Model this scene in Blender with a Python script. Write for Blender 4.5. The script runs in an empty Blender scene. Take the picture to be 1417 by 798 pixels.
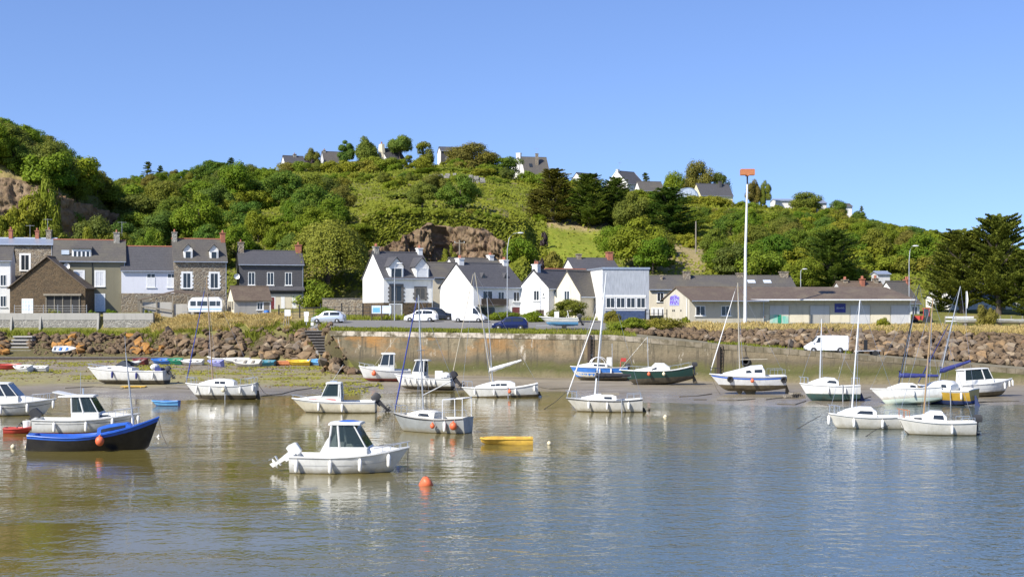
import bpy, bmesh, math, random
import numpy as np
from mathutils import Vector, Matrix, Euler, noise as mnoise
random.seed(7); NR = np.random.default_rng(7)
SC = bpy.context.scene
COL = SC.collection
R = math.radians
# ---------------------------------------------------------------- camera model
F, CX, HY, CH = 1968.0, 708.5, 430.0, 7.33     # focal length / centre / horizon in photo pixels, eye height in metres
def PX(px, Y): return (px - CX) * Y / F
def PZ(py, Y): return CH - (py - HY) * Y / F
def at(px, py, Y): return Vector((PX(px, Y), Y, PZ(py, Y)))
def lerp(a, b, t): return a + (b - a) * t
def sstep(a, b, x):
    t = min(1, max(0, (x - a) / (b - a))); return t * t * (3 - 2 * t)
def table(tab, x):
    if x <= tab[0][0]: return tab[0][1]
    for (a, u), (b, v) in zip(tab, tab[1:]):
        if x <= b: return lerp(u, v, (x - a) / (b - a))
    return tab[-1][1]
def fbm(x, y, z=0.0, o=4): return mnoise.fractal(Vector((x, y, z)), 1.0, 2.0, o)
# ---------------------------------------------------------------- materials
def nt(name):
    m = bpy.data.materials.new(name); m.use_nodes = True
    n = m.node_tree; n.nodes.clear()
    out = n.nodes.new('ShaderNodeOutputMaterial'); p = n.nodes.new('ShaderNodeBsdfPrincipled')
    n.links.new(p.outputs[0], out.inputs[0])
    return m, n, p
def c4(c): return (c[0], c[1], c[2], 1)
class NT:
    """small node-graph helper"""
    def __init__(s, name): s.m, s.n, s.p = nt(name); s.L = s.n.links.new
    def new(s, t, **k):
        x = s.n.nodes.new(t)
        for a, b in k.items(): setattr(x, a, b)
        return x
    def val(s, node, **k):
        for a, b in k.items():
            i = node.inputs[a.replace('_', ' ')]
            if hasattr(b, 'is_output'): s.L(b, i)
            else: i.default_value = b
        return node
    def coord(s, which='Object', scale=(1, 1, 1), loc=(0, 0, 0)):
        if which == 'Position': o = s.new('ShaderNodeNewGeometry').outputs['Position']
        else: o = s.new('ShaderNodeTexCoord').outputs[which]
        mp = s.new('ShaderNodeMapping'); s.L(o, mp.inputs[0]); mp.inputs['Scale'].default_value = scale; mp.inputs['Location'].default_value = loc
        return mp.outputs[0]
    def noise(s, co, scale, detail=5, rough=.55, dist=0):
        x = s.new('ShaderNodeTexNoise'); s.L(co, x.inputs['Vector'])
        x.inputs['Scale'].default_value = scale; x.inputs['Detail'].default_value = detail; x.inputs['Roughness'].default_value = rough; x.inputs['Distortion'].default_value = dist
        return x.outputs['Fac']
    def ramp(s, fac, stops, interp='LINEAR'):
        x = s.new('ShaderNodeValToRGB'); x.color_ramp.interpolation = interp
        if len(stops) == 1: stops = [stops[0], (1, stops[0][1])]
        while len(x.color_ramp.elements) < len(stops): x.color_ramp.elements.new(.5)
        for e, (p, c) in zip(x.color_ramp.elements, stops):
            e.position = p; e.color = c4(c) if hasattr(c, '__len__') else (c, c, c, 1)
        s.L(fac, x.inputs[0]); return x.outputs[0]
    def mix(s, fac, a, b, mode='MIX'):
        x = s.new('ShaderNodeMix', data_type='RGBA', blend_type=mode)
        for sock, v in ((x.inputs[0], fac), (x.inputs[6], a), (x.inputs[7], b)):
            if hasattr(v, 'is_output'): s.L(v, sock)
            elif hasattr(v, '__len__'): sock.default_value = c4(v)
            else: sock.default_value = v
        return x.outputs[2]
    def math(s, op, a, b=0.0, clamp=False):
        x = s.new('ShaderNodeMath', operation=op); x.use_clamp = clamp
        for sock, v in ((x.inputs[0], a), (x.inputs[1], b)):
            if hasattr(v, 'is_output'): s.L(v, sock)
            else: sock.default_value = v
        return x.outputs[0]
    def maprange(s, v, a, b, c=0.0, d=1.0):
        x = s.new('ShaderNodeMapRange'); s.L(v, x.inputs[0])
        for i, q in enumerate((a, b, c, d)): x.inputs[i + 1].default_value = q
        return x.outputs[0]
    def sep(s, v):
        x = s.new('ShaderNodeSeparateXYZ'); s.L(v, x.inputs[0]); return x.outputs
    def bump(s, h, strength=.5, dist=.05):
        x = s.new('ShaderNodeBump'); x.inputs['Strength'].default_value = strength; x.inputs['Distance'].default_value = dist
        s.L(h, x.inputs['Height']); s.L(x.outputs[0], s.p.inputs['Normal']); return x
    def base(s, c, rough=.7, metal=0, spec=.5):
        i = s.p.inputs['Base Color']
        if hasattr(c, 'is_output'): s.L(c, i)
        else: i.default_value = c4(c)
        if hasattr(rough, 'is_output'): s.L(rough, s.p.inputs['Roughness'])
        else: s.p.inputs['Roughness'].default_value = rough
        s.p.inputs['Metallic'].default_value = metal; s.p.inputs['Specular IOR Level'].default_value = spec
        return s.m
def simple(name, c, c2=None, scale=4, rough=.6, metal=0, bump=0, stretch=(1, 1, 1), spec=.5, lo=.35, hi=.65):
    k = NT(name)
    c2 = c2 or tuple(x * .8 for x in c)
    f = k.noise(k.coord('Object', stretch), scale, 6, .6)
    k.base(k.mix(k.maprange(f, lo, hi), c2, c), rough, metal, spec)
    if bump: k.bump(f, bump, .03)
    return k.m
def stone(name, c1, c2, mortar, scale=2.2, rough=.9):
    k = NT(name); co = k.coord('Object', (1, 1, 1.7))
    n = k.noise(co, 1.2, 3); v = k.new('ShaderNodeTexVoronoi'); k.val(v, Vector=co, Scale=scale)
    e = k.new('ShaderNodeTexVoronoi', feature='DISTANCE_TO_EDGE'); k.val(e, Vector=co, Scale=scale)
    hue = k.sep(v.outputs['Color'])[0]
    col = k.mix(hue, c1, c2); col = k.mix(k.maprange(n, .3, .7, 0, .5), col, tuple(x * .5 for x in c1))
    col = k.mix(k.maprange(e.outputs['Distance'], .02, .08, 1, 0), col, mortar)
    k.base(col, rough); k.bump(k.maprange(e.outputs['Distance'], 0, .12), .7, .06)
    return k.m
def slate(name, c, c2, lichen=None, amt=.3):
    k = NT(name); co = k.coord('Object')
    br = k.new('ShaderNodeTexNoise'); k.val(br, Vector=k.coord('Object', (3, 3, 5)), Scale=1.6, Detail=6.0, Roughness=.7)
    w = k.new('ShaderNodeTexWave', wave_type='BANDS', bands_direction='Z'); k.val(w, Vector=co, Scale=1.3, Distortion=.6, Detail=2.0)
    col = k.mix(k.maprange(br.outputs['Fac'], .35, .65), c, c2)
    big = k.noise(co, .5, 4)
    col = k.mix(k.maprange(big, .45, .7, 0, amt), col, lichen or tuple(x * 1.7 for x in c))
    col = k.mix(k.maprange(w.outputs['Fac'], 0, .25, .3, 0), col, tuple(x * .5 for x in c))
    k.base(col, .62, 0, .35); k.bump(w.outputs['Fac'], .3, .02)
    return k.m
MT = {}
def setup_materials():
    g = MT
    def render(name, c, dirt=.55): # painted render with run-down streaks and dirt
        k = NT(name)
        a = k.noise(k.coord('Object', (1.3, 1.3, .25)), 1.6, 5, .6); b = k.noise(k.coord('Object'), 7, 4)
        col = k.mix(k.maprange(a, .5, .8, 0, dirt), c, tuple(x * .62 for x in c))
        col = k.mix(k.maprange(b, .45, .75, 0, .22), col, tuple(x * .8 for x in c))
        k.base(col, .85, 0, .2); k.bump(b, .15, .01); return k.m
    g['white_render'] = render('white_render', (.72, .71, .68), .45)
    g['grey_render'] = render('grey_render', (.5, .5, .5))
    g['lavender_render'] = render('lavender_render', (.62, .63, .68), .3)
    g['olive_render'] = render('olive_render', (.20, .185, .13), .45)
    g['cream_render'] = render('cream_render', (.62, .56, .43))
    g['yellow_render'] = render('yellow_render', (.78, .70, .42), .3)
    g['beige_concrete'] = render('beige_concrete', (.50, .46, .37), .8)
    g['concrete'] = render('concrete', (.36, .345, .31), .7)
    g['grey_cladding'] = simple('grey_cladding', (.43, .45, .48), (.30, .32, .345), 2.5, .6, .1, 0, (3, 3, .35))
    g['blue_panel'] = simple('blue_panel', (.055, .085, .17), (.035, .055, .11), 3, .4)
    g['stone_brown'] = stone('stone_brown', (.26, .20, .13), (.14, .12, .10), (.36, .32, .25))
    g['stone_dark'] = stone('stone_dark', (.125, .082, .042), (.06, .042, .024), (.13, .095, .055), 3)
    g['stone_grey'] = stone('stone_grey', (.30, .28, .24), (.18, .17, .15), (.40, .38, .33))
    g['granite_trim'] = simple('granite_trim', (.17, .155, .14), (.09, .085, .08), 6, .8)
    g['slate_dark'] = slate('slate_dark', (.055, .054, .058), (.09, .087, .09))
    g['slate_grey'] = slate('slate_grey', (.07, .064, .058), (.115, .104, .09), (.15, .135, .09), .45)
    g['slate_brown'] = slate('slate_brown', (.085, .062, .045), (.15, .112, .08), (.19, .155, .10), .55)
    g['zinc'] = simple('zinc', (.42, .47, .54), (.34, .38, .45), 2, .4, .5, 0, (4, 1, 1))
    g['clay'] = simple('clay', (.36, .13, .07), (.24, .09, .06), 5, .8)
    g['white_paint'] = simple('white_paint', (.8, .8, .78), (.74, .74, .71), 5, .45)
    g['dark_glass'] = NT('dark_glass').base((.022, .028, .034), .06, 0, .6)
    g['blind'] = simple('blind', (.68, .69, .70), (.6, .61, .62), 4, .6)
    g['dark_wood'] = simple('dark_wood', (.07, .05, .035), (.045, .03, .02), 6, .8, 0, 0, (1, 1, .2))
    g['weathered_wood'] = simple('weathered_wood', (.26, .23, .18), (.16, .14, .11), 5, .85, 0, .2, (4, 4, .3))
    g['wood_mast'] = simple('wood_mast', (.34, .23, .11), (.25, .16, .08), 6, .5, 0, 0, (6, 6, .4))
    g['black_metal'] = NT('black_metal').base((.02, .02, .022), .5, .2)
    g['galvanised'] = simple('galvanised', (.45, .46, .47), (.36, .37, .38), 6, .45, .5)
    g['white_metal'] = simple('white_metal', (.72, .73, .73), (.62, .62, .6), 3, .4, .1, 0, (3, 3, .3))
    g['orange_paint'] = simple('orange_paint', (.46, .17, .065), (.36, .13, .05), 5, .6)
    def gel(name, c, c2, rough=.28):   # weathered hull paint : run-off streaks, and the scum line the tide leaves at the boot top
        k = NT(name); co = k.coord('Object'); z = k.sep(co)[2]; n = k.noise(co, 2.2, 6, .65); st = k.noise(k.coord('Object', (3, 3, .25)), 2, 4, .6)
        col = k.mix(k.maprange(n, .35, .7), c, c2); col = k.mix(k.maprange(st, .54, .72, 0, .3), col, tuple(x * .55 for x in c))
        col = k.mix(k.math('MULTIPLY', k.maprange(k.math('ADD', z, k.math('MULTIPLY', n, -.35)), -.16, .12, .75, 0), 1), col, (.24, .20, .11))
        k.base(col, k.maprange(n, .3, .7, rough, rough + .2), 0, .5); return k.m
    g['gelcoat'] = gel('gelcoat', (.69, .69, .66), (.57, .57, .53)); g['gelcoat_old'] = gel('gelcoat_old', (.60, .58, .52), (.47, .45, .38), .36)
    g['grey_hull'] = gel('grey_hull', (.34, .36, .36), (.26, .27, .26))
    g['cream_hull'] = gel('cream_hull', (.70, .65, .51), (.58, .53, .40))
    g['deck_grey'] = simple('deck_grey', (.55, .55, .53), (.46, .46, .44), 3, .6)
    g['blue_gloss'] = simple('blue_gloss', (.03, .125, .52), (.03, .10, .40), 3, .3)
    g['black_hull'] = simple('black_hull', (.014, .014, .017), (.03, .028, .026), 2.5, .3)
    g['navy'] = simple('navy', (.02, .03, .16), (.015, .02, .11), 5, .75, 0, .3)
    g['blue_cloth'] = simple('blue_cloth', (.05, .07, .30), (.035, .05, .2), 5, .85, 0, .3)
    g['white_cloth'] = simple('white_cloth', (.74, .73, .70), (.6, .59, .56), 5, .85, 0, .3)
    g['black_cloth'] = simple('black_cloth', (.025, .025, .03), (.015, .015, .02), 5, .85, 0, .3)
    g['green_hull'] = simple('green_hull', (.012, .055, .045), (.02, .05, .04), 2, .35)
    g['green_pale'] = simple('green_pale', (.60, .68, .58), (.52, .6, .5), 2, .35)
    g['ochre_hull'] = simple('ochre_hull', (.46, .29, .035), (.36, .22, .03), 2, .35)
    g['antifoul_dark'] = simple('antifoul_dark', (.055, .045, .03), (.09, .075, .045), 2.5, .8)
    g['antifoul_green'] = simple('antifoul_green', (.02, .07, .065), (.05, .07, .05), 2.5, .8)
    g['antifoul_red'] = simple('antifoul_red', (.25, .05, .035), (.16, .05, .03), 2.5, .7)
    g['antifoul_brown'] = simple('antifoul_brown', (.15, .12, .06), (.09, .07, .04), 2.5, .85)
    g['antifoul_blue'] = simple('antifoul_blue', (.02, .04, .14), (.03, .04, .09), 2.5, .7)
    g['fender_white'] = simple('fender_white', (.78, .77, .73), (.66, .64, .58), 6, .45)
    g['buoy_orange'] = simple('buoy_orange', (.72, .15, .05), (.58, .12, .05), 6, .5)
    g['buoy_cream'] = simple('buoy_cream', (.70, .62, .42), (.55, .48, .32), 6, .6)
    g['rubber'] = NT('rubber').base((.018, .018, .018), .75)
    g['rope'] = simple('rope', (.12, .105, .08), (.07, .06, .045), 20, .95)
    g['rope_pale'] = simple('rope_pale', (.45, .40, .30), (.3, .27, .2), 20, .95)
    g['steel'] = NT('steel').base((.55, .56, .57), .3, .8)
    g['red_paint'] = simple('red_paint', (.50, .05, .035), (.38, .05, .035), 4, .45)
    g['maroon'] = simple('maroon', (.18, .03, .03), (.12, .025, .025), 4, .45)
    g['teal'] = simple('teal', (.03, .20, .26), (.03, .15, .2), 4, .45)
    g['green_paint'] = simple('green_paint', (.02, .25, .14), (.02, .19, .11), 4, .5)
    g['sky_blue'] = simple('sky_blue', (.16, .42, .72), (.13, .36, .62), 4, .4)
    g['mid_blue'] = simple('mid_blue', (.05, .19, .55), (.04, .15, .42), 4, .45)
    g['lilac'] = simple('lilac', (.34, .35, .66), (.28, .29, .55), 4, .5)
    g['kayak_orange'] = simple('kayak_orange', (.58, .22, .09), (.48, .17, .07), 4, .5)
    g['yellow'] = simple('yellow', (.70, .47, .03), (.58, .38, .03), 4, .5)
    g['yellow_old'] = simple('yellow_old', (.68, .43, .06), (.50, .30, .05), 3, .6)
    g['purple'] = simple('purple', (.17, .09, .50), (.13, .07, .4), 8, .7)
    g['sign_blue'] = simple('sign_blue', (.03, .04, .25), (.025, .03, .18), 6, .5)
    g['turquoise'] = simple('turquoise', (.14, .45, .36), (.4, .5, .42), 2, .7, 0, 0, (1, 1, .5))
    g['car_silver'] = NT('car_silver').base((.52, .56, .63), .28, .55)
    g['car_white'] = NT('car_white').base((.78, .79, .80), .25)
    g['car_dark'] = NT('car_dark').base((.03, .04, .06), .22, .2)
    g['car_blue'] = NT('car_blue').base((.012, .02, .085), .22, .2)
    g['plastic_dark'] = NT('plastic_dark').base((.03, .03, .032), .6)
    g['head_glass'] = NT('head_glass').base((.7, .72, .75), .12, .3)
    g['tail_red'] = NT('tail_red').base((.4, .02, .02), .3)
    g['plaque'] = simple('plaque', (.62, .68, .74), (.45, .52, .6), 6, .4)
    # see-through boat glass
    k = NT('clear_glass'); k.base((.03, .045, .045), .04, 0, .7)
    tr = k.new('ShaderNodeBsdfTransparent'); tr.inputs[0].default_value = (.62, .68, .66, 1)
    mx = k.new('ShaderNodeMixShader'); mx.inputs[0].default_value = .55
    k.L(k.p.outputs[0], mx.inputs[1]); k.L(tr.outputs[0], mx.inputs[2])
    k.L(mx.outputs[0], [n for n in k.n.nodes if n.type == 'OUTPUT_MATERIAL'][0].inputs[0]); g['clear_glass'] = k.m
    # ---- foliage : per-leaf tint attribute and per-plant random hue
    def leaf(name, cols, trans=.22):
        k = NT(name)
        oi = k.new('ShaderNodeObjectInfo'); at_ = k.new('ShaderNodeAttribute'); at_.attribute_name = 'tint'
        n = len(cols); col = k.ramp(oi.outputs['Random'], [(i / max(1, n - 1), c) for i, c in enumerate(cols)])
        t = at_.outputs['Fac']
        col = k.mix(k.maprange(t, .5, 1, 0, .5), col, (.24, .235, .02)) # young and sun-bleached leaves
        col = k.mix(k.maprange(t, 0, .5, .35, 0), col, (.04, .08, .016))
        k.base(col, .6, 0, .12)
        tl = k.new('ShaderNodeBsdfTranslucent'); k.L(col, tl.inputs[0])
        mx = k.new('ShaderNodeMixShader'); mx.inputs[0].default_value = trans
        k.L(k.p.outputs[0], mx.inputs[1]); k.L(tl.outputs[0], mx.inputs[2])
        k.L(mx.outputs[0], [q for q in k.n.nodes if q.type == 'OUTPUT_MATERIAL'][0].inputs[0]); return k.m
    g['leaf_broad'] = leaf('leaf_broad', [(.085, .175, .016), (.185, .255, .018), (.12, .22, .016), (.235, .26, .02), (.095, .185, .026), (.21, .215, .024), (.13, .165, .035)], .4)
    g['leaf_bush'] = leaf('leaf_bush', [(.225, .27, .017), (.15, .235, .017), (.27, .265, .025), (.175, .255, .025), (.29, .285, .025), (.235, .20, .045)], .4)
    g['leaf_dark'] = leaf('leaf_dark', [(.09, .165, .028), (.135, .19, .028), (.18, .195, .03), (.185, .15, .035)], .35)
    g['leaf_willow'] = leaf('leaf_willow', [(.20, .21, .028), (.21, .22, .03)])
    g['leaf_gold'] = leaf('leaf_gold', [(.15, .17, .016), (.17, .17, .02)])
    g['seaweed'] = leaf('seaweed', [(.21, .20, .03)], .1)
    g['leaf_maroon'] = simple('leaf_maroon', (.04, .02, .02), (.025, .015, .015), 5, .6)
    g['leaf_under'] = leaf('leaf_under', [(.20, .225, .025)], .4)
    g['bark'] = simple('bark', (.11, .085, .06), (.06, .045, .035), 8, .95, 0, .5, (1, 1, .3))
    g['dry_grass'] = leaf('dry_grass', [(.56, .43, .18)], .35)
    g['green_grass'] = leaf('green_grass', [(.21, .235, .03)], .35)
    # rocks
    def rock(name, cols, lichen=None):
        k = NT(name); oi = k.new('ShaderNodeObjectInfo'); co = k.coord('Object')
        n = len(cols); col = k.ramp(oi.outputs['Random'], [(i / (n - 1), c) for i, c in enumerate(cols)])
        a = k.noise(co, 2.3, 7, .65); b = k.noise(co, 9, 5, .6)
        col = k.mix(k.maprange(a, .45, .7, 0, .6), col, (.075, .058, .042))
        if lichen: col = k.mix(k.maprange(b, .42, .6, 0, .85), col, lichen)
        else: col = k.mix(k.maprange(b, .45, .7, 0, .4), col, (.25, .18, .10))
        k.base(col, .95, 0, .1); k.bump(b, .5, .05); return k.m
    g['rock'] = rock('rock', [(.09, .066, .046), (.21, .145, .085), (.15, .12, .095), (.27, .175, .09), (.19, .15, .11), (.30, .235, .155), (.14, .12, .10), (.23, .135, .07)])
    g['rock_orange'] = rock('rock_orange', [(.30, .17, .07), (.36, .18, .05), (.20, .15, .10)], (.40, .19, .045))
    k = NT('cliff_rock'); co = k.coord('Position')
    a = k.noise(k.coord('Position', (1, 1, .6)), .5, 8, .68, .4); b = k.noise(co, 2.2, 6, .65); d = k.noise(co, .16, 4)
    col = k.ramp(a, [(.3, (.07, .046, .032)), (.5, (.18, .12, .075)), (.7, (.30, .215, .14))])
    col = k.mix(k.maprange(b, .5, .72, 0, .5), col, (.10, .105, .03)); col = k.mix(k.maprange(d, .5, .65, 0, .4), col, (.22, .17, .10))
    k.base(col, .95, 0, .15); k.bump(a, 1.0, .6); g['cliff_rock'] = k.m
    for nm, c3 in (('pale_cliff', [(.3, (.07, .048, .03)), (.5, (.18, .125, .078)), (.7, (.29, .22, .145))]), ('shade_warmed_cliff', [(.3, (.11, .066, .035)), (.5, (.26, .155, .08)), (.7, (.34, .23, .13))])):  # second rock colour is warmed and brightened to offset the bluish shade
        k = NT(nm); a = k.noise(k.coord('Position', (1, 1, .6)), .45, 8, .68, .4); b = k.noise(k.coord('Position'), 2.2, 6, .65)
        col = k.ramp(a, c3); col = k.mix(k.maprange(b, .52, .72, 0, .4), col, (.12, .12, .035))
        k.base(col, .95, 0, .15); k.bump(a, 1.0, .6); g[nm] = k.m
    # ---- mud
    k = NT('mud'); pos = k.coord('Position'); xyz = k.sep(pos)
    a = k.noise(k.coord('Position', (.5, 1, 1)), .35, 7, .6); b = k.noise(k.coord('Position', (.6, 1, 1)), 2.6, 6, .7); c = k.noise(pos, .09, 5, .6, .3)
    col = k.ramp(a, [(.3, (.155, .13, .09)), (.5, (.235, .20, .145)), (.72, (.30, .26, .19))])
    col = k.mix(k.maprange(b, .55, .75, 0, .45), col, (.11, .095, .065))
    y = k.math('ADD', xyz[1], k.math('MULTIPLY', k.math('SUBTRACT', c, .5), 26))
    alg = k.math('MULTIPLY', k.maprange(y, 130, 137), k.maprange(xyz[0], -14, -20)); peb = k.noise(k.coord('Position', (1, .6, 1)), 3.2, 5, .75)
    alg2 = k.math('MULTIPLY', alg, k.maprange(b, .32, .52))
    col = k.mix(k.math('MULTIPLY', alg, .8), col, k.mix(k.maprange(peb, .4, .62), (.27, .225, .15), (.12, .10, .065)))
    col = k.mix(k.math('MULTIPLY', alg2, k.maprange(k.math('ADD', c, k.maprange(y, 141, 158, .12, -.12)), .40, .56, 0, .6)), col, (.27, .245, .045))
    dk = k.math('MULTIPLY', k.maprange(k.noise(k.coord('Position', (.25, 1.4, 1)), .45, 5, .7), .6, .66), k.maprange(xyz[1], 112, 120))
    col = k.mix(k.math('MULTIPLY', dk, .55), col, (.085, .075, .05))
    wet = k.maprange(xyz[2], .02, .5, 1, 0)
    col = k.mix(k.math('MULTIPLY', wet, .35), col, (.15, .125, .085))
    k.base(col, k.maprange(k.math('ADD', wet, k.math('MULTIPLY', k.math('SUBTRACT', a, .5), 1.2)), .1, .9, .75, .2), 0, .5)
    k.bump(k.math('ADD', k.math('MULTIPLY', a, 1.4), k.math('MULTIPLY', b, .5)), .5, .12); g['mud'] = k.m
    # ---- water
    k = NT('water'); pos = k.coord('Position')
    big = k.noise(k.coord('Position', (.5, 1, 1)), .055, 3, .5, .3); mid = k.noise(k.coord('Position', (.35, 1, 1), (3, 7, 0)), .16, 3)
    n1 = k.noise(k.coord('Position', (.7, 1, 1)), 1.15, 3, .5, .4); n2 = k.noise(k.coord('Position', (.85, 1, 1)), 5.2, 2, .5)
    xyz = k.sep(pos)   # the lee of the left bank is calm, the open right side is ruffled by the breeze
    lee = k.math('ADD', k.math('SUBTRACT', xyz[0], k.math('MULTIPLY', k.math('SUBTRACT', xyz[1], 75), .25)), k.math('MULTIPLY', k.math('SUBTRACT', big, .5), 34))
    amp = k.math('ADD', k.maprange(lee, 0, 12, .27, .95), k.maprange(mid, .42, .66, -.10, .35))
    n3 = k.noise(k.coord('Position', (1, .8, 1), (4, 9, 0)), 2.2, 2, .5, .5)
    h = k.math('MULTIPLY', k.math('ADD', k.math('MULTIPLY', n1, .8), k.math('ADD', k.math('MULTIPLY', n2, .22), k.math('MULTIPLY', n3, .5))), amp)
    mudc = k.mix(k.maprange(k.noise(pos, .05, 3), .35, .65), (.150, .118, .028), (.120, .100, .030)); mudc = k.mix(k.maprange(lee, -4, 10), mudc, (.075, .098, .088))
    k.base(mudc, .04, 0, .5); k.p.inputs['IOR'].default_value = 1.33
    k.bump(h, 1.0, .066); g['water'] = k.m
    # ---- upper land : grass, bracken, dry grass, meadow, asphalt is its own sheet
    k = NT('hill_ground'); pos = k.coord('Position'); xyz = k.sep(pos)
    a = k.noise(pos, .11, 6, .6); b = k.noise(pos, .9, 6, .65); 
    col = k.ramp(a, [(.35, (.11, .125, .03)), (.52, (.17, .165, .045)), (.68, (.26, .20, .085))])
    col = k.mix(k.maprange(b, .45, .7, 0, .5), col, (.07, .085, .022))
    at_ = k.new('ShaderNodeAttribute'); at_.attribute_name = 'tint'
    col = k.mix(k.maprange(at_.outputs['Fac'], 0, 1), col, k.mix(k.maprange(b, .4, .65), (.16, .20, .022), (.23, .235, .035)))
    at2 = k.new('ShaderNodeAttribute'); at2.attribute_name = 'dry'
    col = k.mix(k.math('MULTIPLY', at2.outputs['Fac'], k.maprange(b, .3, .6, .5, 1)), col, (.33, .255, .135))
    at3 = k.new('ShaderNodeAttribute'); at3.attribute_name = 'earth_gap_shade'; col = k.mix(at3.outputs['Fac'], col, (.065, .05, .033))  # dark earth, also painting the shaded gaps between the boulders dark
    k.base(col, .95, 0, .1); k.bump(b, .8, .5); g['hill_ground'] = k.m
    k = NT('asphalt'); co = k.coord('Position'); a = k.noise(co, .5, 5); b = k.noise(co, 14, 3)
    k.base(k.mix(k.maprange(b, .3, .7, 0, .5), k.mix(a, (.17, .165, .155), (.23, .22, .20)), (.13, .125, .12)), .9, 0, .2); g['asphalt'] = k.m
    # ---- quay masonry with tide bands (algae, damp, rust stains: all real stains fixed to the wall)
    k = NT('quay_stone'); pos = k.coord('Position'); xyz = k.sep(pos)
    st = k.noise(k.coord('Position', (1, 1, .10)), .9, 6, .65); pt = k.noise(k.coord('Position', (.5, .5, 1)), .5, 6, .6); fn = k.noise(pos, 3.5, 6, .7)
    z = k.math('ADD', xyz[2], k.math('MULTIPLY', k.math('SUBTRACT', k.math('ADD', pt, k.math('MULTIPLY', st, .6)), .8), 1.1))
    tan = k.mix(k.maprange(st, .42, .6), (.13, .112, .072), (.235, .195, .125))
    ora = k.math('MULTIPLY', k.maprange(pt, .47, .62), k.maprange(xyz[0], 12, -8))
    tan = k.mix(k.math('MULTIPLY', ora, .8), tan, (.35, .175, .05)); tan = k.mix(k.maprange(xyz[0], 8, 22, 0, .55), tan, (.15, .125, .08))
    lime = k.maprange(k.noise(k.coord('Position', (1, 1, .35), (9, 0, 3)), 1.1, 5, .7), .62, .68)
    col = k.ramp(k.maprange(z, 0, 5.2), [(.05, (.21, .175, .115)), (.16, (.165, .145, .075)), (.26, (.085, .09, .03)), (.36, (.105, .10, .04)), (.46, (.12, .10, .065)), (.6, (.20, .16, .10))])
    col = k.mix(k.maprange(z, 2.6, 3.7), col, tan)
    col = k.mix(k.math('MULTIPLY', lime, k.maprange(z, .8, 2.0, 0, .75)), col, (.52, .47, .38))
    col = k.mix(k.maprange(fn, .5, .7, 0, .6), col, (.10, .085, .05))
    col = k.mix(k.math('MULTIPLY', k.maprange(k.noise(k.coord('Position', (1, 1, .07), (5, 2, 1)), 1.7, 5, .7), .55, .62, 0, .7), k.maprange(z, 1.2, 2.2)), col, (.075, .065, .045))
    k.base(col, .9, 0, .2); k.bump(k.math('ADD', fn, k.math('MULTIPLY', pt, 2)), .6, .12); g['quay_stone'] = k.m
    k = NT('quay_coping'); pos = k.coord('Position'); a = k.noise(pos, 1.1, 6, .65); k.base(k.mix(k.maprange(a, .42, .56), (.13, .11, .07), k.mix(k.maprange(k.sep(pos)[0], 4, 16), (.46, .41, .33), (.20, .17, .12))), .9, 0, .2); g['quay_coping'] = k.m
    g['slip_concrete'] = simple('slip_concrete', (.22, .185, .125), (.13, .12, .06), .8, .9, 0, .3)
    g['coping'] = simple('coping', (.52, .47, .39), (.22, .185, .13), 1.1, .9, 0, .4, (1, 1, 2), .5, .42, .56)
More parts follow.
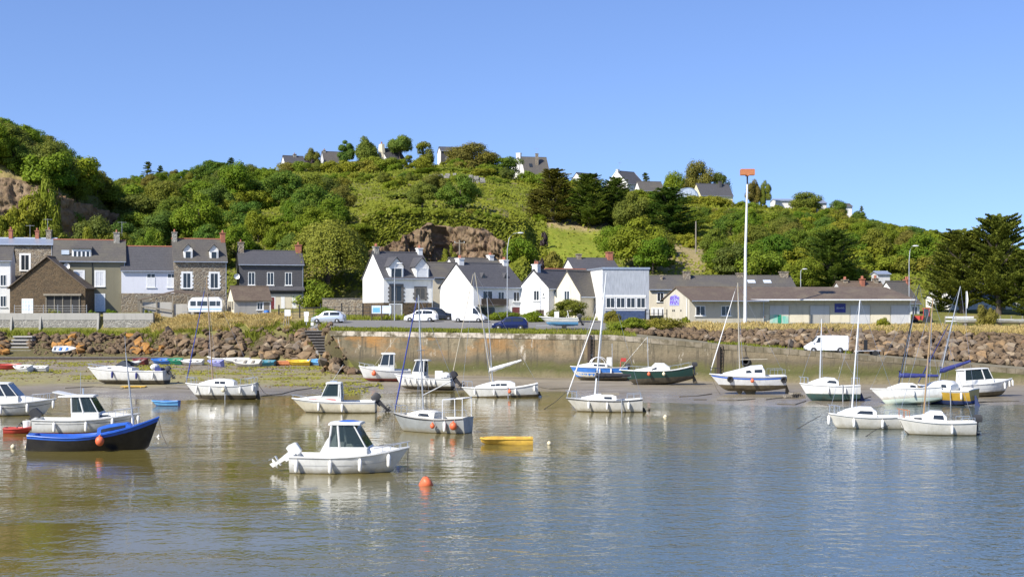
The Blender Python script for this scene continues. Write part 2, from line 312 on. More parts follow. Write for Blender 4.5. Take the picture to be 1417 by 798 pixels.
# ---------------------------------------------------------------- mesh builder
class MB:
    def __init__(s): s.v = []; s.f = []; s.mi = []
    def add(s, v, f, mi=0):
        o = len(s.v); s.v += [tuple(x) for x in v]; s.f += [tuple(i + o for i in q) for q in f]
        s.mi += ([mi] * len(f) if not isinstance(mi, (list, tuple)) else list(mi)); return s
    def box(s, c, d, mi=0, rz=0):
        x, y, z = d[0] / 2, d[1] / 2, d[2] / 2; q = []
        ca, sa = math.cos(rz), math.sin(rz)
        for dz in (-z, z):
            for dx, dy in ((-x, -y), (x, -y), (x, y), (-x, y)):
                q.append((c[0] + dx * ca - dy * sa, c[1] + dx * sa + dy * ca, c[2] + dz))
        return s.add(q, [(3, 2, 1, 0), (4, 5, 6, 7), (0, 1, 5, 4), (1, 2, 6, 5), (2, 3, 7, 6), (3, 0, 4, 7)], mi)
    def b2(s, a, b, mi=0):
        return s.box([(a[i] + b[i]) / 2 for i in range(3)], [abs(b[i] - a[i]) for i in range(3)], mi)
    def loft(s, rings, mi=0, cap=True, closed=True):
        n = len(rings[0]); v = [p for r in rings for p in r]; f = []; ms = []
        for i in range(len(rings) - 1):
            for j in range(n if closed else n - 1):
                f.append((i * n + j, i * n + (j + 1) % n, (i + 1) * n + (j + 1) % n, (i + 1) * n + j))
                ms.append(mi[j] if isinstance(mi, (list, tuple)) else mi)
        if cap and closed:
            f.append(tuple(range(n))[::-1]); f.append(tuple((len(rings) - 1) * n + j for j in range(n)))
            m0 = mi[-1] if isinstance(mi, (list, tuple)) else mi; ms += [m0, m0]
        return s.add(v, f, ms)
    def tube(s, p, q, r0, r1=None, n=7, mi=0, cap=True):
        return s.path([p, q], [r0, r0 if r1 is None else r1], n, mi, cap)
    def path(s, pts, r, n=6, mi=0, cap=True):
        pts = [Vector(p) for p in pts]; rr = r if isinstance(r, (list, tuple)) else [r] * len(pts); rings = []
        for i, p in enumerate(pts):
            d = (pts[min(i + 1, len(pts) - 1)] - pts[max(i - 1, 0)]).normalized()
            up = Vector((0, 0, 1)) if abs(d.z) < .9 else Vector((1, 0, 0))
            a = d.cross(up).normalized(); b = a.cross(d)
            rings.append([p + (a * math.cos(t) + b * math.sin(t)) * rr[i] for t in [2 * math.pi * k / n for k in range(n)]])
        return s.loft(rings, mi, cap)
    def lathe(s, prof, n=14, axis='z', c=(0, 0, 0), mi=0):
        rings = []
        for r, h in prof:
            ring = []
            for k in range(n):
                t = 2 * math.pi * k / n; a, b = max(r, .001) * math.cos(t), max(r, .001) * math.sin(t)
                q = (a, b, h) if axis == 'z' else ((a, h, b) if axis == 'y' else (h, a, b))
                ring.append((c[0] + q[0], c[1] + q[1], c[2] + q[2]))
            rings.append(ring)
        return s.loft(rings, mi)
    def ell(s, c, r, n=12, m=7, mi=0):
        return s.lathe_sc([(math.sin(math.pi * i / m), -math.cos(math.pi * i / m)) for i in range(m + 1)], c, r, n, mi)
    def lathe_sc(s, prof, c, r, n, mi):
        rings = [[(c[0] + max(a, .01) * math.cos(2 * math.pi * k / n) * r[0], c[1] + max(a, .01) * math.sin(2 * math.pi * k / n) * r[1], c[2] + h * r[2]) for k in range(n)] for a, h in prof]
        return s.loft(rings, mi)
    def panel(s, pts, th=.02, mi=0):
        """closed thin slab: polygon thickened along its normal"""
        P = [Vector(p) for p in pts]; nrm = Vector((0, 0, 0))
        for i in range(len(P)): nrm += (P[i] - P[0]).cross(P[(i + 1) % len(P)] - P[0])
        nrm.normalize(); n = len(P)
        v = [p for p in P] + [p + nrm * th for p in P]
        f = [tuple(range(n))[::-1], tuple(range(n, 2 * n))] + [(i, (i + 1) % n, n + (i + 1) % n, n + i) for i in range(n)]
        return s.add(v, f, mi)
    def prism(s, poly, y0, y1, mi=0):
        """polygon in x,z extruded along y"""
        n = len(poly); v = [(x, y0, z) for x, z in poly] + [(x, y1, z) for x, z in poly]
        return s.add(v, [tuple(range(n)), tuple(range(n, 2 * n))[::-1]] + [(i, n + i, n + (i + 1) % n, (i + 1) % n) for i in range(n)], mi)
    def prismx(s, poly, x0, x1, mi=0):
        n = len(poly); v = [(x0, y, z) for y, z in poly] + [(x1, y, z) for y, z in poly]
        return s.add(v, [tuple(range(n)), tuple(range(n, 2 * n))[::-1]] + [(i, n + i, n + (i + 1) % n, (i + 1) % n) for i in range(n)], mi)
    def build(s, name, mats, parent=None, smooth=None, fixn=True):
        me = bpy.data.meshes.new(name); me.from_pydata([tuple(p) for p in s.v], [], s.f)
        for m in (mats if isinstance(mats, (list, tuple)) else [mats]): me.materials.append(MT[m] if isinstance(m, str) else m)
        me.polygons.foreach_set('material_index', s.mi)
        if fixn:
            bm = bmesh.new(); bm.from_mesh(me); bmesh.ops.recalc_face_normals(bm, faces=bm.faces); bm.to_mesh(me); bm.free()
        if smooth:
            me.polygons.foreach_set('use_smooth', [True] * len(me.polygons)); me.set_sharp_from_angle(angle=R(smooth))
        me.update(); o = bpy.data.objects.new(name, me); COL.objects.link(o)
        if parent: o.parent = parent
        return o
def tag(o, label=None, cat=None, group=None, kind=None):
    if label: o['label'] = label
    if cat: o['category'] = cat
    if group: o['group'] = group
    if kind: o['kind'] = kind
    return o
def empty(name, loc, rot=(0, 0, 0), label=None, cat=None, group=None):
    o = bpy.data.objects.new(name, None); COL.objects.link(o); o.empty_display_size = .3
    o.location = loc; o.rotation_euler = rot if isinstance(rot, tuple) else (0, 0, rot)
    return tag(o, label, cat, group)
def mat_of(o): return Matrix.LocRotScale(o.location, o.rotation_euler, o.scale)
def copy_tree(o, parent=None):
    c = o.copy(); COL.objects.link(c)
    if parent: c.parent = parent
    for ch in list(o.children): copy_tree(ch, c)
    return c
def sheet(name, V, Fc, mat, kind=None, attrs=None, smooth=True):
    me = bpy.data.meshes.new(name); V = np.asarray(V, dtype=np.float32); Fc = np.asarray(Fc, dtype=np.int32)
    k = Fc.shape[1]
    me.vertices.add(len(V)); me.vertices.foreach_set('co', V.ravel())
    me.loops.add(Fc.size); me.loops.foreach_set('vertex_index', Fc.ravel())
    me.polygons.add(len(Fc)); me.polygons.foreach_set('loop_start', np.arange(0, Fc.size, k, dtype=np.int32))
    if smooth: me.polygons.foreach_set('use_smooth', np.ones(len(Fc), dtype=bool))
    for n, a in (attrs or {}).items():
        q = me.attributes.new(n, 'FLOAT', 'POINT'); q.data.foreach_set('value', np.asarray(a, dtype=np.float32))
    me.materials.append(MT[mat]); me.update(calc_edges=True); me.validate()
    o = bpy.data.objects.new(name, me); COL.objects.link(o)
    if kind: o['kind'] = kind
    return o
def gridfaces(nr, nc):
    i = np.arange(nr - 1)[:, None] * nc + np.arange(nc - 1)[None, :]; i = i.ravel()
    return np.stack([i, i + 1, i + nc + 1, i + nc], 1)
# ================================================================ terrain
K_PX = [-420, 200, 235, 440, 456, 850, 1000, 1180, 1417, 1800]
K_ROW = [
 [(172, 1.45), (172.4, 1.95), (180, 4.25), (185.3, 4.6), (186.4, 6.6), (205, 8)],
 [(172, 1.45), (172.4, 1.95), (180, 4.25), (185.3, 4.6), (186.4, 6.6), (205, 8)],
 [(171, 1.4), (171.6, 1.9), (178, 4.6), (183, 5.3), (190, 6.6), (205, 8)],
 [(161.5, 1.2), (162.2, 1.6), (168, 5.15), (171, 5.8), (183, 6.6), (205, 8)],
 [(150, .9), (150.35, 5.18), (156, 5.45), (165, 5.9), (182, 6.6), (205, 8)],
 [(143, .5), (143.35, 4.86), (149, 5.15), (160, 5.65), (182, 6.6), (205, 8)],
 [(139.8, .42), (140.15, 4.0), (145.4, 4.02), (150, 5.3), (172, 6.1), (205, 8)],
 [(136, .36), (136.35, 3.16), (141.6, 3.16), (149.4, 5.2), (172, 6.0), (205, 8)],
 [(134, .42), (134.35, 1.8), (139.6, 1.82), (148.4, 5.0), (172, 6.0), (205, 8)],
 [(133, .42), (133.35, .5), (138.4, .7), (148.2, 4.95), (172, 6.0), (205, 8)]]
def knots(px):
    px = min(max(px, K_PX[0]), K_PX[-1])
    for i in range(len(K_PX) - 1):
        if px <= K_PX[i + 1]:
            t = (px - K_PX[i]) / (K_PX[i + 1] - K_PX[i])
            return [(lerp(a[0], b[0], t), lerp(a[1], b[1], t)) for a, b in zip(K_ROW[i], K_ROW[i + 1])]
SHORE = [(-300, 557), (0, 552), (120, 548), (250, 554), (360, 548), (480, 545), (540, 543), (600, 541), (700, 540), (775, 541), (850, 553), (900, 556), (960, 558), (1060, 561), (1150, 563), (1250, 561), (1417, 560), (1700, 560)]
def mud_z(px, Y):
    Ys = 14425.0 / (table(SHORE, px) - 430); yf, zf = knots(px)[0]; X = PX(px, Y)
    if Y < Ys: z = max(-1.7, -(Ys - Y) * .03)
    else: z = zf * ((Y - Ys) / max(1, yf - Ys)) ** .9
    return z + .055 * fbm(X * .13, Y * .22, 3) + .022 * fbm(X * .7, Y * .9, 8)
CREST = [(-420, 240), (0, 250), (160, 258), (200, 257), (320, 243), (400, 238), (500, 234), (560, 231), (640, 233), (700, 246), (760, 256), (850, 268), (900, 274), (960, 282), (1020, 287), (1100, 293), (1200, 307), (1300, 328), (1417, 350), (1600, 372), (1800, 390)]
YC = 388.0
def out_z(X, Y):
    """the rocky outcrop behind the left terrace"""
    e = 25.5 + .56 * max(0, -72 - X) + 2 * fbm(X * .05, Y * .05, 5); e = min(e, 38)
    jag = 1.6 * fbm(X * .2, Y * .25, 1)
    right = sstep(-72.6, -74.6, X + jag * .5 - .05 * max(0, Y - 262))
    front = lerp(.56, 1, sstep(228.5, 231.5, Y + jag * 1.0)) if X < -73.2 else sstep(228, 232, Y + jag)
    front *= sstep(206, 226, Y) * .6 + .4 if Y < 226 else 1
    back = 1 - sstep(275, 330, Y)
    return (e - 8) * right * front * back + 8 if Y > 207 else 0
def ground_z(px, Y):
    X = PX(px, Y); kn = knots(px)
    if Y <= kn[0][0]: return kn[0][1]
    if Y <= 205:
        for (a, u), (b, v) in zip(kn, kn[1:]):
            if Y <= b:
                return lerp(u, v, (Y - a) / (b - a))
    zc = CH + (430 - table(CREST, px)) * YC / F
    if Y <= YC:
        t = (Y - 205) / (YC - 205); z = 8 + (zc - 8) * t ** .66
    else: z = zc - max(0, Y - YC - 25) * .05
    w = sstep(490, 520, px) * (1 - sstep(690, 735, px))
    if w > 0:                                    # old quarry bay and the bank above it
        if Y < 236: z = lerp(z, min(z, 12 + (Y - 205) * .06), w)
        else: z += w * 3.6 * math.exp(-((Y - 232) / 30.0) ** 2)
    if 720 < px < 870: z = lerp(z, min(z, 9 + max(0, Y - 212) * .26), sstep(720, 745, px) * (1 - sstep(840, 870, px)) * (1 - sstep(262, 275, Y)))
    z += (1.0 * fbm(X * .045, Y * .045, 2) + .35 * fbm(X * .2, Y * .2, 4)) * sstep(208, 225, Y)
    if px < 300 and Y > 207: z = max(z, out_z(X, Y))
    return z
def gz(X, Y): return ground_z(X * F / Y + CX, Y)
def solveY(px, py, fn, lo=60, hi=200):
    f = lambda Y: HY + (CH - fn(px, Y)) * F / Y - py
    n = 140; prev = f(lo); 
    for i in range(1, n + 1):
        Y = lerp(lo, hi, i / n); c = f(Y)
        if prev >= 0 >= c:
            a, b = lerp(lo, hi, (i - 1) / n), Y
            for _ in range(30):
                m = (a + b) / 2
                if f(m) > 0: a = m
                else: b = m
            return a
        prev = c
    return hi
def hillY(px, py): return solveY(px, py, ground_z, 206, 400)

def build_terrain():
    # mud flat : continues under the water and up to the foot of walls and rocks
    cols = np.arange(-420, 1801, 6.0); V = []
    for r in range(121):
        for px in cols:
            yf = knots(px)[0][0] + 1.6
            Y = 45 + (yf - 45) * (r / 120) ** .62
            V.append((PX(px, Y), Y, mud_z(px, Y)))
    sheet('mud_flat', V, gridfaces(121, len(cols)), 'mud', 'structure')
    # upper land and hill
    cols = np.arange(-420, 1801, 5.0); V = []; med = []; dry = []; ear = []; nrow = 0
    segs = [1, 7, 5, 6, 9]
    for ci, px in enumerate(cols):
        kn = knots(px); col = []; ys = [kn[0][0]]
        for (a, _), (b, _), n in zip(kn, kn[1:], segs): ys += [lerp(a, b, (i + 1) / n) for i in range(n)]
        ys += list(np.arange(207, 300, 2.0)) + list(np.arange(300, 440, 5.0)) + [470, 540, 700, 1100, 2200, 5000]
        nrow = len(ys); cv = []
        for Y in ys:
            z = ground_z(px, Y); cv.append((PX(px, Y), Y, z)); py = HY + (CH - z) * F / Y
            med.append(sstep(735, 752, px + 6 * fbm(px * .05, Y * .1)) * (1 - sstep(838, 856, px)) * (1 - sstep(262, 268, Y + .02 * (px - 790))) * sstep(210, 222, Y))
            d = sstep(725, 745, px) * (1 - sstep(835, 850, px)) * sstep(262, 266, Y) * (1 - sstep(274, 280, Y))
            d = max(d, sstep(870, 885, px) * (1 - sstep(965, 985, px)) * sstep(216, 222, Y) * (1 - sstep(240, 256, Y)) * .9)
            d = max(d, sstep(-20, 20, px) * (1 - sstep(78, 90, px)) * sstep(206, 211, Y) * (1 - sstep(222, 228, Y)) * .8)
            d = max(d, sstep(425, 440, px) * (1 - sstep(470, 485, px)) * sstep(255, 262, Y) * (1 - sstep(275, 285, Y)) * .7)
            d = max(d, sstep(210, 240, px) * (1 - sstep(420, 445, px)) * sstep(176, 180, Y) * (1 - sstep(190, 194, Y)) * .8)
            d = max(d, .4 * sstep(kn[0][0] - .1, kn[0][0], Y) * (1 - sstep(kn[2][0] - 1, kn[2][0] + 1, Y)) * (1 - sstep(455, 462, px)))
            d = max(d, sstep(860, 900, px) * sstep(146, 149, Y) * (1 - sstep(158, 165, Y)) * .8)
            dry.append(d); ear.append(.9 * sstep(862, 880, px) * sstep(kn[2][0] - .6, kn[2][0], Y) * (1 - sstep(kn[3][0] - .8, kn[3][0] + .3, Y)) if px > 700 else .8 * sstep(kn[1][0], kn[1][0] + .6, Y) * (1 - sstep(kn[2][0] - 2, kn[2][0], Y)) * sstep(225, 240, px) if px > 480 else .8 * (1 - sstep(154, 157, Y)) if px > 442 else .8 * sstep(kn[1][0], kn[1][0] + .6, Y) * (1 - sstep(kn[2][0] - 2, kn[2][0], Y)) if px > 300 else .62 * sstep(kn[0][0] - .1, kn[0][0], Y) * (1 - sstep(kn[2][0] - 2, kn[2][0], Y)))
        V += cv
    nc = len(cols)
    fc = gridfaces(nc, nrow)
    sheet('ground', V, fc[:, ::-1], 'hill_ground', 'structure', {'tint': med, 'dry': dry, 'earth_gap_shade': ear})
    # road, quay and slipway surfaces, 4 to 20 mm above the ground
    def strip(name, pxs, ya, yb, mat, n=6, dz=.03):
        V = []
        for px in pxs:
            a, b = ya(px), yb(px)
            for i in range(n + 1):
                Y = lerp(a, b, i / n); V.append((PX(px, Y), Y, ground_z(px, Y) + dz))
        return sheet(name, V, gridfaces(len(pxs), n + 1)[:, ::-1], mat, 'structure')
    strip('road', list(range(425, 905, 8)), lambda p: lerp(table([(425, 161), (456, 157), (850, 151), (905, 153)], p), 153, .0) + (.35 * math.sin(p * .3)), lambda p: 171.5, 'asphalt', 10, .05)
    strip('slipway', list(range(872, 1640, 8)), lambda p: knots(p)[1][0], lambda p: knots(p)[2][0] - .2, 'slip_concrete', 3, .03)
    # water
    xs = np.linspace(-75, 75, 40); ys = np.linspace(20, 152, 40)
    V = [(x * 1.0, y, 0) for y in ys for x in xs]
    sheet('water', V, gridfaces(40, 40), 'water', 'structure')

def build_quay():
    root = empty('quay_wall', at(456, 458, 150), 0, 'long stained stone quay wall with algae at its foot behind the stranded boats', 'wall')
    o = root.location
    def YW(px): return knots(px)[0][0]
    pxs = [456 + i * 6 for i in range(0, 190)]
    V = []; W = MB(); rows = 12
    # battered face with slight unevenness, swept end on the left
    for px in pxs:
        zt = knots(px)[1][1]; Y = YW(px)
        for r in range(rows + 1):
            t = r / rows; z = lerp(-.25, zt, t); X = PX(px, Y)
            if px < 500: X += (1 - t) * 3.4 * (1 - (px - 456) / 44.0)
            V.append((X - o.x, Y - .12 - .3 * (1 - t) + .05 * fbm(X * .6, z * 1.4, 2) - o.y, z - o.z))
    w = sheet('masonry', V, gridfaces(len(pxs), rows + 1)[:, ::-1], 'quay_stone'); w.parent = root
    c = MB()
    for a, b in zip(pxs[::2], pxs[2::2]):
        for s in (0,):
            Ya, Yb = YW(a), YW(b); za, zb = knots(a)[1][1] + .04, knots(b)[1][1] + .04
            P = [(PX(a, Ya) + .015, Ya - .2, za), (PX(b, Yb) - .015, Yb - .2, zb), (PX(b, Yb) - .015, Yb + .75, zb), (PX(a, Ya) + .015, Ya + .75, za)]
            j = random.uniform(-.012, .012)
            c.add([(p[0] - o.x, p[1] - o.y, p[2] + j - .5 - o.z) for p in P] + [(p[0] - o.x, p[1] - o.y, p[2] + j - o.z) for p in P], [(3, 2, 1, 0), (4, 5, 6, 7), (0, 1, 5, 4), (1, 2, 6, 5), (2, 3, 7, 6), (3, 0, 4, 7)])
    c.build('coping', 'quay_coping', root)
    # dark timber fender piles on the wall with their ladders
    for px, y0, y1, lab in ((815, 462, 506, 'dark timber ladder post on the quay wall beside the leaning white mast'), (994, 478, 519, 'dark timber ladder post on the quay wall behind the blue striped yacht')):
        Y = YW(px) - .45; b = MB(); zt, zb = PZ(y0, Y), PZ(y1, Y); X = PX(px, Y)
        r = empty('quay_ladder', (X, Y, zb), 0, lab, 'ladder', 'ladder posts on the quay wall')
        b.box((0, 0, (zt - zb) / 2), (.3, .22, zt - zb)); b.build('post', 'dark_wood', r)
        b = MB(); b.box((.45, .02, (zt - zb) / 2), (.06, .06, zt - zb))
        for i in range(12): b.tube((.1, .02, .25 + i * .34), (.45, .02, .25 + i * .34), .025)
        b.build('rungs', 'dark_wood', r)
    # tyre hung on the wall
    Y = YW(1032) - .5; b = MB(); z = PZ(500, Y)
    ring = [(.34 + .12 * math.cos(t), .12 * math.sin(t)) for t in [2 * math.pi * i / 8 for i in range(9)]]
    b.lathe([(r_, h) for r_, h in ring], 16, 'y', (PX(1032, Y), Y, z)); 
    t = b.build('tyre_fender', 'rubber', None, 60); tag(t, 'black tyre hanging on the quay wall above the blue striped yacht', 'tyre')
    b = MB(); b.tube((PX(1032, Y), Y, z + .4), (PX(1030, Y + .4), Y + .3, knots(1032)[1][1]), .03); b.build('rope', 'rope', t)

def cliff(name, line, zb, zt, mat, seed, amp=1.3, ns=70, nz=26, lean=.18):
    """rock face along a ground polyline (x, y); pushed in and out by fractal noise so that it breaks into blocks and clefts"""
    L = [Vector((a, b, 0)) for a, b in line]; seg = [(L[i + 1] - L[i]).length for i in range(len(L) - 1)]; T = sum(seg); V = []
    for i in range(ns + 1):
        d = T * i / ns; k = 0
        while k < len(seg) - 1 and d > seg[k]: d -= seg[k]; k += 1
        p = L[k].lerp(L[k + 1], d / seg[k]); q = L[min(k + 1, len(L) - 1)] - L[k]; nrm = Vector((q.y, -q.x, 0)).normalized()
        u = i / ns; b = zb(u); t_ = zt(u)
        for j in range(nz + 1):
            t = j / nz; z = lerp(b, t_, t)
            f = Vector((p.x * .35 + seed, p.y * .35, z * .22))
            n = mnoise.fractal(f, .8, 2.1, 7) * amp * .9
            q1 = Vector((p.x * .55 + seed + .12 * z, p.y * .55, z * .33)); d1 = mnoise.voronoi(q1)[0]; d2 = mnoise.voronoi(q1 * 2.3)[0]
            cell = min(.5, (d1[1] - d1[0]) * 1.6) + .5 * min(.4, (d2[1] - d2[0]) * 1.5) + .35 * mnoise.cell(q1 * 1.3)
            e = lean * (z - b) + (0 if t < .9 else (t - .9) * 10 * 2.6)
            w = p + nrm * (n + cell * amp * 1.05 - e)
            V.append((w.x, w.y, z + .3 * n - max(0, t - .9) * 40))
    return sheet(name, V, gridfaces(ns + 1, nz + 1)[:, ::-1], mat, 'structure', None, False)
def build_cliffs():
    a = lambda px, Y: (PX(px, Y), Y)
    cliff('cliff', [a(488, 228), a(520, 229.5), a(560, 228.5), a(600, 230), a(612, 233), a(640, 231), a(672, 229.5), a(712, 229)],
          lambda u: 11.5, lambda u: table([(0, 16), (.12, 18), (.3, 20.6), (.5, 22.4), (.62, 22.6), (.8, 21.8), (1, 18)], u) + .9 * fbm(u * 9, 3), 'cliff_rock', 3, 1.5, 240, 64, .3)
    # outcrop : lit front face and the shaded face that turns away to the right
    cliff('cliff', [(-103, 227), (-95, 226.4), (-84, 225.6), (-77, 226), (-72.4, 225.2)], lambda u: 15, lambda u: table([(0, 33), (.5, 31.5), (.75, 30), (1, 27.4)], u) + .8 * fbm(u * 7, 9), 'pale_cliff', 11, 1.3, 130, 60, .25)
    cliff('cliff', [(-73, 224.7), (-71.9, 226), (-71.2, 232), (-70.4, 244), (-69.6, 258), (-67.5, 275)], lambda u: 9, lambda u: table([(0, 27.2), (.25, 27.2), (.6, 26.2), (1, 22)], u) + .8 * fbm(u * 7, 5), 'shade_warmed_cliff', 23, 1.0, 180, 60, .06)

# ================================================================ boulders
def rock_mesh(i):
    rr = random.Random(100 + i); bm = bmesh.new()
    for _ in range(13):
        v = Vector((rr.gauss(0, 1), rr.gauss(0, 1), rr.gauss(0, 1))).normalized()
        bm.verts.new((v.x * .62 * rr.uniform(.8, 1.1), v.y * .5 * rr.uniform(.8, 1.1), v.z * .42 * rr.uniform(.75, 1.1)))
    r = bmesh.ops.convex_hull(bm, input=bm.verts); bmesh.ops.delete(bm, geom=list(set(r['geom_interior'] + r['geom_unused'])), context='VERTS')
    bmesh.ops.subdivide_edges(bm, edges=bm.edges, cuts=1)
    for v in bm.verts: v.co += v.normal * .03 * fbm(v.co.x * 4 + i, v.co.y * 4, v.co.z * 4)
    me = bpy.data.meshes.new('boulder'); bm.to_mesh(me); bm.free(); return me
def build_rocks():
    pro = {'rock': [rock_mesh(i) for i in range(8)], 'rock_orange': [rock_mesh(20 + i) for i in range(5)]}
    for k, l in pro.items():
        for m in l: m.materials.append(MT[k])
    cand = []
    rr = random.Random(5)
    def slope(pa, pb, ka, kb, step, smin, smax, mat, label, group, skip=None, over=.0):
        px = pa
        while px < pb:
            kn = knots(px); Y0, Y1 = kn[ka][0], kn[kb][0]; ln = math.hypot(Y1 - Y0, kn[kb][1] - kn[ka][1]); n = max(1, int(ln / (step * .62) + .5))
            for i in range(n):
                t = (i + rr.uniform(.1, .9)) / n * (1 + over); p = px + rr.uniform(-.5, .5) * step * 13; Y = lerp(Y0, Y1, t)
                if skip and skip(p, t): continue
                s = rr.uniform(smin, smax) * (1.15 if rr.random() < .2 else 1) * lerp(1.12, .9, t)
                cand.append([s / Y, p, Y, ground_z(p, Y) + s * .2, s, rr.choice(pro[mat]), label, group, rr.random(), t])
            px += step * 13 * rr.uniform(.85, 1.15)
    # right: below the sheds, behind the slipway
    slope(1010, 1640, 2, 3, .64, .55, 1.1, 'rock', 'brown angular boulder in the rubble bank between the slipway and the long shed', 'boulders of the bank behind the slipway', lambda p, t: t > .9)
    slope(872, 1010, 2, 3, .62, .45, .95, 'rock', 'grey brown boulder in the low rubble row above the quay wall below the graffiti gable', 'boulders of the low row above the quay wall', lambda p, t: t > .8)
    # left: bank below the cars and dry grass
    slope(232, 452, 1, 2, .78, .6, 1.3, 'rock', 'brown boulder in the rubble bank behind the row of small dinghies', 'boulders of the bank behind the dinghies', lambda p, t: fbm(p * .03, t * 3, 6) > .25)
    # left: orange lichen stones below the garden wall
    slope(46, 236, 1, 2, .85, .7, 1.3, 'rock_orange', 'orange lichened stone in the bank below the long garden wall', 'orange stones below the garden wall', lambda p, t: t < .1 or fbm(p * .025, t * 2, 9) > .22)
    slope(-30, 10, 1, 2, .85, .8, 1.4, 'rock_orange', 'orange stone left of the worn steps below the garden wall', 'orange stones left of the steps')
    for i in range(46):      # tumbled stones at the left end of the quay wall
        p = rr.uniform(446, 502); t = (p - 446) / 56; s = rr.uniform(.7, 1.3); Y = rr.uniform(146.5, 151.5); cand.append([s / Y, p, Y, mud_z(p, Y) + .2 + rr.random() * 3.2 * max(0, 1 - t * 1.25) * max(0, (Y - 146.5) / 5), s, rr.choice(pro['rock']), 'brown boulder tumbled at the left end of the quay wall', 'boulders at the end of the quay wall', 0, t])
    cand.sort(key=lambda c: -c[0] * (1.25 if -20 < c[1] < 1430 else .1) )
    top = cand[:288]; rest = cand[288:]
    for c in top:
        o = bpy.data.objects.new('boulder', c[5]); COL.objects.link(o)
        o.location = (PX(c[1], c[2]), c[2], c[3]); o.scale = (c[4], c[4] * rr.uniform(.85, 1.1), c[4] * rr.uniform(.8, 1.25))
        o.rotation_euler = (rr.uniform(-.5, .5), rr.uniform(-.5, .5), rr.uniform(0, 6.3)); tag(o, c[6], 'boulder', c[7])
    V = []; Fc = []; base = 0
    for c in rest:
        me = c[5]; mtx = Matrix.LocRotScale(Vector((PX(c[1], c[2]), c[2], c[3])), Euler((rr.uniform(-.5, .5), rr.uniform(-.5, .5), rr.uniform(0, 6.3))), Vector((c[4],) * 3))
        for v in me.vertices: V.append(mtx @ v.co)
        for p in me.polygons:
            ids = list(p.vertices)
            for q in range(1, len(ids) - 1): Fc.append((ids[0] + base, ids[q] + base, ids[q + 1] + base))
        base = len(V)
    # small rubble filling between the boulders
    for zone in ((880, 1640, 2, 3, 160), (232, 452, 1, 2, 130), (46, 236, 1, 2, 600), (452, 480, 0, 1, 30)):
        for _ in range(zone[4]):
            p = rr.uniform(zone[0], zone[1]); kn = knots(p); t = rr.random(); Y = lerp(kn[zone[2]][0], kn[zone[3]][0], t); s = rr.uniform(.2, .5)
            me = rr.choice(pro['rock']); mtx = Matrix.LocRotScale(Vector((PX(p, Y), Y, ground_z(p, Y) + .02)), Euler((rr.uniform(-3, 3), rr.uniform(-.5, .5), rr.uniform(0, 6.3))), Vector((s,) * 3))
            for v in me.vertices: V.append(mtx @ v.co)
            for f in me.polygons:
                ids = list(f.vertices)
                for q in range(1, len(ids) - 1): Fc.append((ids[0] + base, ids[q] + base, ids[q + 1] + base))
            base = len(V)
    nb = len(V)
    o = sheet('rubble', V, Fc, 'rock', 'stuff', None, False); tag(o, 'small broken rubble filling the gaps of the boulder banks', 'rubble')

# ================================================================ vegetation
def build_pebbles():
    rr = random.Random(77); V = []; Fc = []; base = 0; pro = [rock_mesh(40 + i) for i in range(4)]
    for _ in range(2300):
        px = rr.uniform(-30, 520); kn = knots(px); Y = kn[0][0] + 1 - 36 * rr.random() ** 1.7; s = rr.uniform(.08, .24) * (1.6 if rr.random() < .06 else 1); me = rr.choice(pro)
        if fbm(PX(px, Y) * .12, Y * .12, 4) < -.15: continue
        m = Matrix.LocRotScale(Vector((PX(px, Y), Y, mud_z(px, Y))), Euler((rr.uniform(-3, 3), 0, rr.uniform(0, 6.3))), Vector((s * 1.3, s, s * .8)))
        for v in me.vertices: V.append(m @ v.co)
        for f in me.polygons:
            ids = list(f.vertices)
            for q in range(1, len(ids) - 1): Fc.append((ids[0] + base, ids[q] + base, ids[q + 1] + base))
        base = len(V)
    tag(sheet('pebbles', V, Fc, 'rock', 'stuff', None, False), 'pebbles and small stones strewn over the beach at left', 'pebbles')
    rng = np.random.default_rng(9); C = []
    while len(C) < 9000:      # bladder wrack in patches along the tide line
        px = rng.uniform(-40, 530); Y = knots(px)[0][0] - 2 - 30 * rng.random(); X = PX(px, Y); f = fbm(X * .16, Y * .22, 12) + .25 * fbm(X * .8, Y * .8, 2)
        if f > .12: C.append((X, Y, mud_z(px, Y) + .03 + .06 * rng.random()))
    C = np.array(C); N = np.tile([0, -.3, 1.0], (len(C), 1)) + rng.normal(size=C.shape) * .35
    o = bpy.data.objects.new('seaweed', leaf_mesh('seaweed', C, N, .11 * rng.uniform(.6, 1.5, len(C)), 'seaweed', .6, .3 + .5 * rng.random(len(C)), rng)); COL.objects.link(o); tag(o, 'yellow green seaweed in patches on the beach at left', 'seaweed', None, 'stuff')
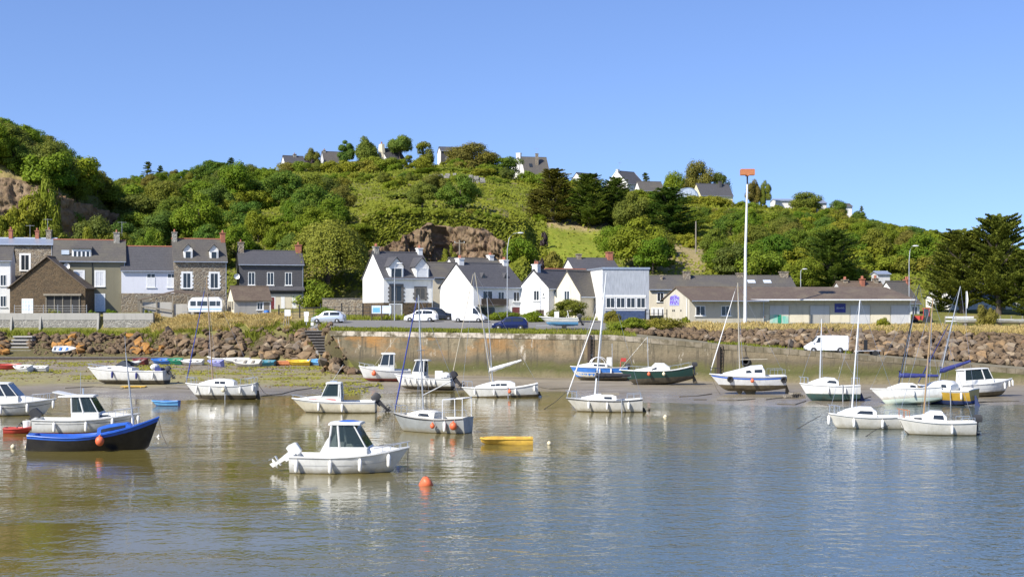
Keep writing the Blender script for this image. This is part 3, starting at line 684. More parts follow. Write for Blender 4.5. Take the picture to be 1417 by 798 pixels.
def leaf_mesh(name, C, N, S, mat, aspect=1.0, tint=None, rng=NR):
    """one quad per leaf tuft: centres, facing normals, sizes"""
    n = len(C); N = N / np.maximum(1e-6, np.linalg.norm(N, axis=1, keepdims=True))
    r = rng.normal(size=(n, 3)); A = np.cross(N, r); A /= np.maximum(1e-6, np.linalg.norm(A, axis=1, keepdims=True)); B = np.cross(N, A)
    s = S[:, None]; a = A * s; b = B * s * aspect
    bend = N * s * .25
    V = np.stack([C - a - b * .2, C - b - bend, C + a + b * .15, C + b - bend], 1).reshape(-1, 3)
    Fc = np.arange(4 * n).reshape(-1, 4)
    t = np.repeat(rng.random(n) if tint is None else tint, 4)
    me = bpy.data.meshes.new(name); me.vertices.add(len(V)); me.vertices.foreach_set('co', V.astype(np.float32).ravel())
    me.loops.add(4 * n); me.loops.foreach_set('vertex_index', Fc.astype(np.int32).ravel())
    me.polygons.add(n); me.polygons.foreach_set('loop_start', np.arange(0, 4 * n, 4, dtype=np.int32))
    q = me.attributes.new('tint', 'FLOAT', 'POINT'); q.data.foreach_set('value', t.astype(np.float32))
    me.materials.append(MT[mat]); me.update(calc_edges=True); return me
def shell(c, rad, n, rng, inner=.55, low=-.75):
    """points in the outer shell of an ellipsoid plus outward normals"""
    d = rng.normal(size=(n * 2, 3)); d /= np.linalg.norm(d, axis=1, keepdims=True); d = d[d[:, 2] > low][:n]
    k = inner + (1 - inner) * rng.random((len(d), 1)) ** .6
    return np.array(c) + d * k * np.array(rad), d
def blob_crown(seed, H, Wd, z0, nclump, n, size, mat, mix=.75, flat=.8, jit=1.0):
    """crown of many overlapping leafy lobes, with gaps between"""
    rng = np.random.default_rng(seed); C = []; N = []; T = []
    for i in range(nclump):
        u = rng.random(); ang = rng.uniform(0, 2 * math.pi); v = rng.random()
        zz = z0 + (H - z0) * (.12 + .8 * v); w = math.sin(math.pi * min(.97, max(.12, .16 + .78 * v))) ** .75
        r_ = Wd / 2 * w * (.35 + .62 * u ** .5)
        rad = rng.uniform(lerp(.19, .10, jit), lerp(.30, .27, jit)) * Wd * (1.0 if v < .75 else .8)
        c = (r_ * math.cos(ang) + jit * rng.normal() * .06 * Wd, r_ * math.sin(ang) + jit * rng.normal() * .06 * Wd, zz + jit * rng.normal() * .05 * H)
        p, d = shell(c, (rad, rad, rad * flat), max(20, int(n / nclump * (rad / (.19 * Wd)) ** 2)), rng)
        p = p + rng.normal(size=p.shape) * rad * .10
        C.append(p); N.append(d); T.append(np.full(len(p), rng.random()) * .6 + rng.random(len(p)) * .4)
    C = np.concatenate(C); N = np.concatenate(N); T = np.concatenate(T)
    N = N * mix + rng.normal(size=N.shape) * (1 - mix) * .9 + np.array([0, 0, .25])
    k = C[:, 2] > .15
    return leaf_mesh('crown', C[k], N[k], size * rng.uniform(.7, 1.25, k.sum()), mat, .75, T[k], rng)
def trunk_mesh(H, r, seed, branches=5, spread=.3, zb=.35):
    b = MB(); rr = random.Random(seed); pts = [(0, 0, -.6)]
    for i in range(1, 6): pts.append((rr.uniform(-.04, .04) * H, rr.uniform(-.04, .04) * H, H * i / 5))
    b.path(pts, [r * 1.25, r, r * .85, r * .7, r * .5, r * .25], 7)
    for k in range(branches):
        t = zb + (.85 - zb) * k / max(1, branches); a = rr.uniform(0, 6.28); i = min(4, int(t * 5)); p = Vector(pts[i]).lerp(Vector(pts[i + 1]), t * 5 - i)
        q = p + Vector((math.cos(a) * spread * H, math.sin(a) * spread * H, .22 * H)); m = p.lerp(q, .5) + Vector((0, 0, -.03 * H))
        b.path([p, m, q], [r * .5, r * .35, r * .12], 5)
    o = b.build('trunk', 'bark', None, 60); me = o.data; bpy.data.objects.remove(o); return me
def cypress_crown(seed, H, Wd, n, size, mat, top=.2, z0=.05, nb=70, up=.28):
    """dark conifer of flat rising sprays that stick out of the outline"""
    rng = np.random.default_rng(seed); C = []; N = []; T = []; per = n // nb
    for i in range(nb):
        v = rng.random() ** .9; zz = H * (z0 + (1 - z0) * v); prof = (1 - v) ** .6 * (1 - top) + top if v < .97 else top * .6
        Lb = Wd / 2 * prof * rng.uniform(.7, 1.12) * min(1, .55 + v * 3); a = rng.uniform(0, 2 * math.pi)
        t = rng.random(per) ** .7; wid = (.16 * Lb + .25) * (1.1 - t * .75)
        x = t * Lb; y = rng.normal(size=per) * wid * .55; z = zz + up * Lb * t ** 1.3 + rng.normal(size=per) * .10 * wid - .12 * np.abs(y)
        C.append(np.stack([x * math.cos(a) - y * math.sin(a), x * math.sin(a) + y * math.cos(a), z], 1))
        N.append(np.stack([np.full(per, -.35 * math.cos(a)), np.full(per, -.35 * math.sin(a)), np.ones(per)], 1) + rng.normal(size=(per, 3)) * .45)
        T.append(np.full(per, rng.random()) * .5 + rng.random(per) * .35 + .15 * (t > .8))
    return leaf_mesh('crown', np.concatenate(C), np.concatenate(N), size * rng.uniform(.7, 1.3, nb * per), mat, .5, np.concatenate(T), rng)
def willow_crown(seed, H, Wd, n, size, mat):
    rng = np.random.default_rng(seed); C = []; N = []; T = []; ns = 170; per = n // ns
    for i in range(ns):
        a = rng.uniform(0, 6.28); u = rng.random() ** .5; v = math.sqrt(max(0, 1 - u * u)); r0 = Wd / 2 * u * .92; zt = H * (.55 + .42 * v) + rng.normal() * .3
        drop = H * rng.uniform(.25, .5); t = rng.random(per)
        sp = .28 + .25 * t
        x = (r0 + .12 * Wd * t * u) * math.cos(a) + rng.normal(size=per) * sp; y = (r0 + .12 * Wd * t * u) * math.sin(a) + rng.normal(size=per) * sp; z = zt - drop * t ** 1.2
        C.append(np.stack([x, y, np.maximum(z, .3)], 1)); N.append(np.stack([np.full(per, math.cos(a)), np.full(per, math.sin(a)), np.full(per, .45)], 1) + rng.normal(size=(per, 3)) * .45)
        T.append(np.full(per, rng.random()) * .5 + rng.random(per) * .5)
    return leaf_mesh('crown', np.concatenate(C), np.concatenate(N), size * rng.uniform(.6, 1.2, ns * per), mat, .6, np.concatenate(T), rng)
VEG = {}
def setup_veg():
    for i in range(5): VEG['broad%d' % i] = (blob_crown(30 + i, 7, 6.2 + .5 * (i % 3), 1.1, 30 + 4 * i, 9000, .165, 'leaf_broad'), trunk_mesh(5.2, .2, i), 7.0, 'broad')
    VEG['tall0'] = (blob_crown(50, 9, 4.6, 2.4, 26, 7000, .16, 'leaf_dark', jit=0), trunk_mesh(7, .2, 11), 9.0, 'tall')
    VEG['dark0'] = (blob_crown(51, 7, 7, .8, 34, 9000, .16, 'leaf_dark', jit=.2), trunk_mesh(5, .25, 12), 7.0, 'dark')
    VEG['dark1'] = (blob_crown(52, 7, 5.6, 1.2, 30, 8000, .16, 'leaf_dark', jit=0), trunk_mesh(5, .22, 13), 7.0, 'dark')
    VEG['parasol'] = (blob_crown(53, 7, 6.4, 4.0, 20, 5600, .17, 'leaf_dark', .75, .55, 0), trunk_mesh(5.6, .22, 14, 6, .3, .6), 7.0, 'parasol')
    for i in range(4): VEG['bush%d' % i] = (blob_crown(60 + i, 3, 4.2 + .5 * i, .1, 20, 5000, .135, 'leaf_bush', .75, .75), None, 3.0, 'bush')
    VEG['gold'] = (blob_crown(70, 3, 3.8, .1, 18, 4600, .14, 'leaf_gold'), None, 3.0, 'bush')
    VEG['goldtree'] = (blob_crown(71, 7, 5, .6, 28, 6500, .16, 'leaf_gold', jit=.2), trunk_mesh(5, .2, 15), 7.0, 'broad')
    VEG['maroon'] = (blob_crown(72, 3, 3.6, .1, 14, 2200, .2, 'leaf_maroon'), None, 3.0, 'bush')
    for i in range(3): VEG['cypress%d' % i] = (cypress_crown(80 + i, 12, 9.5 + i, 24000, .19, 'leaf_dark', .30, .03, 230), trunk_mesh(10.5, .38, 20 + i, 8, .22), 12.0, 'cypress')
    for i in range(2): VEG['pine%d' % i] = (cypress_crown(90 + i, 9, 5.5, 4200, .24, 'leaf_dark', .12, .12, 60, .1), trunk_mesh(8.4, .2, 30 + i, 6, .15), 9.0, 'pine')
    VEG['bigcypress'] = (cypress_crown(97, 14, 15, 38000, .21, 'leaf_dark', .34, .09, 240, .26), trunk_mesh(11.5, .5, 33, 10, .28, .2), 14.0, 'cypress')
    VEG['willow'] = (willow_crown(98, 11, 10.5, 26000, .17, 'leaf_willow'), trunk_mesh(8, .4, 40, 8, .25, .3), 11.0, 'willow')
def plant(kind, X, Y, z, h, wid=1.0, label=None, group=None, cat=None, name=None):
    crown, trunk, H0, fam = VEG[kind]; s = h / H0; rz = random.uniform(0, 6.28)
    if trunk is None:
        o = bpy.data.objects.new(name or 'shrub', crown); COL.objects.link(o); cat = cat or 'shrub'
        o.location = (X, Y, z - .1); o.scale = (s * wid, s * wid, s); o.rotation_euler = (0, 0, rz); return tag(o, label, cat, group)
    o = empty(name or {'cypress': 'cypress_tree', 'pine': 'pine_tree', 'willow': 'willow_tree'}.get(fam, 'leafy_tree'), (X, Y, z - .1), rz, label, cat or 'tree', group)
    o.scale = (s * wid, s * wid, s)
    for nm, me in (('trunk', trunk), ('crown', crown)):
        c = bpy.data.objects.new(nm, me); COL.objects.link(c); c.parent = o
    return o
TREES = []       # (px, py, radius px) footprints of named trees, kept clear by the random wood
def pt(kind, px, pytop, wpx, Y, label, hpx=None, pyb=None, **kw):
    """plant so that the crown tops out at pytop in the photograph at distance Y"""
    z = ground_z(px, Y) if pyb is None else PZ(pyb, Y); h = PZ(pytop, Y) - z; W0 = {'broad': 6.6, 'tall': 4.8, 'dark': 6.6, 'parasol': 6.4, 'bush': 4.6, 'cypress': 10.5, 'pine': 5.5, 'willow': 10.5}[VEG[kind][3]]
    if kind == 'bigcypress': W0 = 15.5
    h = max(h, .8); wid = (wpx * Y / F) / (W0 * h / VEG[kind][2])
    TREES.append((px, HY - (z + h * .5 - CH) * F / Y, wpx / 2))
    return plant(kind, PX(px, Y), Y, z, h, wid, label, **kw)
def build_vegetation():
    setup_veg()
    T = pt
    # --- crest of the hill
    T('dark1', 433, 206, 22, 386, 'dark round tree beside the leftmost white hilltop house'); T('tall0', 479, 194, 21, 384, 'tall narrow dark tree on the crest, left of the oval one')
    T('dark1', 508, 191, 33, 383, 'large oval dark green tree in front of the tall white hilltop house'); T('parasol', 553, 190, 32, 386, 'umbrella shaped pine on the crest, right of the tall white house')
    T('goldtree', 588, 195, 34, 382, 'yellowish conical tree on the crest, left of the dark slate house'); T('goldtree', 566, 214, 20, 380, 'small yellowish tree below the umbrella pine'); T('dark0', 655, 199, 58, 378, 'broad dark tree against the slate house on the crest')
    T('gold', 618, 219, 22, 376, 'yellow bush below the dark slate hilltop house'); T('maroon', 432, 221, 22, 380, 'dark purple bush below the dark round crest tree')
    T('broad1', 695, 219, 46, 376, 'green tree left of the twin gabled hilltop house'); T('bush2', 600, 234, 80, 352, 'broad rounded hedge above the stone terrace wall')
    T('bush0', 665, 232, 40, 350, 'golden green clipped bush above the terrace wall', name='shrub'); T('pine0', 205, 223, 26, 384, 'dark ragged pine on the skyline right of the rocky outcrop'); T('pine1', 222, 228, 18, 386, 'small dark pine beside the ragged skyline pine')
    T('pine1', 320, 217, 22, 384, 'thin dark fir on the skyline above the stone house'); T('broad3', 300, 222, 50, 380, 'round tree on the skyline left of the thin fir')
    T('dark0', 966, 224, 36, 392, 'tall rounded dark tree behind the yellow walled hilltop house'); T('broad4', 994, 239, 30, 394, 'bright round tree right of the tall dark one on the crest')
    T('pine0', 893, 238, 22, 388, 'dark pine left of the glazed gable on the crest'); T('bush3', 932, 243, 24, 386, 'greyish bush on the skyline left of the glazed gable')
    T('dark1', 1042, 250, 20, 390, 'left of two dark rounded trees behind the orange floodlight'); T('dark1', 1059, 251, 16, 390, 'right of two dark rounded trees behind the orange floodlight')
    T('dark0', 1116, 266, 38, 388, 'dark flat topped tree on the right hand crest among white houses'); T('dark0', 1160, 277, 24, 388, 'grey green tree beside the small white crest house at right'); T('pine1', 1192, 284, 12, 388, 'small dark fir on the falling skyline at right')
    T('broad2', 846, 272, 26, 372, 'small tree before the white gables on the crest')
    # --- big conifers in the middle of the slope
    T('cypress0', 768, 234, 88, 268, 'tall dark cypress left of the pair above the bright meadow'); T('cypress1', 815, 241, 78, 267, 'second dark cypress above the bright meadow, with ragged tip'); T('cypress2', 850, 246, 66, 270, 'dark cypress below the white gabled houses of the crest')
    T('cypress1', 925, 260, 100, 260, 'spreading dark cypress below the glazed gable'); T('goldtree', 892, 296, 26, 268, 'golden brown tree beside the spreading cypress'); T('broad0', 872, 268, 46, 258, 'fresh green tree between the dark cypresses')
    T('cypress0', 742, 262, 50, 271, 'smaller cypress at the left edge of the dark conifer clump'); T('bush1', 795, 300, 48, 275, 'blue green bush at the foot of the conifer clump')
    T('broad4', 850, 312, 44, 236, 'round green tree at the right end of the meadow'); T('gold', 925, 322, 36, 252, 'bright yellow green bush on the dry slope'); T('bush0', 908, 312, 34, 258, 'green bush left of the bright yellow one')
    T('cypress2', 1152, 318, 100, 212, 'broad ragged cypress behind the right end of the long shed'); T('bush3', 1055, 352, 60, 214, 'large round bush above the ridge of the back row roofs')
    # --- growth on and before the outcrop, along the quarry lip and at the crest gardens
    T('bush0', 40, 268, 52, 223.5, 'olive bush tree growing before the pale cliff at left'); T('bush2', 66, 254, 40, 225.5, 'yellow green bush tree at the corner of the cliff'); T('bush0', 12, 292, 44, 219, 'low olive bush at the foot of the pale cliff by the left edge')
    rr = random.Random(21)
    for i in range(26):
        px = 484 + i * 8.8 + rr.uniform(-4, 4); Y = rr.uniform(236.5, 240); z = ground_z(px, Y); plant(rr.choice(['bush0', 'bush1', 'bush2', 'gold']), PX(px, Y), Y, z, rr.uniform(.6, 1.3), rr.uniform(1, 1.5), 'low bush along the upper lip of the quarry face', 'bushes along the quarry lip')
    for i in range(4):
        px = rr.uniform(500, 710); Y = 226.5; plant(rr.choice(['bush1', 'bush2']), PX(px, Y), Y, ground_z(px, Y) - .1, rr.uniform(1.6, 3.2), 1, 'bush at the foot of the quarry face', 'bushes at the foot of the quarry')
    for i in range(84):
        px = rr.uniform(384, 1190); Y = rr.uniform(366, 377); z = ground_z(px, Y); h = min(rr.uniform(2, 5), PZ(table([(384, 228), (480, 220), (560, 218), (640, 220), (700, 232), (760, 243), (850, 258), (930, 268), (1020, 276), (1060, 283), (1190, 292)], px), Y) - z)
        if h > .9: plant(rr.choice(['bush0', 'bush1', 'bush2', 'bush3', 'broad0', 'dark1', 'gold']), PX(px, Y), Y, z, h, rr.uniform(1, 1.4), 'garden bush before the houses along the hill crest', 'bushes of the crest gardens')
    # --- right hand trees by the shore
    T('bigcypress', 1332, 318, 122, 189, 'spreading dark cypress left of the tallest at the right edge', name='cypress_tree'); T('bigcypress', 1382, 298, 122, 186, 'tallest dark cypress at the right edge of the waterfront', name='cypress_tree')
    T('cypress1', 1420, 345, 80, 184, 'dark cypress cut by the right edge of the picture'); T('cypress0', 1300, 350, 56, 192, 'smaller dark cypress behind the red tractor')
    T('bush1', 1366, 421, 26, 162, 'young leafy bush on the bank before the stored boats at right')
    # --- lower slope
    T('willow', 455, 303, 104, 207, 'large pale weeping tree between the mansard house and the white dormer house'); T('bush2', 436, 388, 58, 202, 'bright bush below the weeping tree')
    T('broad1', 470, 264, 44, 300, 'clipped looking round tree on the slope above the weeping tree'); T('dark0', 557, 272, 36, 275, 'dark round bush alone on the grassy slope above the quarry face')
    T('gold', 622, 338, 26, 224, 'yellow green ivy bush in the cleft of the quarry face'); T('bush3', 500, 310, 30, 236.5, 'bright green bush over the left end of the quarry face'); T('bush0', 760, 345, 46, 222, 'dark bushy thicket behind the white gabled houses')
    T('maroon', 748, 358, 26, 216, 'dark purple bush behind the small white gable'); T('bush2', 716, 330, 40, 228, 'ivy green bush right of the quarry face'); T('bush1', 132, 316, 34, 212, 'rounded bush behind the olive house roof')
    T('bush0', 178, 330, 26, 210, 'small bush behind the lavender house roof'); T('broad2', 208, 318, 34, 212, 'green tree in the gap left of the stone house chimney'); T('maroon', 752, 320, 12, 246, 'lone small dark bush at the top of the meadow')
    # --- gardens and quay
    T('broad3', 783, 413, 46, 167, 'green bush tree behind the white motorboat on its trailer'); T('bush2', 738, 430, 26, 168, 'low garden bush beside the small white gable'); T('bush1', 848, 428, 22, 166, 'green bush at the white end wall of the grey flat roofed hall')
    T('bush0', 870, 437, 62, 152, 'overgrown bush on the quay edge before the grey hall'); T('bush3', 918, 441, 40, 152, 'whitish green bush on the quay edge left of the graffiti gable'); T('bush1', 1223, 438, 18, 155, 'yellow green bush at the right end of the long shed')
    T('bush2', 452, 425, 30, 176, 'bush behind the iron railing'); T('bush3', 700, 432, 34, 172, 'low bush at the foot of the tall lamp post by the white gable house'); T('bush0', 948, 436, 14, 158, 'small bush before the graffiti gable')
    for px, t, w, lab in ((72, 426, 10, 'garden plant behind the wall before the brown gabled shed'), (80, 428, 9, 'yellowish garden plant beside the glass greenhouse door'), (128, 428, 9, 'garden plant left of the pale blue door'), (154, 427, 15, 'garden plant right of the pale blue door'), (206, 428, 12, 'garden plant at the right end of the garden wall')):
        pt('bush1', px, t, w, 187.5, lab)
    # --- the wood: every tree and bush of the slope, random kinds, denser to the left and right
    SKYL = [(-40, 160), (0, 165), (40, 178), (60, 188), (100, 214), (130, 236), (160, 251), (175, 244), (200, 241), (260, 232), (300, 226), (340, 228), (385, 234), (410, 242), (480, 238), (560, 237), (660, 240), (705, 247), (780, 256), (850, 272), (930, 283), (1020, 288), (1100, 290), (1150, 294), (1200, 302), (1260, 312), (1320, 322), (1460, 350)]
    rr = random.Random(11); placed = list(TREES); n = 0; cnt = {}
    labs = {'broad': ('leafy mid green tree in the dense wood on the hillside', 'trees of the hillside wood'), 'bush': ('yellow green bush among the scrub on the hillside', 'bushes of the hillside scrub'),
            'dark': ('dark green tree among the lighter wood on the hillside', 'dark trees of the hillside wood'), 'out': ('green tree of the wood on top of the rocky outcrop at left', 'trees on the rocky outcrop'),
            'outbush': ('olive bush clinging to the rocky outcrop at left', 'bushes on the rocky outcrop'), 'right': ('green tree of the wood on the slope right of the floodlight mast', 'trees of the right hand slope'), 'rightbush': ('bush of the scrub on the slope right of the floodlight mast', 'bushes of the right hand slope')}
    tries = 0
    for _ in range(46):       # crowns along the top and the edge of the outcrop
        Y = rr.uniform(231, 262); X = rr.uniform(-103, -74.8); px = X * F / Y + CX; z = ground_z(px, Y); h = min(rr.uniform(4.5, 7), PZ(table(SKYL, px), Y) - z)
        if z < 20 or h < 1.5: continue
        big = h > 3; placed.append((px, HY + (CH - z - h * .5) * F / Y, h * .5 * F / Y)); plant(rr.choice(['broad0', 'broad2', 'broad3', 'dark1']) if big else 'bush1', X, Y, z, h, rr.uniform(1, 1.3), labs['out' if big else 'outbush'][0], labs['out' if big else 'outbush'][1])
    for i in range(22):
        Y = 233 + i * 2.1; X = rr.uniform(-77.5, -74.2); px = X * F / Y + CX; z = ground_z(px, Y); h = min(rr.uniform(3.5, 5.5), PZ(table(SKYL, px), Y) - z)
        if z > 18 and h > 1.2: plant(rr.choice(['broad0', 'broad2', 'dark1', 'bush1']) if h > 2.6 else 'bush1', X, Y, z, h, rr.uniform(1, 1.3), 'green tree leaning over the edge of the dark cliff at left', 'trees along the edge of the dark cliff')
    while n < 350 and tries < 14000:
        tries += 1; px = rr.uniform(-35, 1452); Y = 208 + 182 * rr.random() ** .85; z = ground_z(px, Y); py = HY + (CH - z) * F / Y
        X = PX(px, Y); onout = px < 175 and Y < 300 and z > 17 and X < -69
        if px < 180 and not onout and Y < 300 and (X < -69): 
            if px < 95 and rr.random() < .6: continue
        if Y > 372 and (385 < px < 660 or 705 < px < 1020) and rr.random() < .85: continue
        if 485 < px < 722 and (300 < py < 372 or Y < 236): continue
        if 480 < px < 745 and py > 256 and rr.random() < .93: continue
        if 728 < px < 862 and py > 316: continue
        if 865 < px < 985 and py > 328 and rr.random() < .75: continue
        if Y < 214 and 290 < px < 1150 and not 985 < px: continue
        if 85 < px < 172 and 222 < Y < 275 and X > -72.5: continue
        if px < 84 and 222 < Y < 231: continue
        scrub = (480 < px < 760 and py > 250) or (860 < px < 1010 and py > 310)
        bushp = .9 if scrub else (.35 if px < 520 else .55)
        if onout: h = rr.uniform(4, 6.5); kind = rr.choice(['broad0', 'broad1', 'broad2', 'broad3', 'dark1'] if Y > 229 else ['bush0', 'bush1', 'bush2']); key = 'out' if kind[:4] != 'bush' else 'outbush'; h = h if key == 'out' else rr.uniform(1.8, 3)
        elif rr.random() < bushp and cnt.get('bush', 0) + cnt.get('rightbush', 0) < 150: kind = rr.choice(['bush0', 'bush1', 'bush2', 'bush3', 'bush1', 'gold' if rr.random() < .25 else 'bush0']); h = rr.uniform(1.8, 3.8) * (.75 if scrub else 1); key = 'bush' if px < 1045 else 'rightbush'
        elif rr.random() < .16: kind = rr.choice(['dark0', 'dark1']); h = rr.uniform(4, 6.5); key = 'dark'
        else: kind = 'broad%d' % rr.randrange(5); h = rr.uniform(4.5, 8); key = 'broad' if px < 1045 else 'right'
        if Y > 370: h *= .72
        hmax = PZ(table(SKYL, px), Y) - z
        if h > hmax:
            h = hmax * rr.uniform(.8, 1)
            if h < 1.2: continue
            if h < 2.2 and kind[:4] != 'bush' and not onout: kind = rr.choice(['bush0', 'bush1', 'bush2']); key = 'bush' if px < 1045 else 'rightbush'
        W = h * (1.05 if kind[:4] != 'bush' else 1.45) * F / Y; cy = py - h * .5 * F / Y
        if any((px - a) ** 2 + ((cy - b) * 1.35) ** 2 < (.44 * (W / 2 + r)) ** 2 * (1.0 if n < 200 else .8) for a, b, r in placed[:0] + placed): continue
        placed.append((px, cy, W / 2)); plant(kind, X, Y, z, h, rr.uniform(.9, 1.25), labs[key][0], labs[key][1]); n += 1; cnt[key] = cnt.get(key, 0) + 1
    print('WOOD', n, tries, cnt)
    # --- undergrowth : bracken and low scrub over the slope
    rng = np.random.default_rng(3); C = []; S = []; Tn = []
    while len(C) < 120000:
        px = rng.uniform(-40, 1455); Y = 206.5 + 190 * rng.random() ** 1.05; z = ground_z(px, Y); py = HY + (CH - z) * F / Y; X = PX(px, Y)
        if 738 < px < 850 and Y < 272 and rng.random() < .9: continue
        if 506 < px < 700 and 224 < Y < 236: continue
        if px < 176 and 221 < Y < 231 and rng.random() < .96: continue
        if 85 < px < 176 and X > -74 and Y < 300: continue
        if 868 < px < 975 and Y < 252 and rng.random() < .7: continue
        if px < 85 and Y < 222 and rng.random() < .6: continue
        m = .5 + .5 * fbm(X * .16, Y * .16, 7); m2 = fbm(X * .05, Y * .05, 1)
        if m2 > .2 and rng.random() < .72: continue
        C.append((X, Y, z + rng.random() * (.25 + 1.5 * max(0, m - .25)))); S.append(.27 * rng.uniform(.7, 1.4)); Tn.append(min(1, max(0, .5 + .5 * m2 + .3 * (rng.random() - .5) + .18 * math.sin(X * .3 + Y * .11))))
    for i in range(11000):      # the steep lip above the quarry face and the bank beside it
        if i < 7000: px = rng.uniform(478, 742); t = rng.random(); Y = 235 + 2 * t; z = lerp(ground_z(px, 234.9), ground_z(px, 237.1), t)
        else: px = rng.uniform(705, 756); Y = rng.uniform(210, 268); z = ground_z(px, Y)
        C.append((PX(px, Y), Y - .3 * rng.random(), z + rng.random() * .7)); S.append(.3 * rng.uniform(.6, 1.4)); Tn.append(min(1, max(0, .55 + .5 * fbm(px * .05, z * .3, 2) + .3 * (rng.random() - .5))))
    C = np.array(C); N = np.tile([-.2, -.55, .8], (len(C), 1)) + rng.normal(size=C.shape) * .5
    me = leaf_mesh('undergrowth', C, N, np.array(S), 'leaf_under', .8, np.array(Tn), rng)
    o = bpy.data.objects.new('undergrowth', me); COL.objects.link(o); tag(o, 'bracken and low scrub covering the hillside', 'undergrowth', None, 'stuff')
    # --- long grass : dry on the banks, green along the quay edge
    def grass(name, n, zone, h, mat, label, keep=None):
        P = []; hh = []
        while len(P) < n:
            px = rng.uniform(zone[0], zone[1]); kn = knots(px); t = rng.random(); Y = zone[2](px, t); 
            if keep and not keep(px, Y): continue
            P.append((PX(px, Y), Y, ground_z(px, Y))); hh.append(h * rng.uniform(.5, 1.3) * (.6 + .8 * max(0, .5 + fbm(PX(px, Y) * .25, Y * .3, 5))))
        P = np.array(P); hh = np.array(hh)[:, None]; a = rng.uniform(0, 6.28, (n, 1)); w = .03 + .07 * hh
        d = np.concatenate([np.cos(a), np.sin(a), np.zeros((n, 1))], 1) * w; lean = rng.normal(size=(n, 3)) * .5 * hh; lean[:, 2] = 0
        tip = P + lean + np.array([0, 0, 1]) * hh
        V = np.stack([P - d - [0, 0, .1], P + d - [0, 0, .1], tip + d * .3, tip - d * .3], 1).reshape(-1, 3); Fc = np.arange(4 * n).reshape(-1, 4)
        o = sheet(name, V, Fc, mat, 'stuff', {'tint': np.repeat(.40 + .38 * rng.random(n), 4)}, False); tag(o, label, 'grass')
    grass('dry_grass', 30000, (212, 448, lambda p, t: lerp(knots(p)[2][0] + .6, min(188.5, knots(p)[4][0]), t ** 1.2)), .5, 'dry_grass', 'dry straw coloured grass on the bank below the caravan', lambda p, Y: fbm(p * .02, Y * .2, 3) > -.12 and not (p > 400 and Y > 163))
    grass('green_grass', 4000, (200, 452, lambda p, t: lerp(knots(p)[1][0] + 2, knots(p)[3][0], t)), .45, 'green_grass', 'green weeds growing between the stones of the left bank', lambda p, Y: fbm(p * .025, Y * .2, 6) > .1)
    grass('green_grass', 4000, (-40, 236, lambda p, t: lerp(179, 185, t)), .35, 'green_grass', 'short green grass at the foot of the garden wall')
    grass('green_grass', 6500, (458, 880, lambda p, t: lerp(knots(p)[0][0] + .9, table([(425, 160), (456, 156.5), (850, 151), (905, 153)], p), t ** 1.5)), .2, 'green_grass', 'weeds along the edge of the quay')
    grass('green_grass', 6000, (440, 905, lambda p, t: lerp(171.6, 177, t)), .35, 'green_grass', 'uncut grass verge along the far side of the road')
    grass('dry_grass', 42000, (872, 1640, lambda p, t: lerp(knots(p)[3][0] - 1.2, knots(p)[3][0] + 9, t)), .38, 'dry_grass', 'tall dry grass on top of the boulder bank before the sheds')
    grass('green_grass', 9000, (840, 1640, lambda p, t: lerp(knots(p)[3][0] - 2, knots(p)[3][0] + 8, t)), .3, 'green_grass', 'green weeds mixed in the dry grass before the sheds', lambda p, Y: fbm(p * .02, Y * .15, 9) > .05 or p < 930)
    grass('green_grass', 1500, (980, 1180, lambda p, t: lerp(knots(p)[1][0] + .8, knots(p)[2][0], t)), .2, 'green_grass', 'low weeds on the slipway edge', lambda p, Y: fbm(p * .03, Y, 9) > .1)
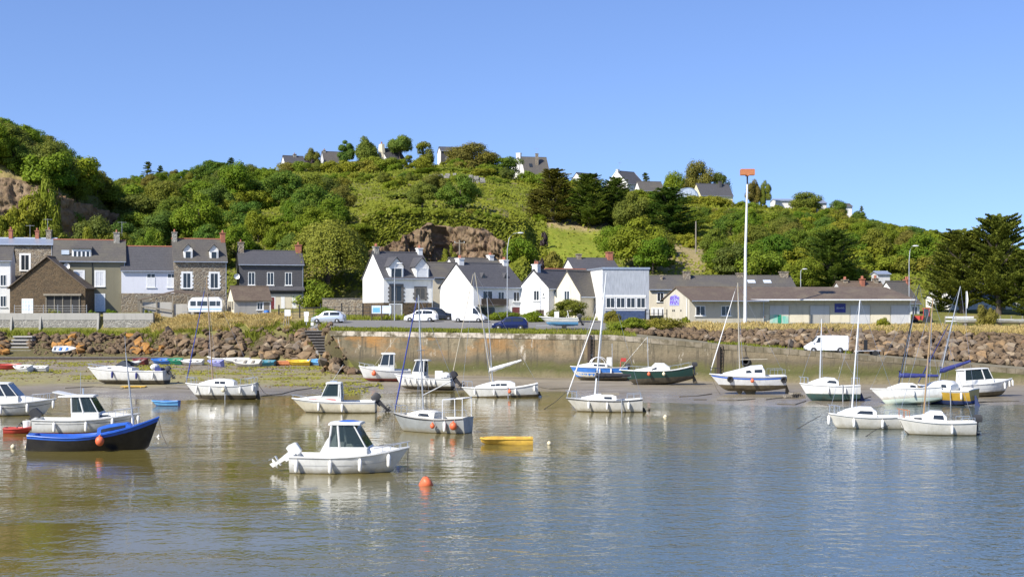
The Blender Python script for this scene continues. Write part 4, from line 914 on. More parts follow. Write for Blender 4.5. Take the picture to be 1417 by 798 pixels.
# ================================================================ houses
def window(root, side, W, D, u, z, w, h, style='plain', name='window', wall_off=0.0):
    """framed window on one wall of a house: frame part > pane, sill, shutters"""
    def tp(x, y, zz):       # x along the wall, y outwards
        if side == 'F': return (x, -y - wall_off, zz)
        if side == 'L': return (-y - wall_off, D - x, zz)
        if side == 'R': return (W + y + wall_off, x, zz)
        return (W - x, D + y + wall_off, zz)
    def bx(b, x0, x1, y0, y1, z0, z1, mi=0):
        P = [tp(x, y, zz) for x in (x0, x1) for y in (y0, y1) for zz in (z0, z1)]
        lo = [min(p[i] for p in P) for i in range(3)]; hi = [max(p[i] for p in P) for i in range(3)]; b.b2(lo, hi, mi)
    f = MB(); t = .07; fm = 'white_paint'
    if style in ('surround', 'surround_blind', 'quoin'):
        s = .2
        bx(f, u - w / 2 - s, u - w / 2, .0, .035, z - .1, z + h + s); bx(f, u + w / 2, u + w / 2 + s, .0, .035, z - .1, z + h + s); bx(f, u - w / 2, u + w / 2, 0, .035, z + h, z + h + s)
        if style == 'quoin':
            for i in range(int(h / .5)):
                for q in (-1, 1): bx(f, u + q * (w / 2 + s + .07) - .07, u + q * (w / 2 + s + .07) + .07, 0, .033, z + .05 + i * .5, z + .3 + i * .5)
    if style == 'granite':
        s = .22; fm = 'granite_trim'
        bx(f, u - w / 2 - s, u - w / 2, .0, .04, z - .15, z + h + s); bx(f, u + w / 2, u + w / 2 + s, .0, .04, z - .15, z + h + s); bx(f, u - w / 2, u + w / 2, 0, .04, z + h, z + h + s)
        for i in range(int(h / .5)):
            for q in (-1, 1): bx(f, u + q * (w / 2 + s + .08) - .08, u + q * (w / 2 + s + .08) + .08, 0, .038, z + .05 + i * .5, z + .3 + i * .5)
    for q in (-1, 1): bx(f, u + q * (w / 2 - t / 2) - t / 2, u + q * (w / 2 - t / 2) + t / 2, -.05, .03, z, z + h)
    bx(f, u - w / 2 + t, u + w / 2 - t, -.05, .03, z, z + t); bx(f, u - w / 2 + t, u + w / 2 - t, -.05, .03, z + h - t, z + h)
    n = 1 if w < .75 else (2 if w < 1.6 else max(2, round(w / .8)))
    for i in range(1, n): x = u - w / 2 + w * i / n; bx(f, x - .03, x + .03, -.05, .028, z + t, z + h - t)
    fr = f.build(name, [fm], root)
    p = MB(); bx(p, u - w / 2 + t - .01, u + w / 2 - t + .01, -.02, .006, z + t - .01, z + h - t + .01)
    p.build('pane', 'blind' if 'blind' in style else 'dark_glass', fr)
    if style == 'half':
        b = MB(); bx(b, u - w / 2 + .02, u + w / 2 - .02, .03, .05, z, z + h * .72); b.build('roller_blind', 'blind', fr)
    b = MB(); bx(b, u - w / 2 - .12, u + w / 2 + .12, 0, .13, z - .09, z - .005); b.build('sill', 'white_paint' if style != 'granite' else 'granite_trim', fr)
    if style == 'shutter':
        for q in (-1, 1):
            b = MB(); x = u + q * (w / 2 + .03 + w / 4); bx(b, x - w / 4, x + w / 4, .01, .05, z - .02, z + h); b.build('shutter', 'white_paint', fr)
    return fr
def posts(root, L, mat, name='post'):
    for p, q, r in L: b = MB(); b.tube(p, q, r); b.build(name, mat, root)
def chimney(root, x, y, z0, z1, sx=.55, sy=.85, mat='stone_grey', pots=2, potm='clay'):
    b = MB(); b.box((x, y, (z0 + z1) / 2), (sx, sy, z1 - z0)); b.box((x, y, z1 + .06), (sx + .16, sy + .16, .13)); c = b.build('chimney', mat, root)
    b = MB()
    for i in range(pots):
        yy = y + (i - (pots - 1) / 2) * .36; b.lathe([(.11, z1 + .12), (.13, z1 + .2), (.10, z1 + .5), (.12, z1 + .52)], 8, 'z', (x, yy, 0))
    if pots: b.build('chimney_pot', potm, c)
    return c
def aerial(root, x, y, z):
    b = MB(); b.tube((x, y, z), (x, y, z + 2.0), .025); b.tube((x - .6, y, z + 1.9), (x + .6, y, z + 1.9), .018)
    for i in range(5): b.tube((x - .5 + i * .25, y - .25, z + 1.9), (x - .5 + i * .25, y + .25, z + 1.9), .012)
    b.build('aerial', 'galvanised', root)
def dish(root, x, y, z, r=.4):
    b = MB(); b.lathe([(.01, 0), (r * .6, -.05), (r, -.16), (r, -.19), (r * .6, -.08), (.01, -.03)], 14, 'y', (x, y, z)); b.tube((x, y + .35, z - .1), (x, y, z), .03); b.build('satellite_dish', 'white_metal', root)
def house(label, px, py, Y, yaw, W, D, eave, ridge, wall='white_render', roof='slate_dark', wins=(), doors=(), dormers=(), chims=(), name='house', cat='house', group=None, base=1.5, ridge_tiles=None, plinth=None, over=.28, verge=.12, gutter=True, bargeboard=None, gable_wall=None, fdrop=0):
    loc = at(px, py, Y); root = empty(name, loc, R(yaw), label, cat, group)
    b = MB(); zr = ridge - .08
    v = [(0, 0, -base), (W, 0, -base), (W, D, -base), (0, D, -base), (0, 0, eave), (W, 0, eave), (W, D, eave), (0, D, eave), (0, D / 2, zr), (W, D / 2, zr)]
    b.add(v, [(0, 1, 5, 4), (2, 3, 7, 6), (1, 2, 6, 9, 5), (3, 0, 4, 8, 7), (3, 2, 1, 0), (4, 5, 9, 8), (6, 7, 8, 9)], [0, 0, 1, 1, 0, 0, 0]); b.build('wall', [wall, gable_wall or wall], root)
    if plinth:
        b = MB(); b.b2((-.03, -.04, -base), (W + .03, D + .03, plinth[1])); b.build('plinth', plinth[0], root)
    # two roof slopes with real thickness
    th = .13; k = (ridge - eave) / (D / 2); b = MB(); ze = eave - over * k
    for s in (0, 1):
        y0 = -over if s == 0 else D + over
        q = [(-verge, y0, ze + .02), (W + verge, y0, ze + .02), (W + verge, D / 2, ridge + .02), (-verge, D / 2, ridge + .02)]
        b.add(q + [(a, c, d + th) for a, c, d in q], [(3, 2, 1, 0), (4, 5, 6, 7), (0, 1, 5, 4), (1, 2, 6, 5), (2, 3, 7, 6), (3, 0, 4, 7)])
    rf = b.build('roof', roof, root)
    b = MB(); b.path([(-verge - .02, D / 2, ridge + th), (W + verge + .02, D / 2, ridge + th)], .11, 8); b.build('ridge_tiles', ridge_tiles or roof, rf)
    if bargeboard:
        b = MB()
        for x in (-verge - .04, W + verge + .01):
            for s in (0, 1):
                y0 = -over if s == 0 else D + over; q = [(x, y0, ze - .12), (x, D / 2, ridge - .12), (x, D / 2, ridge + th + .03), (x, y0, ze + th + .03)]
                b.add(q + [(a + .03, c, d) for a, c, d in q], [(0, 1, 2, 3), (7, 6, 5, 4), (0, 4, 5, 1), (1, 5, 6, 2), (2, 6, 7, 3), (3, 7, 4, 0)])
        b.build('bargeboard', bargeboard, rf)
    if gutter:
        b = MB(); b.tube((-.1, -over - .05, ze + .05), (W + .1, -over - .05, ze + .05), .07, n=8); b.tube((W - .1, -.08, -.3), (W - .1, -.08, ze), .04); b.build('gutter', 'zinc', root)
    for w in wins:
        side, u, z, ww, hh = w[:5]; window(root, side, W, D, u, z, ww, hh, w[5] if len(w) > 5 else 'plain')
    for d in doors:
        side, u, w, h, m = d[:5]; z = d[5] if len(d) > 5 else 0
        b = MB()
        if side == 'F': b.b2((u - w / 2, -.045, z), (u + w / 2, .02, z + h))
        elif side == 'L': b.b2((-.045, D - u - w / 2, z), (.02, D - u + w / 2, z + h))
        else: b.b2((W - .02, u - w / 2, z), (W + .045, u + w / 2, z + h))
        dr = b.build('door', m, root)
        if side == 'F' and w < 1.6:
            b = MB(); s = .14
            b.b2((u - w / 2 - s, -.06, z), (u - w / 2, .01, z + h + s)); b.b2((u + w / 2, -.06, z), (u + w / 2 + s, .01, z + h + s)); b.b2((u - w / 2, -.06, z + h), (u + w / 2, .01, z + h + s)); b.build('door_frame', 'white_paint', dr)
            b = MB(); b.ell((u + w / 2 - .12, -.08, z + 1), (.05, .04, .05), 8, 5); b.build('handle', 'steel', dr)
    for dm in dormers:
        x, z0, w, h, kind = dm[:5]; k2 = (ridge - eave) / (D / 2); zt = z0 + h
        ya = (z0 - eave) / k2 - .05; ya = dm[5] if len(dm) > 5 else ya; yb = min(D / 2, (zt - eave) / k2 + .3)
        b = MB()
        if kind == 'gable':
            zp = zt + w * .55; yp = min(D / 2, (zp - eave) / k2 + .2)
            v = [(x - w / 2, ya, z0 - .4), (x + w / 2, ya, z0 - .4), (x + w / 2, ya, zt), (x, ya, zp), (x - w / 2, ya, zt)]
            v += [(a, yp, max(c, z0)) for a, _, c in v]; b.add(v, [(0, 1, 2, 3, 4), (9, 8, 7, 6, 5), (0, 5, 6, 1), (1, 6, 7, 2), (2, 7, 8, 3), (3, 8, 9, 4), (4, 9, 5, 0)])
            d = b.build('dormer', 'white_render', root); b = MB()
            for s in (-1, 1):
                q = [(x + s * (w / 2 + .15), ya - .2, zt - .14), (x, ya - .2, zp + .04), (x, yp + .1, zp + .04), (x + s * (w / 2 + .15), yp + .1, zt - .14)]
                b.add(q + [(a, c, e + .09) for a, c, e in q], [(0, 1, 2, 3), (7, 6, 5, 4), (0, 4, 5, 1), (1, 5, 6, 2), (2, 6, 7, 3), (3, 7, 4, 0)])
            b.build('dormer_roof', roof, d)
        elif kind == 'tri':   # small triangular louvre dormer
            yp = min(D / 2, (zt - eave) / k2 + .2); v = [(x - w / 2, ya, z0), (x + w / 2, ya, z0), (x, ya, zt), (x - w / 2, yp, z0), (x + w / 2, yp, z0), (x, yp, zt)]
            b.add(v, [(0, 1, 2), (5, 4, 3), (0, 3, 4, 1), (1, 4, 5, 2), (2, 5, 3, 0)]); d = b.build('dormer', roof, root)
            b = MB(); b.panel([(x - w * .28, ya - .01, z0 + .1), (x + w * .28, ya - .01, z0 + .1), (x, ya - .01, zt - h * .3)], .02); b.build('louvre', 'dark_glass', d); continue
        else:                 # shed dormer with flat sloping roof
            b.b2((x - w / 2, ya, z0 - .3), (x + w / 2, yb + .6, zt)); d = b.build('dormer', 'white_paint', root); b = MB()
            q = [(x - w / 2 - .12, ya - .25, zt + .02), (x + w / 2 + .12, ya - .25, zt + .02), (x + w / 2 + .12, D / 2, min(ridge + .1, zt + .55)), (x - w / 2 - .12, D / 2, min(ridge + .1, zt + .55))]
            b.add(q + [(a, c, e + .1) for a, c, e in q], [(0, 1, 2, 3), (7, 6, 5, 4), (0, 4, 5, 1), (1, 5, 6, 2), (2, 6, 7, 3), (3, 7, 4, 0)]); b.build('dormer_roof', roof, d)
        n = dm[6] if len(dm) > 6 else 1; cw = (w - .3) / n
        b = MB(); g = MB()
        for i in range(n):
            xc = x - (w - .3) / 2 + cw * (i + .5); ww = cw - .1; hh = h - .25
            for q in (-1, 1): b.b2((xc + q * ww / 2 - .05, ya - .05, z0), (xc + q * ww / 2 + .05, ya + .01, z0 + hh))
            b.b2((xc - ww / 2 + .05, ya - .05, z0), (xc + ww / 2 - .05, ya + .01, z0 + .07)); b.b2((xc - ww / 2 + .05, ya - .05, z0 + hh - .07), (xc + ww / 2 - .05, ya + .01, z0 + hh))
            g.b2((xc - ww / 2 + .04, ya - .02, z0 + .06), (xc + ww / 2 - .04, ya + .005, z0 + hh - .06))
        b.build('window_frame', 'white_paint', d); g.build('pane', 'blind' if len(dm) > 7 and dm[7] == 'blind' else 'dark_glass', d)
    for c in chims:
        x, fr, h = c[:3]; y = D * fr; zroof = eave + (ridge - eave) * (1 - abs(fr - .5) * 2)
        chimney(root, x, y, zroof - .4, ridge + h, *(c[3:]))
    return root

def build_left_terrace():
    house('pale rendered house cut by the left edge of the picture', -44, 437, 189, 14, 5.4, 6, 7.4, 9.2, 'white_render', 'slate_grey', [('F', 4.4, 4.0, .8, 1.5), ('F', 4.4, 1.2, .8, 1.5)], chims=[(.5, .5, .9, .6, .8, 'stone_brown')])
    # stone house with zinc roof, behind
    r = house('brown stone house with low zinc roof behind the gabled shed', -12, 432, 197, 8, 8.2, 6, 9.4, 10.3, 'stone_brown', 'zinc', [('F', 4.5, 5.8, 1.15, 2.2, 'surround')], chims=[(2, .5, 1.2, .5, .6, 'clay'), (5.6, .5, 1.1, .5, .6, 'clay'), (7.2, .5, 1.2, .7, .8, 'stone_brown', 1)], ridge_tiles='zinc')
    aerial(r, 4.6, 3, 10.3); aerial(r, 7, 3, 11.2)
    # brown gable shed : gable towards the water
    r = house('dark brown rubble shed with wide gable behind the garden wall', 118, 433, 188.5, 90, 7, 10.0, 3.4, 7.4, 'stone_dark', 'slate_brown', [], [], gutter=False, name='gabled_shed', cat='shed', gable_wall='stone_dark', verge=.35)
    b = MB(); b.b2((-.05, .6, 0), (.01, 5.2, 2.3)); d = b.build('door', 'rubber', r); d['label'] = 'dark panel standing for the shade of the open bay under the gable'  # dark panel painted for the shade inside the open bay
    b = MB()
    for i in range(5): b = MB(); b.b2((-.12, .7 + i * 1.1, 0), (-.05, .82 + i * 1.1, 2.3)); b.build('post', 'weathered_wood', d)
    b = MB(); b.b2((-.5, .4, 2.3), (.02, 5.4, 2.55)); b.build('lintel_board', 'weathered_wood', r)
    b = MB(); b.b2((-.06, 6.9, 0), (.01, 8.4, 1.9)); d = b.build('greenhouse_door', 'white_paint', r)
    b = MB()
    for i in range(4):
        for j in range(3): b.b2((-.08, 7.0 + i * .36, .3 + j * .5), (-.05, 7.28 + i * .36, .7 + j * .5))
    b.build('pane', 'plaque', d)
    # olive house
    r = house('olive grey rendered house with white window surrounds and wide four pane dormer', 74, 431, 191, 16, 9.3, 6.5, 6.9, 9.7, 'olive_render', 'slate_grey',
        [('F', 3.3, 3.4, 1.05, 2.0, 'surround_blind'), ('F', 6.0, 3.4, 1.05, 2.0, 'surround_blind'), ('F', 1.2, 3.4, 1.05, 1.8, 'surround'), ('F', 3.6, .5, 1.0, 1.7, 'surround')], [('F', 6.0, 1.1, 2.3, 'plaque')],
        [(3.6, 7.3, 2.5, 1.15, 'shed', .5, 4)], [(8.2, .5, 1.1, .8, 1.0, 'stone_grey', 1)], ridge_tiles='clay')
    dish(r, 1.7, -.5, 6.1, .42); aerial(r, 8.9, 3, 10.4)
    b = MB(); b.b2((1.0, .55, 7.7), (2.0, .75, 8.3)); o = b.build('skylight', 'plaque', r); o.rotation_euler = (0, 0, 0)
    b = MB(); b.tube((5.0, -.06, 0), (5.0, -.06, 6.8), .05); b.build('drainpipe', 'black_metal', r)
    # lavender house
    house('pale lavender rendered house with two half lowered white blinds and stone ground floor', 168, 431, 193, 16, 7.4, 6.5, 5.7, 8.9, 'lavender_render', 'slate_dark', [('F', 3.9, 3.3, 1.15, 1.9, 'half'), ('F', 6.6, 3.3, 1.1, 1.9, 'half')], [('F', 2.9, 1.6, 2.2, 'weathered_wood')], plinth=('stone_brown', 2.5), ridge_tiles='clay')
    # stone house with two dormers
    house('tall brown stone house with two white gabled dormers', 241, 434, 194.5, 18, 7.1, 6.4, 7.3, 10.3, 'stone_brown', 'slate_grey', [('F', 1.7, 3.5, 1.1, 2.1, 'quoin'), ('F', 5.4, 3.5, 1.1, 2.1, 'quoin')], [],
          [(1.9, 7.35, 1.2, 1.5, 'gable', .25), (5.4, 7.35, 1.2, 1.5, 'gable', .25)], [(.3, .5, .9, .6, 1.1, 'stone_grey'), (6.9, .5, .9, .6, 1.1, 'clay')], ridge_tiles='clay')
    # mansard house
    r = house('long dark slate mansard house with cream ground floor at the end of the terrace', 331, 434, 198, 14, 8.9, 6.8, 6.9, 8.8, 'slate_dark', 'slate_dark', [('F', 1.7, 4.0, .95, 1.8, 'plain'), ('F', 4.3, 4.0, .95, 1.8, 'plain'), ('F', 6.8, 4.0, .95, 1.8, 'plain'), ('F', 6.8, .5, 1.0, 1.9, 'shutter'), ('F', 1.6, .6, 1.1, 1.9, 'plain')], [('F', 4.2, 1.3, 2.3, 'maroon')],
          [], [(.4, .5, 1.2, .8, 1.3, 'stone_brown', 1), (8.5, .5, .9, .8, 1.2, 'clay')], plinth=('cream_render', 2.75))
    b = MB(); b.prismx([(-.55, 3.35), (.05, 3.9), (.05, 3.3), (-.55, 3.2)], -.1, 9.0); b.build('skirt_roof', 'slate_dark', r); dish(r, -.35, -.2, 5.2, .4)
    # low buildings before the terrace
    r = empty('boat_shelter', at(195, 436, 189), R(4), 'open sided lean-to shelter with grey boarded front before the lavender house', 'shelter')
    b = MB(); b.panel([(-.3, -.5, 1.9), (4.3, -.5, 3.0), (4.3, 3.5, 3.3), (-.3, 3.5, 2.2)], .14); b.panel([(4.3, -.5, 3.0), (8.6, -.5, 2.5), (8.6, 3.5, 2.8), (4.3, 3.5, 3.3)], .14); b.build('roof', 'slate_brown', r)
    b = MB(); b.b2((.2, .0, -.6), (4.1, .12, 1.75)); b.b2((4.3, 0, -.6), (8.0, .12, 1.5)); b.build('wall', 'concrete', r)
    b = MB()
    for x in (0.05, 2.1, 4.2, 6.2): b = MB(); b.b2((x - .08, -.25, -.6), (x + .08, -.1, 2.2 if x < 3 else 2.6)); b.build('post', 'weathered_wood', r)
    b = MB(); b.panel([(0, -.3, 1.1), (4.2, -.3, .5), (4.2, -.3, .7), (0, -.3, 1.3)], .05); b.build('brace', 'weathered_wood', r)
    r = house('low cabin with black felt roof and three window slots right of the caravan', 324, 438, 186.5, 22, 4.9, 4.6, 2.2, 3.9, 'concrete', 'slate_brown', [('F', 3.4, .9, .8, 1.0)], [('F', 4.3, .8, 1.9, 'weathered_wood')], gutter=False, name='cabin', cat='cabin', gable_wall='cream_render', ridge_tiles='slate_brown')
    b = MB()
    for i in range(3): b.b2((-.03, .5 + i * 1.3, .9), (.02, 1.2 + i * 1.3, 2.0))
    b.build('window', 'dark_glass', r)
    b = MB(); b.lathe([(.3, 0), (.36, .1), (.36, .75), (.33, .9), (.05, .95)], 12); o = b.build('barrel', 'mid_blue', None, 40); o.location = at(369, 439, 185.4); tag(o, 'blue plastic barrel by the cabin right of the caravan', 'barrel')
    # garden retaining wall with buttresses
    x0, x1 = PX(-60, 185.6), PX(212, 185.6); root = empty('garden_wall', (x0, 185.6, 4.4), 0, 'long rubble garden wall with concrete top band below the terrace', 'wall'); L = x1 - x0
    b = MB(); xa = PX(137, 185.6) - x0; xb = PX(143, 185.6) - x0
    b.b2((0, 0, -.6), (xa, .6, 1.75)); b.b2((xb, 0, -.6), (L, .6, 1.75)); b.build('masonry', 'stone_grey', root)
    b = MB(); b.b2((0, -.04, 1.752), (xa, .62, 2.65)); b.b2((xb, -.04, 1.752), (L, .62, 2.65)); b.b2((0, -.1, -.6), (xa, 0, .22)); b.b2((xb, -.1, -.6), (L * .97, -.0, .25)); b.build('concrete_band', 'concrete', root)
    for px in (16, 56, 136): 
        b = MB(); x = PX(px, 185.6) - x0; b.add([(x - .12, -.5, -.5), (x + .12, -.5, -.5), (x + .12, -.05, 2.3), (x - .12, -.05, 2.3), (x - .12, -.02, -.5), (x + .12, -.02, -.5)], [(0, 1, 2, 3), (0, 3, 4), (1, 5, 2), (4, 3, 2, 5), (0, 4, 5, 1)]); b.build('buttress', 'concrete', root)
    # wire fence on the wall
    r = empty('wire_fence', at(20, 433, 186), 0, 'thin wire fence above the garden wall before the brown shed', 'fence'); b = MB(); x2 = PX(120, 186) - PX(20, 186)
    posts(r, [((x2 * i / 5, 0, -.2), (x2 * i / 5, 0, 1.1), .035) for i in range(6)], 'galvanised'); posts(r, [((0, 0, z), (x2, 0, z), .012) for z in (.3, .6, .95)], 'galvanised', 'wire')
    # worn steps
    r = empty('stone_steps', at(28, 492, 174.2), 0, 'worn stone steps down to the beach left of the orange stones', 'steps'); b = MB()
    for i in range(6): b.box((-.15 * i, .75 * i, .18 + .42 * i), (3.0 - .12 * i, 1.6, .17)); b.box((-.15 * i, .75 * i + .3, -.03 + .42 * i), (2.9 - .12 * i, 1.5, .25), 1)  # darker boxes under the treads stand in for their shadow lines
    b.build('treads', ['concrete', 'granite_trim'], r, None)
    r = empty('quay_steps', (PX(468, 153), 152.5, 1.0), 0, 'grey stone steps at the left end of the quay wall', 'steps'); b = MB()
    for i in range(14): b.box((-.28 * i + .2, .5 * i - .6, .2 + .3 * i), (1.9, 1.2, .13), 0, .12); b.box((-.28 * i + .2, .5 * i - .4, .04 + .3 * i), (1.9, 1.2, .19), 1, .12)  # dark risers painted as the shade below each tread
    b.build('treads', ['granite_trim', 'dark_wood'], r)
    # low timber landing beam at the top of the beach
    r = empty('landing_beam', at(-40, 499, 171.4), 0, 'low dark timber and concrete edge at the top of the pebble beach', 'kerb'); w = PX(238, 171.4) - PX(-40, 171.4)
    b = MB(); b.b2((0, 0, -.5), (w, .6, .36)); b.build('beam', 'dark_wood', r); b = MB()
    b.b2((0, -.03, .362), (w, .8, .46)); b.build('coping', 'granite_trim', r)

def build_mid_houses():
    house('white house with two tall white gabled dormers and granite trimmed windows above a stone basement', 531, 439, 178, 27, 6.7, 7.3, 5.0, 8.2, 'white_render', 'slate_dark', [('F', 1.7, 2.0, 1.5, 2.0, 'granite'), ('F', 5.0, 2.3, 1.3, 1.4, 'granite')], [('F', 1.6, 1.5, 1.7, 'concrete', -.1)],
          [(1.7, 4.95, 1.9, 1.5, 'gable', -.06), (5.2, 4.95, 1.9, 1.5, 'gable', -.06, 1, 'blind')], [(.4, .5, .7, .6, .8, 'stone_grey'), (6.4, .5, .6, .6, .8, 'white_render')], plinth=('stone_dark', 1.85))
    house('grey roofed house in the gap between the two big white houses', 598, 438, 190, 20, 5, 6, 5.3, 7.2, 'cream_render', 'slate_grey', [('F', 2, 3, .9, 1.2)])
    r = house('large white house with blank lit gable and two small triangular dormers', 655, 444, 174, 30, 7.2, 9.0, 4.2, 7.1, 'white_render', 'slate_dark', [('F', 2.0, 2.0, 1.4, 1.7), ('F', 3.9, 2.4, .9, 1.2), ('F', 6.1, 2.4, .9, 1.2), ('F', 3.9, .2, .9, 1.0), ('L', 4.2, .6, .9, 1.0)], [('F', 2.0, 2.0, 1.7, 'dark_glass'), ('F', 6.0, 1.1, 1.7, 'maroon')],
          [(2.3, 5.2, .9, .8, 'tri'), (5.5, 5.2, .9, .8, 'tri')], [(.5, .5, .6, .7, 1.0, 'white_render'), (6.9, .5, .5, .7, 1.0, 'white_render')])
    b = MB(); b.b2((.6, -1.0, 1.85), (4.4, -.01, 1.98)); b.b2((.6, -1.0, 2.0), (4.4, -.94, 2.75)); b.build('balcony', 'dark_wood', r)
    house('grey roof behind the large white house', 640, 436, 196, 30, 7.5, 8, 5.2, 7.9, 'white_render', 'slate_grey', chims=[(6.6, .5, .5, .7, .9, 'white_render')])
    r = house('small white house with steep lit gable and one small window', 759, 442, 174, 46, 6.0, 5.0, 3.9, 6.0, 'white_render', 'slate_dark', [('L', 3.0, 2.3, .95, 1.3), ('L', 4.2, 2.8, .3, .5)], [('L', 3.6, 1.3, 1.2, 'dark_wood')], chims=[(.5, .5, .7, .6, .9, 'white_render')])
    house('grey roofed house between the small white gable and the cream gable', 772, 441, 181, 30, 6.0, 6, 4.6, 6.3, 'white_render', 'slate_grey', ridge_tiles='clay')
    house('narrow cream gabled house with dark shuttered window left of the grey hall', 803, 443, 172, 48, 6.4, 4.2, 3.1, 5.9, 'cream_render', 'slate_grey', [('L', 2.1, 2.3, .9, 1.3, 'plain')], verge=.02)
    house('white walled house with low grey roof against the grey hall', 803, 443, 175.5, 8, 3.0, 6, 4.4, 6.1, 'white_render', 'slate_grey')
    house('dark slate roof with red brick chimney behind the grey hall', 795, 440, 190, 12, 6.2, 7, 6.4, 8.0, 'white_render', 'slate_dark', chims=[(5.8, .5, .9, .7, 1.3, 'clay', 0), (1.5, .5, .6, .6, .8, 'stone_brown', 0)])
    # grey hall
    r = empty('hall', at(834, 444, 170), R(9), 'flat roofed grey clad hall with white left end and band of four windows', 'hall'); W, D, H = 5.7, 8.5, 6.2
    b = MB(); b.b2((0, 0, -1), (W, D, H)); b.build('wall', 'grey_cladding', r)
    b = MB(); b.b2((-.05, -.01, -1), (-.001, D, H - .1)); b.build('end_wall', 'white_render', r)
    b = MB(); b.b2((-.1, -.12, H), (W + .1, D + .1, H + .22)); b.build('roof', 'zinc', r)
    for i in range(4): window(r, 'F', W, D, .95 + i * 1.25, 1.55, 1.1, 1.25, 'plain')
    b = MB(); b.b2((.35, -.04, 1.25), (5.3, .0, 1.4)); b.b2((.35, -.06, 2.86), (5.3, .0, 3.1)); b.build('window_band', 'white_paint', r)
    b = MB(); b.b2((.35, -.05, -.6), (5.3, -.0, 1.24)); b.build('panelling', 'blue_panel', r)
    # long back row behind the hall and the graffiti gable
    r = house('long low house row with grey roof and skylights behind the graffiti gable', 899, 444, 184, 3, 19.2, 7, 4.1, 5.8, 'cream_render', 'slate_grey', [('F', 1.4, 2.5, .9, 1.2)], [('F', 1.0, 1.4, 1.6, 'white_paint')], chims=[(1.9, .35, .1, .3, .3, 'stone_brown', 0), (5.3, .4, .6, .9, .8, 'stone_brown', 0), (12.5, .5, .4, .8, .9, 'stone_brown', 0), (18.4, .5, .6, 1.0, 1.1, 'stone_brown', 0)])
    b = MB(); k = (5.8 - 4.1) / 3.5
    for x in (13.2, 15.3): b.panel([(x, 1.4, 4.1 + 1.4 * k + .17), (x + 1.0, 1.4, 4.1 + 1.4 * k + .17), (x + 1.0, 2.2, 4.1 + 2.2 * k + .17), (x, 2.2, 4.1 + 2.2 * k + .17)], .04)
    b.build('skylight', 'plaque', r)
    # graffiti gable shed
    r = house('beige concrete shed with purple graffiti on its gable', 954, 450, 164, 21, 9.3, 8.6, 3.05, 4.35, 'beige_concrete', 'slate_brown', [('F', 1.35, 1.1, 1.2, 1.15), ('F', 4.5, 1.1, 1.2, 1.15)], gutter=True, name='graffiti_shed', cat='shed', over=1.05)
    r.rotation_euler.z = R(14)
    b = MB()
    for u, z in ((3.2, 1.6), (3.7, 1.6), (2.9, .5), (3.9, .5), (5.8, .5), (5.9, 1.6)): b.b2((-.03, 8.6 - u - .14, z), (.02, 8.6 - u + .14, z + .22))
    b.build('vent', 'dark_glass', r)
    b = MB(); b.panel([(-.02, 6.5, 2.3), (-.02, 3.3, 2.3), (-.02, 3.2, 3.3), (-.02, 4.6, 3.6), (-.02, 6.2, 3.4)], .012); g = b.build('graffiti', 'lilac', r); g['label'] = 'purple graffiti sprayed on the gable'
    b = MB(); rr = random.Random(2)
    for row in (3.0, 2.5):     # sprayed letter shapes, illegible as in the photograph
        for i in range(6):
            y = 6.2 - i * .48
            for _ in range(3):
                a = (y - rr.uniform(0, .4), row + rr.uniform(-.05, .4)); c = (y - rr.uniform(0, .4), row + rr.uniform(-.05, .4)); b.path([(-.045, a[0], a[1]), (-.05, (a[0] + c[0]) / 2 + .1, (a[1] + c[1]) / 2 + .08), (-.045, c[0], c[1])], .055, 5)
    b.build('letters', 'purple', g)
    b = MB(); b.tube((-.08, .6, -.4), (-.08, .6, 3.1), .05); b.build('drainpipe', 'white_metal', r)
    # long shed with hipped right end
    loc = at(1036, 450, 166.5); L = PX(1258, 168) - loc.x; r = empty('long_shed', loc, R(2.5), 'long low shed with brown roof and boarded bays facing the slipway', 'shed'); D = 9.0; E, H = 3.0, 4.45
    b = MB(); b.b2((0, 0, -1), (L, D, E)); b.build('wall', 'beige_concrete', r)
    b = MB(); o_ = 1.25; v = [(-1.2, -o_, E - .1), (L + .3, -o_, E - .1), (L + .3, D + .3, E - .1), (-1.2, D + .3, E - .1), (1.6, D / 2, H), (L - 1.6, D / 2, H)]
    v2 = [(x, y, z + .13) for x, y, z in v]; n = len(v)
    b.add(v + v2, [(6, 7, 11, 10), (7, 8, 11), (8, 9, 10, 11), (9, 6, 10), (1, 0, 4, 5), (2, 1, 5), (3, 2, 5, 4), (0, 3, 4), (0, 1, 7, 6), (1, 2, 8, 7), (2, 3, 9, 8), (3, 0, 6, 9)]); rf = b.build('roof', 'slate_brown', r)
    b = MB(); b.path([(-1.2, -o_ - .05, E - .04), (L + .3, -o_ - .05, E - .04)], .09, 8); b.tube((L - .1, -.12, -.6), (L - .1, -.3, E - .1), .05); b.build('gutter', 'white_metal', r)
    nb = 8; bw = L / nb; mats = ['cream_hull', 'beige_concrete', 'cream_render', 'concrete', 'cream_render', 'grey_render', 'cream_render', 'grey_render']
    for i in range(nb):
        b = MB(); x = bw * i; b.b2((x + .06, -.06, -.3), (x + bw - .06, .0, 2.35)); p = b.build('bay_panel', mats[i], r)
        b = MB(); b.b2((x + .08, -.075, 1.25), (x + bw - .08, -.061, 2.3)); b.build('eave_shade_board', ['beige_concrete', 'grey_render', 'beige_concrete', 'grey_render', 'beige_concrete', 'grey_render', 'beige_concrete', 'grey_render'][i], p)  # greyer upper sheet standing for the eave shade on the bays
        if i in (2, 4, 6): b = MB(); b.b2((x + .08, -.08, -.3), (x + bw - .08, -.062, .35)); b.build('low_grille', 'concrete', p)
